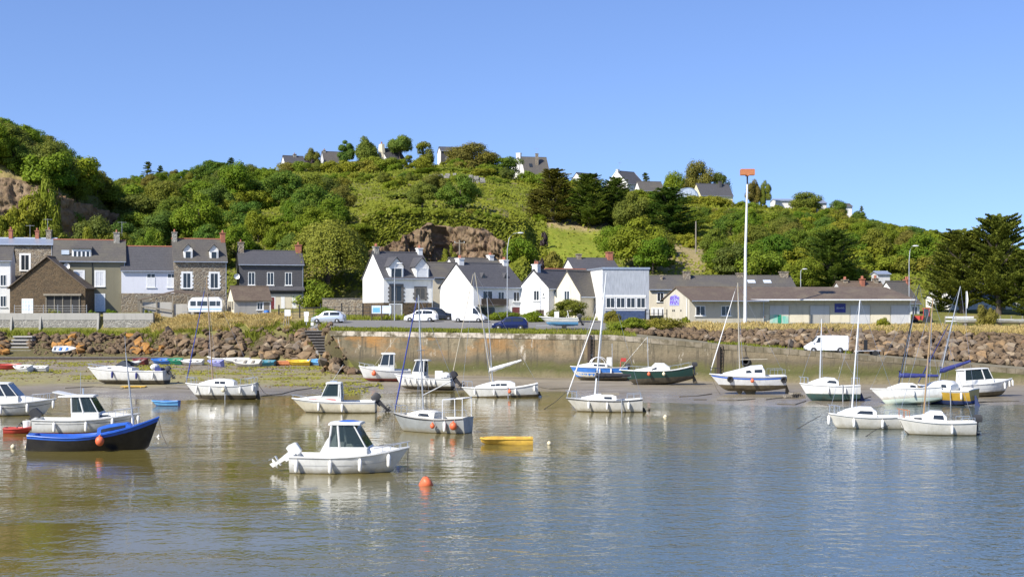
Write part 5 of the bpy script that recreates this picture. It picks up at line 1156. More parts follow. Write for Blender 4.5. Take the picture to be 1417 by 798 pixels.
        if i == 1:
            b = MB(); b.b2((x + .1, -.085, -.3), (x + bw * .42, -.062, 1.24)); b.b2((x + bw * .62, -.085, .2), (x + bw * .95, -.062, 1.1)); q = b.build('door', 'turquoise', p)
            b = MB(); b.b2((x + bw * .43, -.09, -.3), (x + bw * .6, -.062, 1.24)); b.build('door_leaf', 'green_paint', p)
        if i == 0:
            b = MB(); rr = random.Random(3)
            for _ in range(26): b.ell((x + rr.uniform(.3, bw - .3), -.065, rr.uniform(0, 1.0)), (rr.uniform(.03, .09), .012, rr.uniform(.03, .07)), 7, 4)
            b.build('spots', 'buoy_orange', p)
    b = MB(); x = bw * 4; b.b2((x + .55, -.12, 1.5), (x + 1.85, -.076, 2.55)); s = b.build('notice_board', 'sign_blue', r); b = MB(); rr = random.Random(8)
    for i in range(7): b.path([(x + .75 + i * .13, -.13, 1.95 + rr.uniform(-.05, .05)), (x + .82 + i * .13, -.13, 2.12 + rr.uniform(-.1, .1)), (x + .9 + i * .13, -.13, 1.95)], .022, 5)
    b.build('lettering', 'plaque', s); s['label'] = 'dark blue notice board with pale marks'
    # roofs behind the right end
    house('grey roofed house with chimneys behind the right end of the long shed', 1172, 444, 190, 10, 6.3, 7, 3.0, 5.2, 'grey_render', 'slate_brown', chims=[(1.2, .5, .3, .6, .8, 'stone_brown'), (3.4, .4, .4, .5, .7, 'clay'), (5.6, .5, .5, .6, .8, 'stone_brown')])
    house('steep grey roofed house left of the red tractor', 1247, 446, 186, 24, 3.0, 6, 2.6, 5.3, 'white_render', 'slate_grey', [('F', 2.2, .9, .9, 1.2)], chims=[(3.4, .5, .3, .5, .8, 'clay')])
    house('small pale shed on the slope above the long shed', 1214, 388, 207, 6, 1.9, 2.5, .9, 1.2, 'grey_render', 'zinc', name='garden_shed', cat='shed', gutter=False)
    house('white walled house half hidden behind the cypresses at right', 1318, 441, 196, 14, 8.5, 7, 2.9, 5.0, 'white_render', 'slate_dark', [('F', 2, .8, 1, 1.2), ('F', 5, .8, 1, 1.2)])
    house('cream house at the right edge behind the cypress trunks', 1392, 441, 197, 8, 7, 7, 2.9, 4.4, 'cream_render', 'slate_grey', [('F', 2, .8, 1, 1.2)])

def build_hill_houses():
    def hh(label, px, py, Y, *a, **k): return house(label, px, py, Y, *a, **k)
    hh('leftmost white house on the hill crest with dark slate roof', 395, 240, 380, 24, 5.5, 5, 2.4, 4.9, 'white_render', 'slate_dark', [('L', 2.5, 1.0, .9, 1.2)], chims=[(3.2, .5, .5, .8, .9, 'stone_grey', 1)], base=3)
    hh('grey gabled house on the crest behind the narrow tree', 449, 236, 388, 20, 6.5, 6, 2.4, 5.4, 'grey_render', 'slate_grey', chims=[(.6, .5, .4, .6, .9, 'stone_grey', 1)], base=3)
    r = hh('tall white house with broad tapering chimney on the crest', 536, 236, 384, 36, 5.8, 6.6, 3.0, 6.2, 'white_render', 'slate_dark', [('L', 3.3, 1.2, 1.4, 1.0)], base=3)
    b = MB(); b.loft([[(-.5, 1.2, -1), (-.5, 4.8, -1), (0.4, 4.8, -1), (.4, 1.2, -1)], [(-.5, 1.6, 3), (-.5, 4.4, 3), (.4, 4.4, 3), (.4, 1.6, 3)], [(-.4, 2.2, 7.4), (-.4, 3.8, 7.4), (.4, 3.8, 7.4), (.4, 2.2, 7.4)]]); c = b.build('chimney', 'cream_render', r); b = MB(); b.lathe([(.2, 7.3), (.2, 8.0)], 8, 'z', (0, 3, 0)); b.build('chimney_pot', 'clay', c)
    b = MB(); b.b2((-4.5, -3, -2), (.5, -2.6, 1.6)); b.build('garden_wall', 'white_render', r)
    hh('dark slate mansard house with white edge on the crest', 610, 240, 386, 12, 7, 6, 6.1, 7.4, 'slate_dark', 'slate_dark', [('F', 2.0, 2.6, 1.2, 2.0)], gable_wall='white_render', base=3)
    hh('small white gable with chimney left of the large grey roof on the crest', 728, 244, 388, 60, 5.5, 5.0, 3.0, 5.2, 'white_render', 'slate_dark', chims=[(.4, .5, 1.2, .8, 1.3, 'white_render', 0)], base=3)
    r = hh('large grey roofed house with brown chimney and roof window on the crest', 727, 251, 380, 12, 6.8, 9.5, 1.6, 6.9, 'white_render', 'slate_grey', [('F', 2.8, .3, 1.9, 1.0)], [], [], [(3.8, .3, .8, .7, .7, 'stone_brown', 0)], base=3)
    b = MB(); b.panel([(1.6, 2.0, 4.05), (2.5, 2.0, 4.05), (2.5, 2.9, 5.05), (1.6, 2.9, 5.05)], .05); b.build('skylight', 'dark_glass', r); aerial(r, 4.2, 4.7, 7.4)
    hh('white gable peeping out left of the leaning cypress tip on the crest', 807, 262, 386, 40, 6.5, 5.4, 2.2, 4.6, 'white_render', 'slate_dark', base=3)
    r = hh('white gabled house with aerial above the dark cypresses', 868, 265, 386, 40, 6.6, 8.2, 2.2, 5.8, 'white_render', 'slate_dark', base=3, bargeboard='white_paint', chims=[(.4, .5, .4, .6, .7, 'white_render', 0)]); aerial(r, 1, 4, 6.3)
    r = hh('white villa with verandah left of the glazed gable', 886, 281, 374, 14, 6.6, 5, 3.4, 5.8, 'white_render', 'slate_grey', [('F', 1.2, .5, 1.3, 1.2), ('F', 1.2, 2.2, 1.3, 1.1), ('F', 5.2, .5, 1.3, 1.2)], base=3)
    r = empty('glazed_villa', at(928, 279, 378), R(16), 'house with large arched glazed gable on the crest', 'house'); b = MB(); prof = [(0, -3), (0, 1.3)] + [(3.0 - 3.0 * math.cos(t), 1.3 + 2.6 * math.sin(t)) for t in [math.pi * i / 10 for i in range(1, 10)]] + [(6.0, 1.3), (6.0, -3)]
    b.prism([(x + 2.2, z) for x, z in prof], 0, 9); b.build('wall', 'zinc', r); b = MB(); b.prism([(2.2 + 3 + (x - 3) * .82, max(.2, z) * .9 + .1) for x, z in prof], -.06, -.01); g = b.build('glazing', 'plaque', r); b = MB()  # pale blue glazing colour stands for the reflected sky
    for i in range(4): b.b2((3.3 + i * 1.25, -.1, .2), (3.38 + i * 1.25, -.061, 3.0))
    b.build('glazing_bars', 'zinc', g); b = MB(); b.panel([(-3, 1, 2.6), (2.2, 1, 2.6), (3.2, 4, 3.9), (-2.2, 4, 3.9)], .2); b.build('roof', 'zinc', r)
    hh('yellow walled bungalow with dark roof and chimney on the crest', 970, 283, 382, 14, 9.2, 7, 2.5, 5.8, 'yellow_render', 'slate_dark', [('F', 2.2, .8, 1, 1.1), ('F', 5, .8, 1, 1.1), ('R', 3.5, 2.3, 1.2, 1.2)], chims=[(6.6, .4, .7, .7, .9, 'slate_dark', 0)], base=3)
    hh('low flat white bungalow on the crest left of the flat topped tree', 1074, 289, 394, 5, 9.5, 6, 2.2, 2.8, 'white_render', 'zinc', base=3); hh('white bungalow behind the flat topped tree', 1122, 291, 392, 5, 4.5, 6, 2.0, 2.8, 'white_render', 'zinc', base=3)
    hh('small white house on the right hand skyline', 1157, 296, 394, 5, 4.6, 5, 2.1, 2.9, 'white_render', 'slate_grey', base=3)
    # terrace wall of stone heaps above the quarry
    Y = 325; b = MB(); rr = random.Random(4)
    r = empty('terrace_wall', (PX(595, Y), Y, ground_z(630, Y)), 0, 'broken pink granite terrace wall below the rounded hedge', 'wall')
    for i in range(46):
        x = rr.uniform(0, PX(668, Y) - PX(595, Y)); px = (x + PX(595, Y)) * F / Y + CX
        if 612 < px < 616 or 632 < px < 640: continue
        b.box((x, rr.uniform(-.3, .3), ground_z(px, Y) - r.location.z + rr.uniform(.1, 1.3)), (rr.uniform(.6, 1.3), .8, rr.uniform(.4, .8)), 0, rr.uniform(-.3, .3))
    b.build('masonry', 'stone_grey', r)
# ================================================================ vehicles
def vehicle(label, px, py, Y, yaw, kind, paint, name='car', cat='car', scale=1.0, extra=None):
    z = PZ(py, Y) if py else ground_z(px, Y) + .05
    root = empty(name, (PX(px, Y), Y, z), R(yaw), label, cat); root.scale = (scale,) * 3
    if kind == 'hatch':   # x, sill, belt, roof, half width at belt, half width at roof
        L = 3.85; st = [(-1.92, .42, .80, .82, .70, .6), (-1.86, .30, .92, .98, .80, .62), (-1.5, .25, .95, 1.36, .82, .60), (-1.1, .22, .94, 1.44, .83, .60), (-.2, .2, .92, 1.47, .83, .60), (.45, .2, .90, 1.40, .83, .58), (1.0, .2, .88, .97, .82, .62), (1.55, .22, .78, .82, .80, .6), (1.86, .28, .66, .68, .74, .55), (1.93, .36, .56, .57, .66, .5)]
        gl = (-1.5, .9); wx = (-1.18, 1.22); wr = .30; hw = .83; wsx = (.52, 1.0); nb = (-.25,)
    elif kind == 'suv':
        L = 4.3; st = [(-2.15, .5, .95, .97, .75, .65), (-2.1, .38, 1.0, 1.1, .86, .68), (-1.8, .3, 1.02, 1.5, .88, .66), (-1.2, .3, 1.0, 1.62, .89, .66), (0, .28, .98, 1.62, .89, .66), (.5, .28, .97, 1.52, .89, .64), (1.05, .28, .95, 1.05, .88, .68), (1.8, .3, .88, .9, .85, .65), (2.1, .36, .74, .76, .78, .6), (2.16, .45, .62, .63, .7, .55)]
        gl = (-1.8, .9); wx = (-1.35, 1.35); wr = .34; hw = .89; wsx = (.55, 1.05); nb = (-.3,)
    else:                 # panel van
        L = 4.8; st = [(-2.4, .5, 1.2, 1.86, .86, .80), (-2.36, .35, 1.2, 1.93, .92, .82), (-1.2, .3, 1.2, 1.96, .94, .82), (.6, .3, 1.18, 1.96, .94, .82), (.95, .3, 1.14, 1.90, .94, .80), (1.65, .3, 1.08, 1.2, .92, .74), (2.1, .32, .92, .95, .88, .66), (2.36, .38, .72, .74, .80, .6), (2.42, .45, .6, .61, .72, .55)]
        gl = (.62, 1.45); wx = (-1.45, 1.5); wr = .33; hw = .94; wsx = (1.0, 1.62); nb = ()
    if kind == 'bigvan': st = [(x, a, b_, c * (1.16 if c > 1.5 else 1), d, e) for x, a, b_, c, d, e in st]
    rings = []
    for x, s, bl, rf, w, w2 in st:
        rf = max(rf, bl + .012); h = [(w * .90, s), (w, s + (bl - s) * .45), (w * .985, bl), (lerp(w, w2, .92), lerp(bl, rf, .9)), (w2 * .8, rf), (0, rf + .02)]
        rings.append([(x, -y, z_) for y, z_ in h] + [(x, y, z_) for y, z_ in h[-2::-1]])
    b = MB(); b.loft(rings); body = b.build('body', paint, root, 40)
    def prof(x):
        for p, q in zip(st, st[1:]):
            if x <= q[0]: t = (x - p[0]) / (q[0] - p[0]); return [lerp(p[i], q[i], t) for i in range(6)]
        return list(st[-1])
    def side(x, v):     # point on the greenhouse side
        _, s, bl, rf, w, w2 = prof(x); rf = max(rf, bl + .012); return (lerp(w * .985, lerp(w, w2, .92), v) + .008, lerp(bl, lerp(bl, rf, .9), v))
    edges = [gl[0]] + list(nb) + [gl[1]]
    for s in (-1, 1):
        for a, c in zip(edges, edges[1:]):
            pa, pc = a + .05, c - .05; n = 5; lo = []; hi = []
            for i in range(n + 1):
                x = lerp(pa, pc, i / n); y, z_ = side(x, .08); lo.append((x, s * y, z_)); y, z_ = side(x, .9); hi.append((x, s * y, z_))
            v = lo + hi; b = MB(); b.add(v + [(x, y + s * .012, z_) for x, y, z_ in v], [(i, i + 1, n + 2 + i, n + 1 + i) for i in range(n)] + [(2 * n + 2 + i, 3 * n + 3 + i, 3 * n + 4 + i, 2 * n + 3 + i) for i in range(n)]); b.build('side_window', 'dark_glass', root, None, True)
    def cross(xa, xb, nm, sgn):
        va, vb = prof(xa), prof(xb); ra, rb = max(va[3], va[2] + .012), max(vb[3], vb[2] + .012); b = MB()
        b.panel([(xa + sgn * .01, -va[5] * .86, ra + .015), (xa + sgn * .01, va[5] * .86, ra + .015), (xb + sgn * .01, vb[5] * 1.02, rb + .018), (xb + sgn * .01, -vb[5] * 1.02, rb + .018)], .02); b.build(nm, 'dark_glass', root)
    cross(wsx[0], wsx[1] - .03, 'windscreen', 1)
    if kind in ('hatch', 'suv'): cross(st[2][0] - .02, st[1][0] + .06, 'rear_window', -1)
    for x in wx:
        for s in (-1, 1):
            b = MB(); b.lathe([(wr * .55, -.1), (wr * .92, -.1), (wr, -.06), (wr, .06), (wr * .92, .1), (wr * .55, .1)], 18, 'y', (x, s * (hw - .1), wr)); w = b.build('wheel', 'rubber', root, 40)
            b = MB(); b.lathe([(.03, s * .115), (wr * .2, s * .115), (wr * .55, s * .085), (wr * .62, s * .1), (wr * .62, s * .02), (.03, s * .02)], 14, 'y', (x, s * (hw - .1), wr)); b.build('rim', 'galvanised', w)
    b = MB()
    xf = st[-1][0]; xr = st[0][0]
    for s in (-1, 1):
        b = MB(); b.ell((xf - .16, s * (hw - .20), st[-2][2] - .02), (.13, .17, .085), 10, 6); b.build('headlight', 'head_glass', root)
        b = MB(); b.ell((xr + .07, s * (hw - .14), st[0][2] - .05), (.07, .10, .16), 10, 6); b.build('tail_light', 'tail_red', root)
    b = MB(); b.b2((xf - .2, -hw * .82, .26), (xf + .03, hw * .82, .44)); b.build('front_bumper', 'plastic_dark' if 'van' in kind or kind == 'suv' else paint, root)
    b = MB(); b.b2((xr - .03, -hw * .86, .30), (xr + .15, hw * .86, .5)); b.build('rear_bumper', 'plastic_dark' if 'van' in kind or kind == 'suv' else paint, root)
    for s in (-1, 1): b = MB(); b.ell((wsx[1] - .12, s * (hw + .09), st[-4][2] + .04), (.07, .10, .07), 8, 5); b.build('mirror', paint if kind in ('hatch',) else 'plastic_dark', root)
    return root
def build_vehicles():
    vehicle('silver hatchback parked by the railing at the left end of the quay', 455, 447.5, 165.5, 172, 'hatch', 'car_silver')
    vehicle('white hatchback parked before the white dormer house', 583, 445.5, 168, 172, 'hatch', 'car_white'); vehicle('dark estate car parked behind the white hatchback', 604, 444, 172, 10, 'suv', 'car_dark')
    vehicle('dark blue hatchback parked alone on the quay above the wall', 706, 457, 153.5, 176, 'hatch', 'car_blue')
    vehicle('tall white van parked against the large white house', 650, 446, 167, -14, 'bigvan', 'car_white', 'van', 'van', .84)
    vehicle('white panel van parked on the slipway below the boulder bank', 1143, 488, 138.8, 176, 'van', 'car_white', 'van', 'van', .86)
    # red tractor among the trailers at the right end of the sheds
    r = empty('tractor', at(1279, 450, 172), R(160), 'red tractor parked at the right end of the long shed', 'tractor'); r.scale = (.78,) * 3; b = MB(); b.box((.9, 0, 1.15), (1.5, .7, .65)); b.box((-.2, 0, .95), (1.0, .6, .5)); b.build('body', 'red_paint', r, None)
    b = MB()
    for x in (-.75, .1): 
        for y in (-.55, .55): b.box((x, y, 1.95), (.08, .08, 1.3))
    b.box((-.3, 0, 2.62), (1.2, 1.3, .1)); b.build('cab', 'red_paint', r); b = MB(); b.box((-.32, 0, 2.0), (.75, 1.06, 1.1)); b.build('cab_glass', 'dark_glass', r)
    for x, rr_, w in ((-.5, .72, .4), (1.3, .45, .28)):
        for s in (-1, 1):
            b = MB(); b.lathe([(rr_ * .4, -w / 2), (rr_, -w / 2), (rr_, w / 2), (rr_ * .4, w / 2)], 18, 'y', (x, s * .75, rr_)); q = b.build('wheel', 'rubber', r); b = MB(); b.lathe([(.03, -.06), (rr_ * .42, -.06), (rr_ * .42, .06), (.03, .06)], 12, 'y', (x, s * .78, rr_)); b.build('rim', 'red_paint', q)
    # touring caravan
    r = empty('caravan', at(286, 436, 188.3), R(2), 'white touring caravan with a band of windows before the stone house', 'caravan'); b = MB()
    pr = [(-2.15, .45), (-2.3, 1.2), (-2.15, 1.9), (-1.7, 2.35), (1.7, 2.4), (2.15, 2.0), (2.25, 1.2), (2.1, .45)]; b.prism(pr, -1.05, 1.05); b.build('body', 'white_metal', r)
    for x, w in ((-1.6, .7), (-.4, 1.3), (.95, .8), (1.7, .5)): b = MB(); b.b2((x - w / 2, -1.075, 1.25), (x + w / 2, -1.045, 1.85)); b.build('window', 'dark_glass', r)
    b = MB(); b.b2((-2.1, -1.06, .75), (2.1, -1.052, .85)); b.build('stripe', 'sky_blue', r)
    for s in (-1, 1): b = MB(); b.lathe([(.12, -.09), (.3, -.09), (.3, .09), (.12, .09)], 16, 'y', (.3, s * .95, .3)); b.build('wheel', 'rubber', r)
    b = MB(); b.tube((-2.2, 0, .5), (-3.2, 0, .45), .05); b.build('tow_bar', 'galvanised', r)
    # small box trailer on the slipway
    r = empty('boat_trailer', at(1205, 492, 138), 0, 'small dark boat trailer parked on the slipway right of the white van', 'trailer'); b = MB(); b.tube((-1.6, 0, .45), (.9, -.4, .5), .05); b.tube((-1.6, 0, .45), (.9, .4, .5), .05); b.tube((.3, -.5, .4), (.3, .5, .4), .05); b.build('frame', 'galvanised', r)
    for s in (-1, 1): b = MB(); b.lathe([(.1, -.08), (.27, -.08), (.27, .08), (.1, .08)], 16, 'y', (.3, s * .55, .27)); b.build('wheel', 'rubber', r)
    b = MB(); b.box((-.5, 0, 1.0), (.3, .3, 1.1)); b.build('winch_post', 'black_metal', r)
# ================================================================ street furniture
def build_furniture():
    # floodlight mast
    Y = 158; base = at(1031, 452, Y); base.z = ground_z(1031, Y); H = PZ(240, Y) - base.z
    r = empty('floodlight_mast', base, 0, 'tall white mast with an orange floodlight box on top', 'light mast'); b = MB(); b.path([(0, 0, -.5), (.05, 0, H * .5), (.25, 0, H - 1.2)], [.2, .15, .1], 12); b.build('pole', 'white_metal', r, 40)
    b = MB(); b.tube((.25, 0, H - 1.2), (.25, 0, H - .2), .09); b.build('neck', 'black_metal', r)
    b = MB(); b.b2((-.5, -.45, H - .2), (1.02, .45, H + .4)); b.b2((.12, -.5, H - .3), (.4, .5, H - .2)); h = b.build('floodlight_box', 'orange_paint', r); b = MB(); b.b2((-.46, -.46, H + .405), (.98, .46, H + .45)); b.build('lid', 'buoy_orange', h)
    def lamp(px, pyt, pyb, Y, label, arm=1.2, group=None):
        z = PZ(pyb, Y); H = PZ(pyt, Y) - z; r = empty('street_lamp', (PX(px, Y), Y, z), 0, label, 'street lamp', group); b = MB(); b.path([(0, 0, -.3), (0, 0, H * .8), (arm * .15, 0, H * .93), (arm * .5, 0, H * .99), (arm, 0, H)], [.07, .05, .035, .03, .03], 8); b.build('pole', 'galvanised', r, 50)
        b = MB(); b.ell((arm + .2, 0, H - .02), (.38, .14, .09), 10, 6); b.build('lantern', 'white_metal', r, 60)
    lamp(702, 322, 436, 171, 'tall curved street lamp right of the large white house', 1.4); lamp(546, 364, 440, 169, 'street lamp before the white dormer house', .4); lamp(1258, 340, 447, 170, 'tall street lamp at the right end of the long shed', .6)
    lamp(1108, 372, 396, 205, 'short lamp showing above the ridge of the long shed', .4)
    def upole(px, pyt, Y, label):
        z = ground_z(px, Y); H = PZ(pyt, Y) - z; r = empty('utility_pole', (PX(px, Y), Y, z), 0, label, 'utility pole'); b = MB(); b.tube((0, 0, -.5), (0, 0, H), .15, .10, 8); b.build('pole', 'weathered_wood', r)
        if px == 963: return  # bare dead trunk, built as a plain pole
        b = MB(); b.b2((-.8, -.06, H - .5), (.8, .06, H - .38)); b.build('crossarm', 'weathered_wood', r)
        for s in (-.7, 0, .7): b = MB(); b.tube((s, 0, H - .38), (s, 0, H - .2), .05); b.build('insulator', 'white_metal', r)
    upole(636, 332, 214, 'wooden utility pole before the quarry face'); upole(963, 306, 236, 'weathered dead trunk on the dry slope'); upole(766, 376, 183, 'thin pole between the small white gable and the cream gable')
    # railing along the road
    r = empty('iron_railing', at(386, 442, 182), 0, 'dark iron railing along the far side of the quay road', 'railing'); b = MB(); W = PX(600, 178) - PX(386, 182); n = 22
    for i in range(n + 1):
        x = W * i / n; y = -3.0 * i / n; z = ground_z((r.location.x + x) * F / (182 + y) + CX, 182 + y) - r.location.z
        posts(r, [((x, y, z - .2), (x, y, z + (1.75 if i % 3 == 0 else 1.4)), .09 if i % 3 == 0 else .035)], 'black_metal')
    for h in (.35, .8, 1.25):
        b = MB(); b.path([(W * i / n, -3.0 * i / n, ground_z((r.location.x + W * i / n) * F / (182 - 3 * i / n) + CX, 182 - 3 * i / n) - r.location.z + h) for i in range(0, n + 1, 2)], .035); b.build('rail', 'black_metal', r)
    # stone wall behind the railing
    r = empty('stone_wall', at(446, 438, 186), 0, 'brown stone wall behind the iron railing left of the white dormer house', 'wall'); b = MB(); b.b2((0, 0, -1), (7.0, .6, 2.3)); b.b2((7.05, .02, -1), (8.4, .6, 1.5)); b.build('masonry', 'stone_brown', r); b = MB(); b.b2((-.05, -.06, 2.302), (7.0, .66, 2.42)); b.build('coping', 'granite_trim', r)
    r = empty('stone_wall', at(487, 432, 187), R(-4), 'sloping stone garden wall at the foot of the white dormer house', 'wall'); b = MB(); b.prism([(0, -1.2), (4.6, -1.2), (4.6, .9), (0, 1.9)], 0, .5); b.build('masonry', 'stone_brown', r)
    # information boards and notices
    r = empty('information_board', at(528, 440, 170.5), 0, 'pair of pale blue information panels on posts beside the lamp', 'sign'); 
    for x in (-.62, .62): b = MB(); b.b2((x - .55, -.05, .55), (x + .55, .0, 1.5)); q = b.build('panel', 'plaque', r); b = MB(); b.b2((x - .42, -.06, .7), (x + .42, -.051, 1.25)); b.build('map', 'sky_blue' if x < 0 else 'white_metal', q)
    for x in (-1.2, 0, 1.2): b = MB(); b.b2((x - .05, -.02, -.3), (x + .05, .08, 1.6)); b.build('post', 'dark_wood', r)
    r = empty('notice_sign', at(398, 448, 168.5), 0, 'white notice board on crossed wooden legs at the top of the left bank', 'sign'); b = MB(); b.b2((-.35, -.05, .95), (.35, 0, 1.7)); b.build('panel', 'white_paint', r); posts(r, [((-.5, 0, -.2), (-.15, 0, 1.6), .05), ((.1, .02, -.2), (.2, .02, 1.6), .05), ((-.1, .02, -.2), (-.2, .02, 1.5), .05)], 'weathered_wood', 'leg')
    r = empty('notice_sign', at(424, 446, 167.5), 0, 'narrow white double notice on a post left of the silver car', 'sign'); b = MB(); b.b2((-.28, -.05, .75), (.28, 0, 1.25)); b.b2((-.22, -.05, 0.1), (.22, 0, .7)); b.build('panel', 'white_paint', r); b = MB(); b.tube((0, .05, -.3), (0, .05, 1.3), .05); b.build('post', 'galvanised', r)
    r = empty('notice_sign', at(432, 458, 161), 0, 'small white plate on a short post at the head of the quay steps', 'sign'); b = MB(); b.b2((-.15, -.04, .65), (.15, 0, 1.0)); b.build('panel', 'white_paint', r); b = MB(); b.tube((0, .03, -.3), (0, .03, .7), .04); b.build('post', 'galvanised', r)
    # fence before the grey hall and the open ground right of it
    r = empty('post_fence', at(893, 448, 165), 0, 'row of dark posts between the grey hall and the graffiti gable', 'fence'); posts(r, [((i * .5, 0, -.3), (i * .5, 0, 1.7), .06) for i in range(6)], 'black_metal'); posts(r, [((0, 0, 1.2), (2.5, 0, 1.2), .03)], 'black_metal', 'rail')
    r = empty('post_and_rail_fence', at(1308, 449, 164), 0, 'low white rail fence before the stored boats at right', 'fence'); W = PX(1430, 164) - PX(1308, 164); posts(r, [((W * i / 8, 0, -.3), (W * i / 8, 0, 1.0), .07) for i in range(9)], 'weathered_wood')
    for a, c in ((.75, .95), (.35, .5)): b = MB(); b.b2((0, -.14, a), (W * .32, -.08, c)); b.build('rail', 'white_metal', r)
    # boat lift mast behind fence : white furled parasol like post
    r = empty('flag_post', at(1337, 449, 166), 0, 'slender post with furled pale flag left of the bright young bush', 'flag post'); b = MB(); b.tube((0, 0, -.3), (0, 0, 3.9), .06); b.build('pole', 'galvanised', r); b = MB(); b.loft([[(-.05, 0, 1.9), (.1, -.06, 1.9), (.1, .06, 1.9)], [(-.06, 0, 2.9), (.22, -.09, 2.9), (.22, .09, 2.9)], [(-.05, 0, 3.9), (.12, -.05, 3.9), (.12, .05, 3.9)]]); b.build('flag', 'white_cloth', r)
    # bare trunk on the dry slope
    r = empty('dead_tree', (PX(1003, 232), 232, ground_z(1003, 232)), 0, 'bleached dead branches on the dry slope left of the mast', 'tree'); b = MB(); b.path([(0, 0, -.3), (.2, 0, 1.2), (1.2, 0, 2.2), (2.4, 0, 2.4)], [.18, .14, .09, .04]); b.path([(.2, 0, 1.2), (-.5, 0, 2.2), (-.8, 0, 3.0)], [.12, .08, .03]); b.path([(1.2, 0, 2.2), (1.7, 0, 3.2)], [.08, .03]); b.build('trunk', 'weathered_wood', r)
# ================================================================ boats
class Boat:
    def __init__(s, label, px, py, L, yaw, B=None, fb=.75, bow=.45, stern=.05, draft=.35, tw=.72, pw=2.2, rake=.55, vee=.42, boot=.06, top='gelcoat', bot='antifoul_dark', deck='gelcoat', heel=0, pitch=0, aground=False, cockpit=(0, .42, .4), name='boat', cat='boat', Y=None, dz=0, strake='deck_grey', group=None, sr=0.0, belly=.5):
        if aground:
            Y = Y or solveY(px, py, mud_z, 85, 170); z = mud_z(px, Y) + draft * .86 + dz
        else:
            Y = Y or (CH - 0) * F / (py - HY); z = dz
        s.Y = Y; s.root = empty(name, (PX(px, Y), Y, z), (R(heel), R(pitch), R(yaw)), label, cat, group)
        s.M = mat_of(s.root); s.MI = s.M.inverted()
        s.L = L; s.B = B or L * .36; s.p = dict(fb=fb, bow=bow, stern=stern, draft=draft, tw=tw, pw=pw, rake=rake, vee=vee * .5, boot=boot, sr=sr)
        s.ch = 1.0; s.cockpit = cockpit; s.belly = belly
        s.hull(top, bot, deck, strake)
        if 'yacht' in label or 'sail' in label or 'sloop' in label: s.ch = 1.3
    def b(s, t):
        p = s.p
        w = p['tw'] + (1 - p['tw']) * math.sin(math.pi / 2 * t / .42) if t < .42 else 1 - ((t - .42) / .58) ** p['pw']
        return max(.012, w * s.B / 2)
    def zs(s, t):
        p = s.p; return p['fb'] + (p['stern'] * (1 - t / .4) ** 2 if t < .4 else 0) + (p['bow'] * ((t - .3) / .7) ** 2 if t > .3 else 0)
    def zk(s, t):
        p = s.p; z = -p['draft'] + (p['draft'] + .12) * (max(0, t - .7) / .3) ** 2.4
        return z + p['sr'] * (max(0, .35 - t) / .35) ** 1.6
    def xt(s, t, v=1.0):
        return -s.L / 2 + s.L * t - s.p['rake'] * (1 - v) * max(0, (t - .55) / .45) ** 1.6 - (.06 * s.L * s.p.get('tr', 0)) * v * max(0, (.1 - t) / .1)
    def e(s, t): return s.p['vee'] + (.78 - s.p['vee']) * max(0, (t - .35) / .65) ** 1.3
    def side(s, t, v): # point on the topsides : v 0 keel .. 1 sheer
        return s.b(t) * v ** s.e(t), s.zk(t) + (s.zs(t) - s.zk(t)) * v
    def hull(s, top, bot, deck, strake):
        TS = [0, .03, .1, .2, .3, .4, .5, .6, .68, .75, .81, .86, .9, .935, .965, .985, 1.0]; h = MB(); rings = []
        for t in TS:
            zk, zs = s.zk(t), s.zs(t); vb = min(.8, max(.03, (s.p['boot'] - zk) / (zs - zk)))
            vs = [0, vb * .3, vb * .65, vb, vb + .004, vb + (1 - vb) * .3, vb + (1 - vb) * .62, vb + (1 - vb) * .88, 1]
            half = []
            for v in vs:
                y, z = s.side(t, v); half.append((s.xt(t, v), y, z))
            rings.append([(x, -y, z) for x, y, z in half[::-1]] + half[1:])
        n = len(rings[0]); mi = [0] * 5 + [1] * 6 + [0] * 5; mi = [0, 0, 0, 0, 0, 1, 1, 1, 1, 1, 1, 0, 0, 0, 0, 0]
        h.loft(rings, mi[:n - 1], False, False)
        # transom
        r0 = rings[0]; k = n // 2
        for i in range(k):
            h.add([r0[i], r0[i + 1], r0[n - 2 - i], r0[n - 1 - i]], [(0, 1, 2, 3)] if i < k - 1 else [(0, 1, 2)], mi[i])
        h.build('hull', [top, bot], s.root, 32)
        # deck with cockpit well
        d = MB(); c0, c1, dep = s.cockpit; rg = []
        ts = sorted(set(TS + [max(0.02, c0), max(.02, c0) + .004, c1, c1 + .006]))
        for t in ts:
            q = dep if (max(.02, c0) + .002 < t < c1 + .003) else 0; b_, z = s.b(t), s.zs(t); x = s.xt(t)
            y1 = max(.004, b_ - .09 * min(1, s.B / 1.5)); crown = .035 * s.B * (b_ / (s.B / 2)) if q == 0 else 0
            half = [(b_ + .0, z - .015), (b_ + .012, z + .03), (y1, z + .04), (max(.003, min(y1 - .03, b_ * max(.01, (z - q - s.zk(t)) / (z - s.zk(t))) ** s.e(t) - .12 if q else 9)), z + .035 - q), (y1 * .4, z + .03 - q + crown * .7), (0, z + .03 - q + crown)]
            rg.append([(x, -y, zz) for y, zz in half] + [(x, y, zz) for y, zz in half[-2::-1]])
        d.loft(rg, 0, False, False); n2 = len(rg[0]); d.add(rg[0], [tuple(range(n2))]); d.build('deck', deck, s.root, 32)
        b = MB()
        for q in (-1, 1): b.path([(s.xt(t), q * (s.b(t) + .012), s.zs(t) - .02) for t in TS], .032, 6)
        b.build('rubbing_strake', strake, s.root, 60)
    def zd(s, t): return s.zs(t) + .03
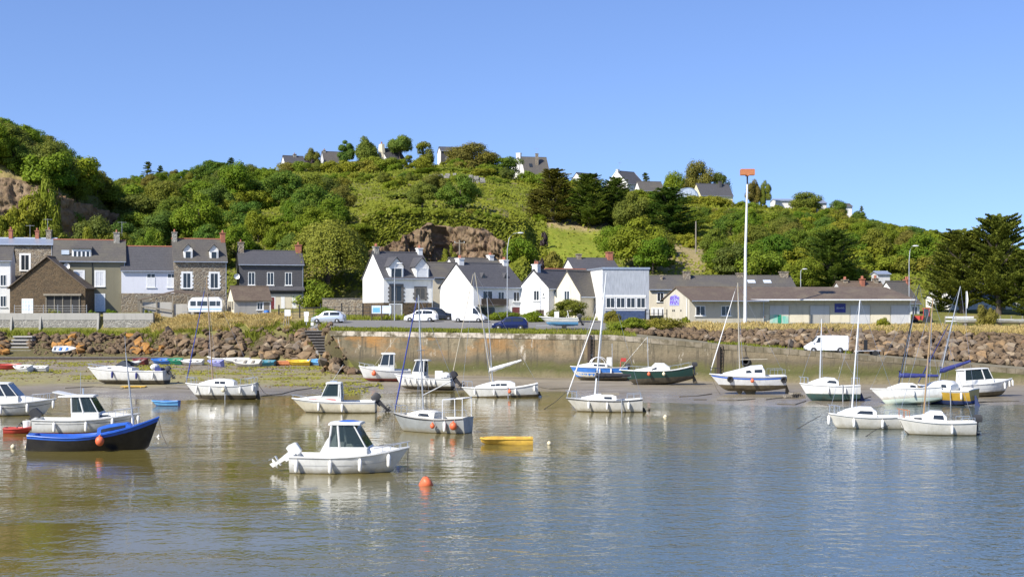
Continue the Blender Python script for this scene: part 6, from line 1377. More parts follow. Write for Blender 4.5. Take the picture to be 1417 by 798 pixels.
    def stripe(s, v0, v1, mat, t0=.0, t1=1.0, name='stripe'):
        b = MB(); n = 22
        for q in (-1, 1):
            P = []
            for i in range(n + 1):
                t = lerp(t0, t1, i / n)
                for v in (v0, v1):
                    y, z = s.side(t, v); P.append((s.xt(t, v) + (.006 if t > .95 else 0), q * (y + .006), z))
            b.add(P, [(2 * i, 2 * i + 1, 2 * i + 3, 2 * i + 2) for i in range(n)])
        return b.build(name, mat, s.root, 60)
    def cabin(s, st, mat='gelcoat', wins=(), name='cabin', glass='dark_glass'):
        """st: list of (fraction, half width at base, half width at top, height)"""
        rings = []
        for f, wb, wt, h in st:
            t = f; x = s.xt(f); z0 = s.zd(f) - .03; wb = min(wb, s.b(f) - .06); wt = min(wt, wb * .97)
            h *= s.ch; half = [(wb, z0), (wt, z0 + h * .82), (wt * .82, z0 + h * .97), (0, z0 + h * 1.05)]
            rings.append([(x, -y, z) for y, z in half] + [(x, y, z) for y, z in half[-2::-1]])
        b = MB(); b.loft(rings); c = b.build(name, mat, s.root, 28)
        def pt(f, v, q):
            for (f0, a0, b0, h0), (f1, a1, b1, h1) in zip(st, st[1:]):
                if f <= f1 + 1e-6:
                    k = (f - f0) / (f1 - f0); o = []
                    for ff, a, b_, h in ((f0, a0, b0, h0), (f1, a1, b1, h1)):
                        a = min(a, s.b(ff) - .06); b_ = min(b_, a * .97); o.append((lerp(a, b_, v), s.zd(ff) - .03 + h * s.ch * .82 * v, s.xt(ff)))
                    return Vector((lerp(o[0][2], o[1][2], k), q * (lerp(o[0][0], o[1][0], k) + .006), lerp(o[0][1], o[1][1], k)))
        for w in wins:
            f0, f1, v0, v1 = w[:4]; sl = w[4] if len(w) > 4 else 0; sr = w[5] if len(w) > 5 else 0
            for q in (-1, 1):
                n = 5; P = []
                for i in range(n + 1): P.append(pt(lerp(f0 , f1, i / n), v0, q))
                U = [pt(lerp(f0 + sl, f1 - sr, i / n), v1, q) for i in range(n + 1)]
                V = P + U; o = Vector((0, q * .014, .004)); b = MB(); b.add(V + [p + o for p in V], [(i, i + 1, n + 2 + i, n + 1 + i) for i in range(n)] + [(2 * n + 2 + i, 3 * n + 3 + i, 3 * n + 4 + i, 2 * n + 3 + i) for i in range(n)] + [(0, n + 1, 3 * n + 3, 2 * n + 2), (n, 2 * n + 1, 4 * n + 3, 3 * n + 2)])
                b.build('window', glass, c)
        return c
    def wheelhouse(s, f0, f1, hw, base, top, frake=.55, brake=0.0, roof_over=(.15, .25), mat='gelcoat', open_back=True, glass='clear_glass', roofm=None, midpost=.45, tumble=.10, back_glass=False):
        x0, x1 = s.xt(f0), s.xt(f1); zd = s.zd((f0 + f1) / 2) - .03; zb, zr = zd + base, zd + top; X0, X1 = x0 + brake, x1 - frake; hb, ht = hw, hw - tumble
        b = MB()
        for q in (-1, 1): b.panel([(x0, q * hb, zd - .05), (x1, q * hb * .96, zd - .05), (x1, q * hb * .96, zb), (x0, q * hb, zb)], .04)
        b.panel([(x1, -hb * .96, zd - .05), (x1, hb * .96, zd - .05), (x1, hb * .96, zb), (x1, -hb * .96, zb)], .04)
        if not open_back: b.panel([(x0, -hb, zd - .05), (x0, hb, zd - .05), (X0, ht, zr), (X0, -ht, zr)], .04)
        c = b.build('wheelhouse', mat, s.root)
        b = MB(); xm0, xm1 = lerp(x0, x1, midpost), lerp(X0, X1, midpost)
        for q in (-1, 1):
            b.path([(x0 + .03, q * hb, zb - .05), (X0 + .03, q * ht, zr + .02)], .05, 6); b.path([(x1 - .02, q * hb * .96, zb - .05), (X1 - .02, q * ht * .96, zr + .02)], .035, 6); b.path([(xm0, q * hb, zb - .05), (xm1, q * ht, zr + .02)], .05, 6)
            b.path([(x0, q * hb, zb), (x1, q * hb * .96, zb)], .03, 6)
        b.path([(x1, -hb * .96, zb), (x1, hb * .96, zb)], .03, 6)
        b.build('pillars', mat, c)
        a0, a1 = X0 - roof_over[0], X1 + roof_over[1]; rings = []
        for x, k in ((a0, .96), (a0 + .12, 1.0), (lerp(a0, a1, .5), 1.03), (a1 - .25, 1.0), (a1, .9)):
            w = (ht + .07) * k; e = .0 if a0 < x < a1 else -.02
            half = [(w, zr + e), (w, zr + .05 + e), (w * .75, zr + .1 + e), (0, zr + .125 + e)]
            rings.append([(x, -y, z) for y, z in half] + [(x, y, z) for y, z in half[-2::-1]])
        b = MB(); b.loft(rings); b.build('roof', roofm or mat, c, 40)
        for q in (-1, 1):
            for (u0, u1, U0, U1) in ((x0 + .06, xm0 - .05, X0 + .06, xm1 - .05), (xm0 + .05, x1 - .05, xm1 + .05, X1 - .05)):
                b = MB(); b.panel([(u0, q * (hb - .01), zb + .02), (u1, q * (hb * .97 - .01), zb + .02), (U1, q * (ht * .98 - .01), zr), (U0, q * (ht - .01), zr)], .012); b.build('window', glass, c)
        b = MB(); b.panel([(x1 + .005, -hb * .9, zb + .03), (x1 + .005, hb * .9, zb + .03), (X1 + .005, ht * .9, zr), (X1 + .005, -ht * .9, zr)], .012); b.build('windscreen', glass, c)
        if back_glass: b = MB(); b.panel([(x0 - .02, -hb * .85, zb), (x0 - .02, hb * .85, zb), (X0 - .02, ht * .85, zr - .05), (X0 - .02, -ht * .85, zr - .05)], .012); b.build('rear_window', glass, c)
        return c
    def outboard(s, col='plastic_dark', tilt=0, size=1.0, y=0, cap=None, f=0.0):
        x = s.xt(f) - .10; z = s.zs(f) - .06; m = Matrix.Translation((x, y, z)) @ Matrix.Rotation(R(tilt), 4, 'Y') @ Matrix.Scale(size, 4)
        def T(b):
            b.v = [tuple(m @ Vector(p)) for p in b.v]; return b
        b = MB(); b.loft([[(-.14, -.1, -.75), (.0, -.1, -.75), (.0, .1, -.75), (-.14, .1, -.75)], [(-.22, -.09, -.1), (.02, -.09, -.1), (.02, .09, -.1), (-.22, .09, -.1)], [(-.25, -.1, .1), (.02, -.1, .1), (.02, .1, .1), (-.25, .1, .1)]]); b.box((-.14, 0, -.62), (.5, .26, .03)); b.loft([[(-.22, -.02, -1.05), (.0, -.02, -1.0), (.0, .02, -1.0), (-.22, .02, -1.05)], [(-.2, -.05, -.75), (.02, -.05, -.75), (.02, .05, -.75), (-.2, .05, -.75)]])
        b.ell((-.1, 0, -.82), (.26, .07, .07), 8, 6); b.b2((.0, -.14, -.3), (.10, .14, .12)); o = T(b).build('outboard_motor', col, s.root, 40)
        b = MB(); b.loft([[(-.42, -.17, .02), (.08, -.17, .06), (.08, .17, .06), (-.42, .17, .02)], [(-.48, -.21, .2), (.12, -.2, .22), (.12, .2, .22), (-.48, .21, .2)], [(-.46, -.2, .42), (.1, -.18, .46), (.1, .18, .46), (-.46, .2, .42)], [(-.38, -.14, .54), (.02, -.13, .56), (.02, .13, .56), (-.38, .14, .54)]]); T(b).build('cowling', cap or col, o, 50)
        b = MB()
        for k in range(3):
            a = k * 2.094; b.panel([(-.37, 0, -.82), (-.4, .16 * math.cos(a) - .05 * math.sin(a), -.82 + .16 * math.sin(a) + .05 * math.cos(a)), (-.36, .17 * math.cos(a) + .05 * math.sin(a), -.82 + .17 * math.sin(a) - .05 * math.cos(a))], .015)
        T(b).build('propeller', 'steel', o)
    def fender(s, f, q=-1, size=1.0, mat='fender_white', ball=False, drop=.12, label=None):
        y, zz = s.side(f, .8); x = s.xt(f); z = s.zs(f) - drop; r = .10 * size; b = MB(); y += r + .02 + (.05 if ball else 0)
        if ball: R_ = .21 * size; b.ell((x, q * (y + .1), z - R_ * 1.1), (R_, R_, R_ * 1.12), 12, 8); b.lathe([(.05, z), (.04, z + .06)], 8, 'z', (x, q * (y + .1), 0))
        else: b.lathe([(.02, z + .02), (.05, z), (r, z - .09), (r, z - .52 * size), (.05, z - .6 * size), (.02, z - .62 * size)], 10, 'z', (x, q * y, 0))
        o = b.build('fender', mat, s.root, 50)
        if label: o['label'] = label
        b = MB(); b.tube((x, q * y, z), (x, q * (s.b(f) - .02), s.zs(f) + .06), .012, n=5); b.build('rope', 'rope_pale', o)
    def rail(s, f0, f1, h=.45, n=4, mat='steel', inset=.08, r=.018):
        b = MB(); ts = [lerp(f0, f1, i / n) for i in range(n + 1)]
        for q in (-1, 1):
            if f1 <= .95: b = MB()
            P = [(s.xt(t), q * max(.03, s.b(t) - inset), s.zd(t) + h) for t in ts]
            for p in P: b.tube((p[0], p[1], p[2] - h), p, r * .9, n=5)
            if f1 > .95: P.append((s.xt(f1) + .12, 0, s.zd(f1) + h * 1.05))
            b.path(P, r, 5)
            if f1 <= .95 or q == 1: b.build('guard_rail', mat, s.root)
    def pulpit(s, mat='steel'): s.rail(.86, .985, .5, 2, mat, .05)
    def keel(s, f0=.35, f1=.55, d=.5, mat='antifoul_dark', w=.12):
        b = MB(); x0, x1 = s.xt(f0), s.xt(f1); z0 = -s.p['draft'] + .12
        b.loft([[(x0 + .12, -.05, z0 - d), (x1 - .35, -.05, z0 - d), (x1 - .35, .05, z0 - d), (x0 + .12, .05, z0 - d)], [(x0, -w, z0), (x1, -w, z0), (x1, w, z0), (x0, w, z0)]]); b.build('keel', mat, s.root)
    def rudder(s, mat='antifoul_dark', d=.55, top=.35, w=.34):
        b = MB(); x = s.xt(0); b.prism([(x - w, -s.p['draft'] - d + .3), (x - .02, -s.p['draft'] - d + .3), (x - .02, top), (x - .14, top)], -.03, .03); b.build('rudder', mat, s.root)
    def legs(s, f, q=-1):
        b = MB(); y = s.b(f) + .05; b.tube((s.xt(f), q * y, s.zs(f) + .1), (s.xt(f), q * y, -s.p['draft'] - .1), .04); b.build('beaching_leg', 'galvanised', s.root)
    def tipl(s, px, py, dY=0): return s.MI @ at(px, py, s.Y + dY)
    def rig(s, f, tip, mat='white_metal', r=.055, boom=None, jib=None, shrouds=True, z0=.0, spreader=True, stays=True):
        T = s.tipl(*tip) if not isinstance(tip, Vector) else tip; T.y = T.y * .0 + 0 if False else T.y
        b0 = Vector((s.xt(f), 0, s.zd(f) + z0)); b = MB(); b.path([b0, b0.lerp(T, .6), T], [r, r, r * .6], 8); m = b.build('mast', mat, s.root, 50)
        s.masttip, s.mastbase = T, b0
        if spreader:
            p = b0.lerp(T, .52); b = MB(); b.tube(p + Vector((0, -.5, .05)), p + Vector((0, .5, .05)), .02); b.build('spreader', mat, m)
        b = MB()
        if shrouds:
            for q in (-1, 1):
                ch = Vector((s.xt(f - .03), q * (s.b(f) - .06), s.zd(f))); b.tube(ch, T.lerp(b0, .08), .009, n=4); b.tube(Vector((s.xt(f + .02), q * (s.b(f) - .06), s.zd(f))), T.lerp(b0, .46), .008, n=4)
        if stays:
            b.tube(Vector((s.xt(.99), 0, s.zd(.99))), T, .009, n=4); b.tube(Vector((s.xt(0.01), 0, s.zd(0))), T, .009, n=4)
        if b.v: b.build('rigging', 'steel', m)
        if boom:   # (length, goose height, end rise, cover material)
            ln, h, rise, cm = boom; g = b0.lerp(T, h / max(.1, (T - b0).length)); e = g + Vector((-ln, 0, rise)); b = MB(); b.tube(g, e, .035); bo = b.build('boom', mat, s.root)
            if cm:
                b = MB(); n = 8; P = [g.lerp(e, i / n) + Vector((0, .02 * math.sin(i * 2.1), .10 - .015 * (i % 2))) for i in range(n + 1)]; b.path([g + Vector((0.02, 0, .45))] + P, [.10] + [.22 - .13 * (i / n) + .012 * math.sin(i * 2.7) for i in range(n + 1)], 9); b.build('sail_cover', cm, bo, 60)
        if jib:    # furled headsail
            b = MB(); a = Vector((s.xt(.985), 0, s.zd(.985) + .15)) if len(jib) < 3 else s.tipl(*jib[2]); e = T.lerp(b0, .05) if jib[1] is None else s.tipl(*jib[1])
            b.path([a, a.lerp(e, .12), a.lerp(e, .45), a.lerp(e, .85), e], [.025, .052, .045, .035, .018], 7); b.build('furled_sail', jib[0], s.root, 60)
    def chain(s, px, py, f=.99, mat='rope', r=.02, sag=.25, z=.0):
        a = Vector((s.xt(f), 0, s.zd(f))); w = at(px, py, s.Y); w = s.MI @ w; b = MB(); b.path([a, a.lerp(w, .5) - Vector((0, 0, sag)), w], r, 5); b.build('mooring_line', mat, s.root)
    def seat(s, f, mat='deck_grey', w=.8):
        b = MB(); z = s.zs(f) - s.cockpit[2] * .45; b.box((s.xt(f), 0, z), (.24, 2 * s.b(f) * .9, .05)); b.build('thwart', mat, s.root)

def build_boats():
    # 1 ---------- foreground white launch with wheelhouse and tilted outboard
    s = Boat('white launch with glazed wheelhouse and tilted white outboard, nearest the viewer', 486, 652.5, 5.35, -4, 2.15, .74, .42, .02, .22, .9, 2.3, .75, .34, .02, 'gelcoat', 'antifoul_dark', cockpit=(.03, .36, .45), strake='deck_grey')
    s.stripe(.60, .635, 'deck_grey', .03, .9); s.cabin([(.40, .80, .74, .30), (.52, .82, .74, .34), (.66, .74, .62, .30), (.80, .52, .38, .20), (.90, .26, .15, .06)], wins=[], name='foredeck')
    c = s.wheelhouse(.33, .66, .82, .40, 1.42, .62, .12, (.12, .28), midpost=.30, back_glass=False)
    b = MB(); x = s.xt(.46); z = s.zd(.5) + 1.525; b.ell((x + .1, .1, z - .06), (.55, .5, .09), 14, 6); b.build('blue_cover', 'blue_gloss', c)
    for q in (-1, 1): b = MB(); b.panel([(s.xt(.24), q * .84, s.zd(.3) - .02), (s.xt(.33) + .02, q * .83, s.zd(.3)), (s.xt(.33) + .1, q * .80, s.zd(.3) + .95), (s.xt(.33) - .02, q * .80, s.zd(.3) + .8)], .04); b.build('side_fairing', 'gelcoat', c)
    b = MB(); b.box((s.xt(.40), .25, s.zd(.4) + .25), (.4, .4, .6)); b.build('helm_seat', 'deck_grey', c)
    s.rail(.72, .985, .22, 4); s.outboard('gelcoat', 58, 1.0, 0, 'gelcoat')
    for f in (.07, .36, .61, .84): s.fender(f, -1, .95)
    s.fender(-.0 + .01, 1, .8, 'buoy_orange', True, label='orange ball fender at the stern')
    s.chain(563, 657, mat='rope')
    # 2 ---------- blue topped black open boat
    s = Boat('black wooden open boat with bright blue gunwale and cuddy in the left foreground', 131, 622, 6.7, 5, 2.2, .72, 1.0, .12, .3, .55, 2.0, .55, .45, .0, 'black_hull', 'antifoul_dark', 'blue_gloss', cockpit=(.05, .52, .5), strake='blue_gloss')
    s.stripe(.85, .99, 'blue_gloss', 0, 1, 'blue_wale'); s.cabin([(.54, .78, .70, .36), (.62, .76, .66, .42), (.76, .55, .44, .3), (.79, .5, .4, .1)], 'blue_gloss', [(.57, .75, .3, .8)])
    s.fender(.575, -1, 1.1, 'buoy_orange', True, .05, 'orange ball fender on the black side'); s.seat(.2, 'blue_gloss'); s.seat(.38, 'blue_gloss')
    s.rig(.80, (174, 488), 'galvanised', .045, None, None, False, 0, False, False); s.rudder('black_hull', .4, .5, .3); s.chain(231, 615)
    b = MB(); p = s.masttip; b.tube(p, p + Vector((-.05, 0, .9)), .008); b.build('antenna', 'steel', s.root)
    # 3 ---------- white fishing launch behind it
    s = Boat('white fishing launch with red bottom and swept wheelhouse behind the black boat', 122, 597.5, 6.2, 4, 2.3, .78, .35, .05, .3, .9, 2.3, .75, .36, .06, 'gelcoat', 'antifoul_red', cockpit=(.03, .38, .45))
    s.stripe(.78, .80, 'plastic_dark', .03, .97); s.cabin([(.42, .85, .78, .3), (.60, .82, .72, .34), (.76, .58, .46, .24), (.90, .25, .15, .05)], wins=[(.60, .74, .4, .8, .0, .03)], name='foredeck')
    c = s.wheelhouse(.37, .63, .86, .42, 1.35, .55, -.05, (.75, .2), midpost=.45); b = MB(); x = s.xt(.33); z = s.zd(.4) + 1.42; b.panel([(x - .9, -.7, z + .25), (x - .9, .7, z + .25), (x + .2, .75, z + .02), (x + .2, -.75, z + .02)], .06); b.build('aft_awning', 'gelcoat', c)
    b = MB(); z = s.zd(.4) + 1.5; b.tube((s.xt(.42), .2, z), (s.xt(.42), .2, z + 1.3), .012); b.tube((s.xt(.46), -.2, z), (s.xt(.46), -.2, z + .35), .05); b.build('antenna', 'steel', c)
    for f in (.22, .52): s.fender(f, -1, .95)
    s.fender(.76, -1, .9, drop=.05); s.fender(.94, -1, .95); s.fender(.985, -1, .9); s.rail(.72, .985, .35, 4); s.outboard('plastic_dark', 45, 1.1)
    # 4 ---------- red tender
    s = Boat('small red rubber tender holding a white bucket beside the white fishing launch', 27, 599, 1.75, 4, 1.0, .3, .08, .02, .1, .8, 2.2, .3, .3, -.2, 'red_paint', 'red_paint', 'red_paint', cockpit=(.05, .8, .2), strake='red_paint', name='tender', cat='tender')
    b = MB(); b.lathe([(.2, .2), (.24, .75), (.22, .75), (.18, .3)], 12, 'z', (s.xt(.75), 0, 0)); o = b.build('bucket', 'white_paint', None, 40); o.location = s.root.location; tag(o, 'white plastic bucket standing in the red rubber tender', 'bucket')
    # 5 ---------- far left white cabin boat
    s = Boat('white cabin cruiser cut by the left edge with blue edged windscreen', 14, 574, 6.4, 5, 2.4, .85, .3, .05, .3, .9, 2.3, .8, .38, .06, 'gelcoat', 'antifoul_dark', cockpit=(.03, .2, .4))
    s.stripe(.72, .75, 'plastic_dark', 0, .97); s.cabin([(.3, .9, .8, .45), (.62, .85, .72, .45), (.76, .6, .46, .25), (.9, .25, .12, .06)], name='foredeck'); s.wheelhouse(.2, .62, .9, .5, 1.35, .75, .0, (.1, .05), midpost=.7, open_back=False, roofm='gelcoat', glass='dark_glass')
    s.rail(.7, .985, .4, 4); s.fender(.72, -1, 1); s.fender(.97, -1, .9); s.fender(.45, -1, 1)
    # 6 ---------- stranded sport cruiser
    s = Boat('white sport cruiser with low windscreen stranded on the mud at left', 176, 531, 7.7, 174, 2.6, .95, .35, .0, .3, .92, 2.3, 1.0, .36, .12, 'gelcoat', 'antifoul_dark', heel=2, aground=True, cockpit=(.05, .34, .35))
    s.cabin([(.40, 1.0, .9, .34), (.55, .98, .8, .5), (.72, .72, .55, .36), (.9, .3, .18, .08)], wins=[(.66, .72, .45, .7)], name='foredeck'); b = MB()
    b.panel([(s.xt(.62), -.7, s.zd(.6) + .42), (s.xt(.62), .7, s.zd(.6) + .42), (s.xt(.52), .62, s.zd(.6) + .9), (s.xt(.52), -.62, s.zd(.6) + .9)], .02)
    for q in (-1, 1): b.panel([(s.xt(.62), q * .72, s.zd(.6) + .4), (s.xt(.52), q * .64, s.zd(.6) + .9), (s.xt(.42), q * .85, s.zd(.5) + .62), (s.xt(.42), q * .9, s.zd(.5) + .4)], .02)
    b.build('windscreen', 'dark_glass', s.root); b = MB(); b.ell((s.xt(.14), .2, s.zd(.1) + .35), (.4, .7, .32), 12, 7); b.build('seat_back', 'white_cloth', s.root); b = MB(); b.box((s.xt(.07), .5, s.zd(.1) + .15), (.6, .9, .3)); b.build('folded_hood', 'navy', s.root)
    for f, m in ((.63, 'navy'), (.32, 'navy'), (.12, 'fender_white')): s.fender(f, 1, 1, m)
    s.outboard('plastic_dark', 40, .9); s.rail(.68, .985, .3, 4)
    # 7 ---------- left sailboat with wooden mast and blue furled jib
    s = Boat('white sailing yacht with wooden mast and blue furled headsail aground at left', 306, 552.5, 6.0, 178, 2.2, .85, .25, .25, .45, .6, 2.0, .8, .5, .12, 'gelcoat', 'antifoul_dark', heel=2, aground=True, cockpit=(.03, .30, .4), dz=-.12, sr=.25)
    s.cabin([(.30, .72, .62, .3), (.34, .76, .64, .42), (.52, .76, .62, .46), (.66, .62, .48, .34), (.80, .3, .2, .1)], wins=[(.50, .57, .35, .78), (.42, .49, .35, .78)]); s.rudder('antifoul_dark', .3, .5); s.pulpit(); s.rail(.02, .2, .5, 2)
    for f, m in ((.82, 'fender_white'), (.62, 'fender_white'), (.2, 'fender_white'), (.03, 'fender_white')): s.fender(f, 1, .9, m)
    s.fender(.42, 1, .8, 'buoy_cream', True); s.legs(.40, 1); s.rig(.62, (286, 384), 'wood_mast', .055, None, ('blue_cloth', (283, 402)), True, .4); s.chain(375, 548, .0)
    # 8 ---------- blue dinghy at left
    s = Boat('small blue rowing dinghy afloat between the launch and the white yacht', 229, 561, 2.15, 178, 1.0, .34, .06, .02, .1, .85, 2.0, .25, .35, -.2, 'mid_blue', 'mid_blue', 'mid_blue', cockpit=(.05, .92, .25), strake='sky_blue', name='dinghy', cat='dinghy'); s.stripe(.35, .7, 'sky_blue'); s.seat(.45, 'sky_blue')
    # 9 ---------- red striped motor boat
    s = Boat('white motor boat with red stripes and black outboard, lying right of the left yacht', 462, 570, 6.1, 180, 2.2, .78, .25, .0, .25, .92, 2.3, .9, .34, .06, 'cream_hull', 'antifoul_dark', 'gelcoat', cockpit=(.03, .42, .45))
    s.stripe(.86, .99, 'gelcoat'); s.cabin([(.44, .85, .78, .3), (.62, .8, .68, .3), (.8, .48, .36, .16), (.92, .2, .12, .04)], wins=[(.62, .78, .35, .62), (.46, .6, .35, .62)], name='foredeck', glass='red_paint')
    c = s.wheelhouse(.40, .64, .8, .36, 1.28, .45, .05, (.02, .1), midpost=.12); b = MB(); b.tube((s.xt(.52), 0, s.zd(.5) + 1.4), (s.xt(.52) - .8, 0, s.zd(.5) + 2.6), .012); b.box((s.xt(.50), 0, s.zd(.5) + 1.42), (.5, .4, .08)); b.build('antenna', 'steel', c); s.outboard('plastic_dark', 48, 1.1)
    for f in (.66, .38): s.fender(f, 1, .95)
    s.rail(.7, .985, .2, 3)
    # 10 --------- centre sailing boat with grey hull
    s = Boat('grey hulled sailing boat with tubular stern gantry and orange ball fenders', 596, 597, 5.0, 158, 2.1, .82, .25, .1, .3, .72, 2.1, .55, .42, .03, 'grey_hull', 'antifoul_dark', 'gelcoat_old', cockpit=(.03, .38, .4), strake='black_hull')
    s.cabin([(.40, .66, .56, .3), (.46, .68, .56, .36), (.62, .62, .48, .34), (.78, .32, .22, .14)], 'gelcoat_old', [(.46, .62, .3, .75, .02, .02)]); s.pulpit(); s.rail(.1, .86, .42, 5, r=.012)
    b = MB()
    for q in (-1, 1):
        for f in (.02, .26): b.tube((s.xt(f), q * (s.b(f) - .1), s.zd(f)), (s.xt(f), q * (s.b(f) - .12), s.zd(f) + 1.15), .028)
        b.tube((s.xt(.02), q * (s.b(.02) - .12), s.zd(0) + 1.15), (s.xt(.26), q * (s.b(.26) - .12), s.zd(.26) + 1.15), .028)
    b.tube((s.xt(.26), -.8, s.zd(.2) + 1.15), (s.xt(.26), .8, s.zd(.2) + 1.15), .028); b.tube((s.xt(.02), -.7, s.zd(.0) + 1.15), (s.xt(.02), .7, s.zd(0) + 1.15), .028); b.build('gantry', 'white_metal', s.root)
    s.rig(.60, (579, 408), 'galvanised', .05, (1.9, 1.0, .9, None), ('blue_cloth', (577, 412)), True, .3)
    s.fender(.36, 1, .7, 'buoy_orange', True, .2); s.fender(.22, 1, 1); s.fender(.1, 1, 1.05, 'buoy_orange', True, .15); s.chain(545, 598)
    b = MB(); b.path([(s.xt(.7 + i * .012), .3 * math.sin(i * 1.9), s.zd(.7) + .1 + .03 * (i % 3)) for i in range(14)], .05, 6); b.build('rope_coil', 'deck_grey', s.root)
    # 11, 12 ----- two white launches stranded below the wall
    s = Boat('white launch with boxy wheelhouse and orange ball fender stranded below the quay steps', 532, 527, 5.0, 190, 2.1, .85, .45, .0, .25, .85, 2.2, .5, .38, .1, 'gelcoat', 'antifoul_red', heel=-3, aground=True, cockpit=(.03, .38, .4))
    s.cabin([(.4, .8, .7, .25), (.65, .72, .6, .25), (.85, .35, .25, .1)], name='foredeck'); s.wheelhouse(.32, .60, .72, .5, 1.55, .3, 0, (.1, .1), midpost=.4, glass='dark_glass'); s.fender(.72, 1, 1.1, 'buoy_orange', True); b = MB(); b.tube((s.xt(.7), 0, s.zd(.6) + .3), (s.xt(.25), 0, s.zd(.5) + 3.3), .02); b.build('whip_antenna', 'rope_pale', s.root); s.rail(.7, .985, .3, 3)
    s = Boat('white launch hung with many small fenders stranded below the quay wall', 586, 538, 5.6, 168, 2.2, .75, .4, .0, .25, .9, 2.2, .6, .36, .08, 'gelcoat', 'antifoul_dark', heel=2, aground=True, cockpit=(.03, .42, .4))
    s.wheelhouse(.46, .66, .7, .55, 1.6, .35, 0, (.35, .2), midpost=.4, glass='dark_glass'); s.cabin([(.44, .75, .65, .25), (.7, .6, .5, .25), (.88, .25, .18, .08)], name='foredeck')
    for f in (.8, .7, .58, .5, .42, .34, .26): s.fender(f, 1, .75)
    s.outboard('black_cloth', 45, 1.25); b = MB(); b.ell((s.xt(.12), 0, s.zd(.1) + .2), (.55, .75, .38), 12, 7); b.build('cover', 'white_cloth', s.root); b = MB(); b.box((s.xt(.25), -.3, s.zd(.3) + .35), (.7, .3, .7)); b.build('console', 'gelcoat', s.root)
    b = MB(); T = s.tipl(655, 379); b.path([Vector((s.xt(.02), 0, s.zd(0))), T], [.05, .03], 7); m = b.build('leaning_mast', 'rope_pale', s.root)
    # 13 --------- white yacht with white boom cover
    s = Boat('white yacht with white boom cover and round mark on its dark rudder', 692, 554, 6.5, 182, 2.35, .8, .2, .3, .42, .6, 2.0, .75, .5, .18, 'gelcoat', 'antifoul_brown', heel=1.5, pitch=2, aground=True, cockpit=(.03, .30, .4), dz=-.1, sr=.3)
    s.cabin([(.30, .76, .66, .3), (.36, .8, .68, .44), (.52, .78, .64, .48), (.66, .6, .46, .34), (.82, .28, .18, .1)], wins=[(.56, .62, .4, .75), (.50, .555, .4, .75), (.41, .49, .4, .75)]); s.rudder('antifoul_dark', .3, .4, .5); b = MB(); b.lathe([(.17, -.04), (.17, .04)], 14, 'y', (s.xt(0) - .16, 0, -.12)); b.lathe([(.1, -.05), (.1, .05)], 14, 'y', (s.xt(0) - .16, 0, -.12)); b.build('round_mark', 'fender_white', s.root); s.pulpit()
    for f in (.83, .58, .3, .05): s.fender(f, 1, .8)
    s.fender(.38, 1, .7, 'buoy_orange', True); s.legs(.40, 1)
    s.rig(.60, (657, 377), 'rope_pale', .05, (2.7, 1.0, .75, 'white_cloth'), None, True, .4); b = MB(); b.path([Vector((s.xt(.59), .1, s.zd(.6) + .4)), s.tipl(674, 412)], [.045, .035], 7); b.build('mizzen_pole', 'galvanised', s.root); s.chain(605, 570, .0) if False else None
    # 14 --------- yellow barge
    s = Boat('shallow yellow work punt floating alone in the centre of the basin', 701, 614, 2.9, 180, 1.1, .34, .0, .0, .1, .96, 9, .05, .1, -.2, 'yellow_old', 'yellow_old', 'yellow_old', cockpit=(.04, .95, .2), strake='yellow_old', name='punt', cat='punt'); b = MB(); b.box((.5, -.1, .36), (.7, .5, .1)); b.box((-.7, .1, .36), (.4, .5, .08)); b.build('floorboard', 'yellow_old', s.root)
    b = MB(); b.path([(-1.2, -.58, .3), (-.6, -.6, .1), (0, -.6, .3), (.6, -.6, .05), (1.2, -.58, .3)], .02); b.build('rope', 'rope', s.root)
    # 15 --------- yacht with leaning white mast
    s = Boat('white sloop with leaning mast, white furled headsail and black rolled sail', 836, 569, 5.55, 176, 2.1, .82, .15, .12, .3, .7, 2.0, .75, .42, .06, 'gelcoat_old', 'antifoul_brown', 'gelcoat', cockpit=(.03, .34, .4), strake='black_hull')
    s.cabin([(.34, .66, .56, .26), (.40, .7, .58, .34), (.58, .66, .5, .34), (.8, .28, .18, .1)], wins=[(.40, .50, .3, .75)]); s.rudder('antifoul_dark', .25, .3, .45); s.pulpit(); s.rail(.02, .2, .4, 2)
    for f in (.7, .46, .18): s.fender(f, 1, .85)
    s.rig(.62, (839, 377), 'white_metal', .06, (2.5, 1.35, .03, 'black_cloth'), ('white_cloth', (836, 404)), True, .3); b = MB(); b.box((s.xt(.42), 0, s.zd(.4) + .45), (1.3, .9, .16)); b.build('hatch_boards', 'weathered_wood', s.root); s.legs(.27, 1)
    # 16 --------- blue and white motor cabin boat
    s = Boat('blue and white motor boat stranded close under the quay wall behind the sloop', 828, 526, 5.6, 184, 2.2, .95, .2, .05, .3, .85, 2.1, .6, .4, .1, 'mid_blue', 'antifoul_dark', 'gelcoat', heel=4, aground=True, cockpit=(.03, .35, .4))
    s.stripe(.28, .62, 'gelcoat_old', 0, .98, 'white_band'); s.cabin([(.36, .85, .75, .35), (.62, .8, .66, .4), (.85, .4, .3, .15)], wins=[(.40, .6, .35, .8)]); b = MB(); P = [(s.xt(.5) + .8 * math.cos(t), 0, s.zd(.5) + .3 + .75 * math.sin(t)) for t in [math.pi * i / 8 for i in range(9)]]
    for q in (-.7, .7): b.path([(x, q, z) for x, _, z in P], .035)
    b.build('hoop', 'white_metal', s.root); b = MB(); b.box((s.xt(.3), -.2, s.zd(.3) + .6), (.45, .4, .9)); b.build('console', 'gelcoat', s.root); b = MB(); b.tube((s.xt(.12), .4, s.zd(.1)), (s.xt(.1), .4, s.zd(.1) + .9), .03); b.box((s.xt(.06), .4, s.zd(.1) + .75), (.5, .02, .35)); b.build('ensign', 'red_paint', s.root)
    for f in (.5, .3): s.fender(f, 1, .8)
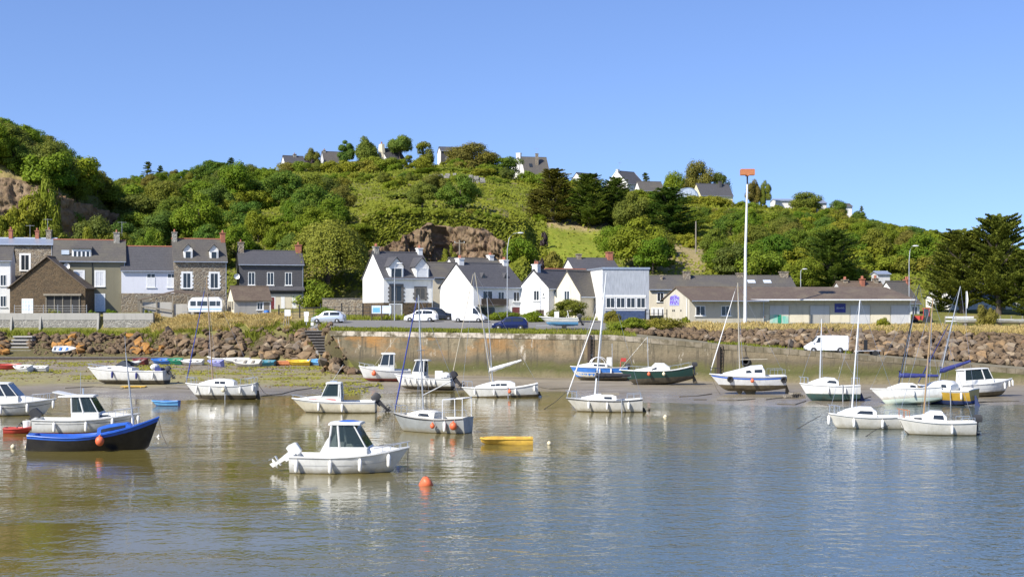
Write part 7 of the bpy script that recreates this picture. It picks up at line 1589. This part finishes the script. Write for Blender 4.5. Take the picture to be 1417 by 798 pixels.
    s.outboard('plastic_dark', 30, .8, .3); b = MB(); b.tube((s.xt(.25), 0, s.zd(.3)), (s.xt(.25), 0, s.zd(.3) + 2.4), .03); b.build('stub_mast', 'galvanised', s.root)
    # 17 --------- dark green yacht
    s = Boat('dark green yacht with white deck and hanging rudder stranded below the wall', 908, 532, 6.9, 183, 2.3, .78, .35, .3, .5, .5, 1.9, .9, .55, .16, 'green_hull', 'antifoul_dark', 'gelcoat', heel=3, pitch=3, aground=True, cockpit=(.03, .30, .4), dz=.05, sr=.4, strake='gelcoat')
    s.cabin([(.32, .7, .6, .3), (.38, .74, .62, .55), (.5, .74, .6, .58), (.56, .6, .5, .3), (.78, .3, .2, .1)], wins=[(.5, .57, .25, .6)]); s.rudder('antifoul_dark', .35, .3, .5)
    s.fender(.62, 1, .75, 'buoy_orange', True); s.fender(.42, 1, .75, 'buoy_cream', True); s.rail(.02, .9, .38, 6, r=.012); s.chain(905, 538, .6); b = MB(); b.tube((s.xt(.6), 0, s.zd(.6) + .2), (s.xt(.6) - .1, 0, s.zd(.6) + 3.2), .03); b.tube((s.xt(.99), 0, s.zd(1)), (s.xt(.6) - .1, 0, s.zd(.6) + 3.2), .01); b.build('stub_mast', 'galvanised', s.root); s.outboard('plastic_dark', 0, .8, .35)
    # 18 --------- blue striped yacht on its keels
    s = Boat('white bilge keel yacht with blue stripe standing upright on the mud at right of centre', 1034, 545, 6.5, 178, 2.35, .95, .2, .05, .35, .72, 2.1, .9, .42, .22, 'gelcoat', 'antifoul_brown', 'gelcoat', heel=-1, aground=True, cockpit=(.03, .27, .4), dz=.30, sr=.25)
    s.stripe(.80, .90, 'blue_gloss', .0, .99); s.cabin([(.28, .82, .72, .45), (.31, .84, .72, .72), (.46, .82, .68, .66), (.6, .7, .56, .44), (.82, .34, .22, .12)], wins=[(.32, .42, .45, .8), (.45, .53, .45, .8, .03, 0)])
    for f0, f1 in ((.38, .56), (.56, .66)): s.keel(f0, f1, .42, 'antifoul_brown', .10)
    s.rudder('antifoul_brown', .5, .2, .42); s.pulpit('black_metal'); s.rail(.02, .22, .55, 2)
    s.rig(.60, (1021, 391), 'rope_pale', .06, (2.4, .9, .05, None), ('white_cloth', (1017, 403)), True, .45)
    for f in (.74, .04):
        b = MB(); ring = [(.2 + .075 * math.cos(t), .075 * math.sin(t)) for t in [2 * math.pi * i / 8 for i in range(9)]]; y, z = s.side(f, .8); b.lathe(ring, 14, 'y', (s.xt(f), y + .1, s.zs(f) - .3)); o = b.build('tyre_fender', 'rubber', s.root, 60)
    s.fender(.46, 1, .75, 'buoy_orange', True, .15); s.chain(1000, 550)
    # 19 --------- white sailboat with green bottom
    s = Boat('white sailing boat with green bottom and slim mast stranded right of the blue striped yacht', 1148, 554, 4.75, 172, 2.0, .85, .2, .05, .45, .78, 2.0, .55, .45, .22, 'gelcoat', 'antifoul_green', heel=2, aground=True, cockpit=(.03, .36, .4), dz=-.05, sr=.2)
    s.cabin([(.36, .68, .58, .32), (.42, .72, .6, .48), (.58, .7, .54, .5), (.72, .5, .38, .34), (.86, .22, .14, .1)], wins=[(.40, .57, .4, .8, .0, .05)])
    for f in (.54, .26): s.fender(f, 1, .8)
    s.legs(.30, 1); s.rudder('antifoul_blue', .4, .3, .5); s.rig(.66, (1137, 441), 'white_metal', .045, None, None, True, .4); s.rail(.02, .12, .6, 1); s.pulpit()
    # 20, 21 ----- two small white yachts afloat at right
    s = Boat('small white yacht with white mast afloat, left of the pair at lower right', 1197, 592, 4.5, 176, 1.9, .72, .2, .05, .25, .8, 2.0, .4, .42, .03, 'gelcoat_old', 'antifoul_brown', 'gelcoat', cockpit=(.03, .36, .4))
    s.cabin([(.36, .62, .52, .3), (.42, .66, .54, .46), (.58, .62, .48, .46), (.76, .4, .28, .3), (.88, .2, .12, .08)], wins=[(.42, .64, .35, .75, .0, .05)])
    for f in (.68, .30): s.fender(f, 1, .9)
    s.fender(1.0, 1, 1); s.fender(.02, 1, .9); s.rig(.68, (1190, 415), 'white_metal', .05, None, None, True, .4); s.rail(.02, .2, .3, 2); s.pulpit()
    s = Boat('small white yacht with wooden mast and black outboard afloat at lower right', 1295, 601, 4.4, 174, 1.9, .74, .25, .05, .25, .8, 2.0, .4, .42, .06, 'gelcoat_old', 'antifoul_brown', 'gelcoat', cockpit=(.03, .36, .4))
    s.cabin([(.38, .62, .52, .3), (.43, .66, .54, .5), (.57, .62, .48, .5), (.68, .46, .34, .28), (.9, .24, .16, .12)], wins=[(.42, .56, .35, .8, .01, .01), (.70, .8, .3, .7)])
    for f in (.33,): s.fender(f, 1, .8)
    s.rig(.66, (1291, 413), 'wood_mast', .055, None, None, True, .3); s.outboard('plastic_dark', 0, .85, -.2); s.pulpit('orange_paint'); s.chain(1258, 600); s.rail(.02, .2, .25, 2)
    # 22 --------- pale green hull, heeled, black mast
    s = Boat('white yacht with pale green bottom, navy boom cover and black mast, heeled at right', 1254, 559, 5.4, 168, 2.0, .75, .25, .1, .4, .6, 2.0, .8, .5, .05, 'gelcoat', 'green_pale', 'gelcoat', heel=10, pitch=3, aground=True, cockpit=(.03, .34, .4), dz=0, sr=.3)
    s.cabin([(.34, .62, .52, .28), (.4, .66, .54, .40), (.56, .62, .48, .42), (.76, .3, .2, .12)], wins=[(.36, .44, .3, .75)]); s.fender(.4, 1, .8); s.rig(.60, (1272, 393), 'black_metal', .06, (2.9, .75, -.15, 'navy'), None, True, .3); s.keel(.35, .55, .2, 'antifoul_dark')
    # 23 --------- ochre hull seen from the quarter
    s = Boat('ochre yellow yacht with navy bottom and grey mast lying on the mud at right', 1309, 559, 4.8, 135, 2.1, .75, .3, .05, .5, .8, 2.0, .55, .46, .0, 'ochre_hull', 'antifoul_blue', 'gelcoat', heel=-4, aground=True, cockpit=(.03, .36, .4), dz=0, sr=.2)
    s.stripe(.9, .99, 'gelcoat'); s.cabin([(.34, .7, .6, .32), (.40, .74, .62, .5), (.58, .72, .56, .5), (.74, .48, .36, .32), (.86, .22, .14, .1)], wins=[(.40, .52, .35, .8, .02, .02)]); s.fender(.12, 1, .9); s.rudder('antifoul_blue', .45, .35, .5)
    s.rig(.62, (1329, 396), 'galvanised', .055, (2.5, .85, .85, 'navy'), ('navy', (1313, 448)), True, .4); s.legs(.3, 1)
    # 24 --------- motor boat at right edge
    s = Boat('white motor boat with tall windscreen stranded at the right edge', 1364, 548, 4.9, 8, 2.2, .8, .3, .0, .3, .85, 2.2, .7, .38, .12, 'gelcoat', 'antifoul_brown', heel=-3, pitch=-3, aground=True, cockpit=(.03, .2, .4))
    s.cabin([(.05, .9, .82, .32), (.5, .88, .8, .34), (.7, .66, .52, .25), (.88, .3, .2, .08)], name='foredeck'); s.wheelhouse(.06, .58, .84, .36, 1.25, .35, .1, (.1, .05), midpost=.7, open_back=False)
    s.fender(.78, -1, .9); s.fender(.90, -1, .8); s.fender(.985, -1, .9); s.stripe(.60, .63, 'deck_grey', 0, .9)
    # boat on the quay trailer
    s = Boat('white rigid motorboat with small arch standing on its trailer on the quay', 773, 456, 4.2, 178, 1.7, .5, .15, .0, .3, .9, 2.3, .7, .36, .08, 'gelcoat', 'sky_blue', Y=152.8, dz=0, cockpit=(.03, .7, .3)); s.root.location.z = ground_z(773, 152.8) + .75
    s.stripe(.5, .62, 'deck_grey', 0, .9); b = MB()
    for q in (-.55, .55): b.path([(s.xt(.22), q, s.zd(.2) - .2), (s.xt(.28), q, s.zd(.2) + .75)], .035)
    b.tube((s.xt(.28), -.55, s.zd(.2) + .75), (s.xt(.28), .55, s.zd(.2) + .75), .035); b.panel([(s.xt(.3), -.5, s.zd(.3)), (s.xt(.3), .5, s.zd(.3)), (s.xt(.24), .5, s.zd(.3) + .5), (s.xt(.24), -.5, s.zd(.3) + .5)], .04); b.build('arch', 'gelcoat', s.root); b = MB(); b.box((s.xt(.55), 0, s.zd(.5) + .3), (.5, .6, .7)); b.build('console', 'gelcoat', s.root); s.outboard('plastic_dark', 25, .85)
    r = empty('boat_trailer', (s.root.location.x, s.root.location.y, ground_z(773, 152.8)), R(178), 'galvanised trailer under the white motorboat on the quay', 'trailer'); b = MB(); b.tube((-1.8, -.4, .42), (2.4, 0, .42), .05); b.tube((-1.8, .4, .42), (2.4, 0, .42), .05); b.tube((-.6, -.7, .4), (-.6, .7, .4), .05); b.build('frame', 'galvanised', r)
    for q in (-1, 1): b = MB(); b.lathe([(.1, -.08), (.27, -.08), (.27, .08), (.1, .08)], 14, 'y', (-.6, q * .75, .27)); b.build('wheel', 'rubber', r)
    # two boat hulls stored at right under the cypresses
    for px, L, lab in ((1345, 4.2, 'white racing hull stored on the grass left of the young bush'), (1396, 5.2, 'long white hull stored on the grass at the right edge')):
        Y = 163; s = Boat(lab, px, 450, L, 180, 1.1, .35, .05, .0, .15, .7, 2.2, .4, .4, -.3, 'gelcoat', 'gelcoat', Y=Y, cockpit=(.1, .4, .15)); s.root.location.z = ground_z(px, Y) + .35; b = MB()
        for f in (.25, .7): b.box((s.xt(f), 0, -.3), (.2, 1.0, .35))
        b.build('cradle', 'weathered_wood', s.root)
    # ---------- dinghies drawn up along the beach
    def dinghy(label, px, py, L, yaw, top, deck=None, B=None, heel=0, fb=.32, name='dinghy', thw='weathered_wood', pitch=0, up=False, inner=None):
        heel = (heel + 6) * (1 if math.cos(R(yaw)) > 0 else -1); fb *= 1.5; L *= 1.08
        if px > 330: py = max(py, 505.5)
        s = Boat(label, px, py, L, yaw, B or L * .45, fb, .08, .02, .05, .8, 2.1, .3, .36, -.4, top, top, deck or top, heel=heel, pitch=pitch, aground=True, cockpit=(.05, .9, .24), strake=deck or top, name=name, cat='dinghy' if name == 'dinghy' else name)
        for f in (.3, .58): s.seat(f, inner or thw)
        if up: s.root.rotation_euler = (R(180 + heel), 0, R(yaw)); s.root.location.z += fb * .9
        return s
    dinghy('small red dinghy behind the two white ones on the beach at left', 14, 511, 2.3, 8, 'red_paint'); dinghy('larger of two white dinghies side by side on the beach at left', 32, 515, 2.3, 150, 'gelcoat', heel=14, fb=.4); dinghy('smaller white dinghy right of its larger twin on the beach at left', 53, 514.5, 2.0, 170, 'gelcoat', heel=8, fb=.34)
    s = dinghy('white dinghy with blue seat drawn up on the stones above the landing edge', 90, 493, 2.6, 4, 'gelcoat', heel=22, inner='mid_blue'); s.root.location = at(90, 491, 173.4); s.root.location.z += .35
    dinghy('dark red dinghy tilted behind the sport cruiser', 195, 505, 1.9, 150, 'maroon', heel=18, fb=.42); dinghy('small white dinghy end on behind the sport cruiser', 187, 507, 1.2, 20, 'gelcoat', heel=8)
    dinghy('bright blue dinghy first in the row on the beach', 224, 503.5, 2.3, 176, 'mid_blue', heel=8); dinghy('emerald green dinghy second in the row on the beach', 243, 504.5, 1.8, 160, 'green_paint', heel=14, fb=.4); dinghy('white dinghy third in the row, right of the green one', 265, 505, 2.6, 172, 'gelcoat', heel=8)
    dinghy('lilac blue dinghy behind the wooden mast on the beach', 299, 507, 1.9, 150, 'lilac', heel=14, fb=.4); dinghy('white skiff behind the lilac dinghy', 302, 500, 2.6, 165, 'gelcoat', heel=6); dinghy('long white dinghy with fitted thwarts in the middle of the beach row', 327, 503, 3.0, 165, 'gelcoat', heel=6); dinghy('white dinghy overlapping the long one in the middle of the beach row', 342, 507.5, 3.0, 172, 'gelcoat_old', heel=14, fb=.4)
    dinghy('teal dinghy near the orange kayak', 365, 506, 2.5, 172, 'teal', heel=6); dinghy('long orange kayak lying on the beach stones', 384, 502, 2.9, 166, 'kayak_orange', B=.8, heel=-10, fb=.28, name='kayak', thw='kayak_orange', pitch=2); dinghy('yellow dinghy resting against the boulders', 413, 499.5, 2.5, 178, 'yellow', heel=6, thw='yellow')
    s = dinghy('light blue pedal boat between the yellow and the round white dinghy', 441, 503.5, 2.3, 172, 'sky_blue', heel=12, thw='mid_blue', fb=.36); dinghy('white dinghy behind the light blue pedal boat', 440, 497, 2.3, 175, 'gelcoat', heel=6)
    dinghy('upturned round white dinghy at the foot of the quay steps', 465, 508.5, 1.5, 178, 'gelcoat', heel=12, fb=.45); dinghy('dark green dinghy in the shade at the left end of the quay wall', 491, 502, 2.2, 178, 'green_hull', heel=5); dinghy('small white dinghy bow up against the quay wall left of the boxy launch', 512, 506, 1.6, 160, 'gelcoat', pitch=-10, heel=8)
    # ---------- buoys
    def buoy(label, px, py, r, mat, shape='ball', group=None):
        Y = CH * F / (py - HY); b = MB()
        if shape == 'ball': b.ell((0, 0, r * .45), (r, r, r), 14, 9); b.lathe([(.05, r * 1.4), (.04, r * 1.65)], 8)
        else: b.lathe([(.05, -r * .9), (r * .55, -r * .6), (r, .1), (r, r * .55), (r * .8, r * .95), (.05, r * 1.1)], 16); b.v = [tuple(Matrix.Rotation(R(55), 3, 'Y') @ Vector(p)) for p in b.v]
        o = b.build('buoy', mat, None, 60); o.location = (PX(px, Y), Y, .02); tag(o, label, 'buoy', group); bb = MB(); bb.path([(0, 0, r * 1.35), (r * .9, 0, r * .9), (r * 1.5, -.2, -.1)], .015, 5); bb.build('mooring_ring', 'rope', o)
    buoy('large tilted orange mooring buoy right of the nearest launch', 587.5, 671, .30, 'buoy_orange', 'drum'); buoy('cream round buoy left of the two behind the black boat', 18, 620, .13, 'buoy_cream'); buoy('orange cream round buoy touching the stern of the black boat', 38, 621, .14, 'buoy_cream')
    buoy('small cream buoy right of the yellow punt', 760, 615, .12, 'buoy_cream'); buoy('cream buoy right of the leaning sloop', 920, 577, .15, 'buoy_cream', 'drum'); buoy('tiny white buoy off the bow of the black boat', 219, 604, .09, 'fender_white', 'drum'); buoy('tiny dark buoy beside the stern of the leaning sloop', 898, 567, .10, 'rope')
    # ---------- mooring chains and ground tackle lying on the mud
    def chain(pts, label, r=.045, mat='rope'):
        P = []
        for px, py in pts:
            Y = solveY(px, py, mud_z, 85, 170); P.append(Vector((PX(px, Y), Y, max(.0, mud_z(px, Y)) + .03)))
        b = MB(); b.path(P, r, 5); o = b.build('mooring_chain', mat, None); tag(o, label, 'chain', 'mooring chains on the mud')
    L0 = 'weedy mooring chain lying slack across the mud flat'
    for pts in ([(360, 548), (390, 545), (410, 540), (440, 536)], [(470, 541), (500, 537), (528, 533)], [(420, 532), (450, 533), (480, 530), (505, 528)], [(745, 535), (760, 538), (790, 537)], [(940, 549), (965, 548), (985, 545)], [(992, 554), (1020, 554), (1045, 552)], [(1075, 559), (1100, 560), (1115, 555)], [(1060, 553), (1085, 550), (1100, 549)], [(1128, 556), (1140, 560), (1160, 562)], [(1340, 557), (1365, 556), (1410, 555)], [(230, 536), (260, 538), (300, 535)], [(960, 553), (978, 553)], [(90, 537), (130, 535), (170, 538)], [(1205, 549), (1195, 552), (1182, 556)]):
        chain(pts, L0)
    def floatrope(pts, label):
        b = MB(); b.path([Vector((PX(a, CH * F / (c - HY)), CH * F / (c - HY), .02 + z)) for a, c, z in pts], .022, 5); o = b.build('mooring_rope', 'rope', None); tag(o, label, 'rope')
    floatrope([(1100, 594, -.05), (1118, 588, .15), (1136, 581, .3)], 'dark mooring rope rising from the water left of the small white yachts'); floatrope([(1196, 604, -.05), (1212, 598, .15), (1230, 594, .25)], 'dark mooring rope below the small white yacht with white mast'); floatrope([(752, 566, -.04), (768, 560, .2), (784, 552, .6)], 'rope off the bow of the leaning sloop')
    r = empty('crab_pot', solveP(1100, 550), R(10), 'heap of old wooden crab pots on the mud between two white yachts', 'crab pot'); b = MB()
    for i, (x, y, z, a) in enumerate(((-.5, 0, .12, .1), (.45, .1, .12, -.2), (.0, .0, .36, .3))):
        for k in range(6): b.box((x + (k - 2.5) * .16 * math.cos(a), y + (k - 2.5) * .16 * math.sin(a), z), (.05, .6, .2), 0, a)
        b.box((x, y, z + .1), (.95, .06, .04), 0, a); b.box((x, y - .25, z - .08), (.95, .06, .04), 0, a)
    b.build('slats', 'weathered_wood', r)
    r = empty('wooden_plank', solveP(185, 536), R(4), 'flat pale wooden pallet on the mud before the sport cruiser', 'plank'); b = MB()
    for k in range(4): b.box((0, (k - 1.5) * .3, .12), (2.2, .22, .06))
    b.box((-.7, 0, .06), (.1, 1.1, .08)); b.box((.7, 0, .06), (.1, 1.1, .08)); b.build('slats', 'yellow_old', r)
def solveP(px, py):
    Y = solveY(px, py, mud_z, 85, 170); return Vector((PX(px, Y), Y, mud_z(px, Y)))
# ================================================================ light, sky, camera
def build_world():
    az, el = R(46), R(40)          # sun behind the viewer's left shoulder
    d = Vector((-math.sin(az) * math.cos(el), -math.cos(az) * math.cos(el), math.sin(el)))
    w = bpy.data.worlds.new('World'); SC.world = w; w.use_nodes = True; n = w.node_tree; bg = n.nodes['Background']
    sky = n.nodes.new('ShaderNodeTexSky'); sky.sky_type = 'NISHITA'; sky.sun_disc = False; sky.sun_elevation = el; sky.sun_rotation = math.atan2(d.x, d.y)
    sky.air_density = 1.0; sky.dust_density = .3; sky.ozone_density = 3.0; sky.altitude = 0
    tc = n.nodes.new('ShaderNodeTexCoord'); mp = n.nodes.new('ShaderNodeMapping'); mp.vector_type = 'POINT'; mp.inputs['Location'].default_value = (0, 0, .13); n.links.new(tc.outputs['Generated'], mp.inputs[0]); n.links.new(mp.outputs[0], sky.inputs[0])
    hs = n.nodes.new('ShaderNodeHueSaturation'); hs.inputs['Saturation'].default_value = 1.12; hs.inputs['Hue'].default_value = .514; n.links.new(sky.outputs[0], hs.inputs['Color'])
    n.links.new(hs.outputs[0], bg.inputs[0]); bg.inputs[1].default_value = SKY
    l = bpy.data.lights.new('sun', 'SUN'); l.energy = SUN; l.angle = R(.53); l.color = (1, .95, .86); o = bpy.data.objects.new('sun', l); COL.objects.link(o); o.rotation_euler = d.to_track_quat('Z', 'Y').to_euler(); o.location = d * 100
    c = bpy.data.cameras.new('camera'); c.sensor_width = 36; c.lens = 36 * F / 1417; c.shift_y = (HY - 399) / 1417; c.clip_start = .5; c.clip_end = 12000
    o = bpy.data.objects.new('camera', c); COL.objects.link(o); o.location = (0, 0, CH); o.rotation_euler = (R(90), 0, 0); SC.camera = o
    v = SC.view_settings; v.view_transform = 'Standard'; v.look = 'None'; v.exposure = EXPO; v.gamma = 1; v.use_curve_mapping = False
    SC.cycles.max_bounces = 6; SC.cycles.transparent_max_bounces = 12; SC.cycles.diffuse_bounces = 3; SC.cycles.use_denoising = True
SKY, SUN, EXPO = .135, 5.0, 0.62
setup_materials(); build_terrain(); build_quay(); build_cliffs(); build_rocks(); build_pebbles(); build_left_terrace(); build_mid_houses(); build_hill_houses(); build_vehicles(); build_furniture(); build_boats(); build_vegetation(); build_world()
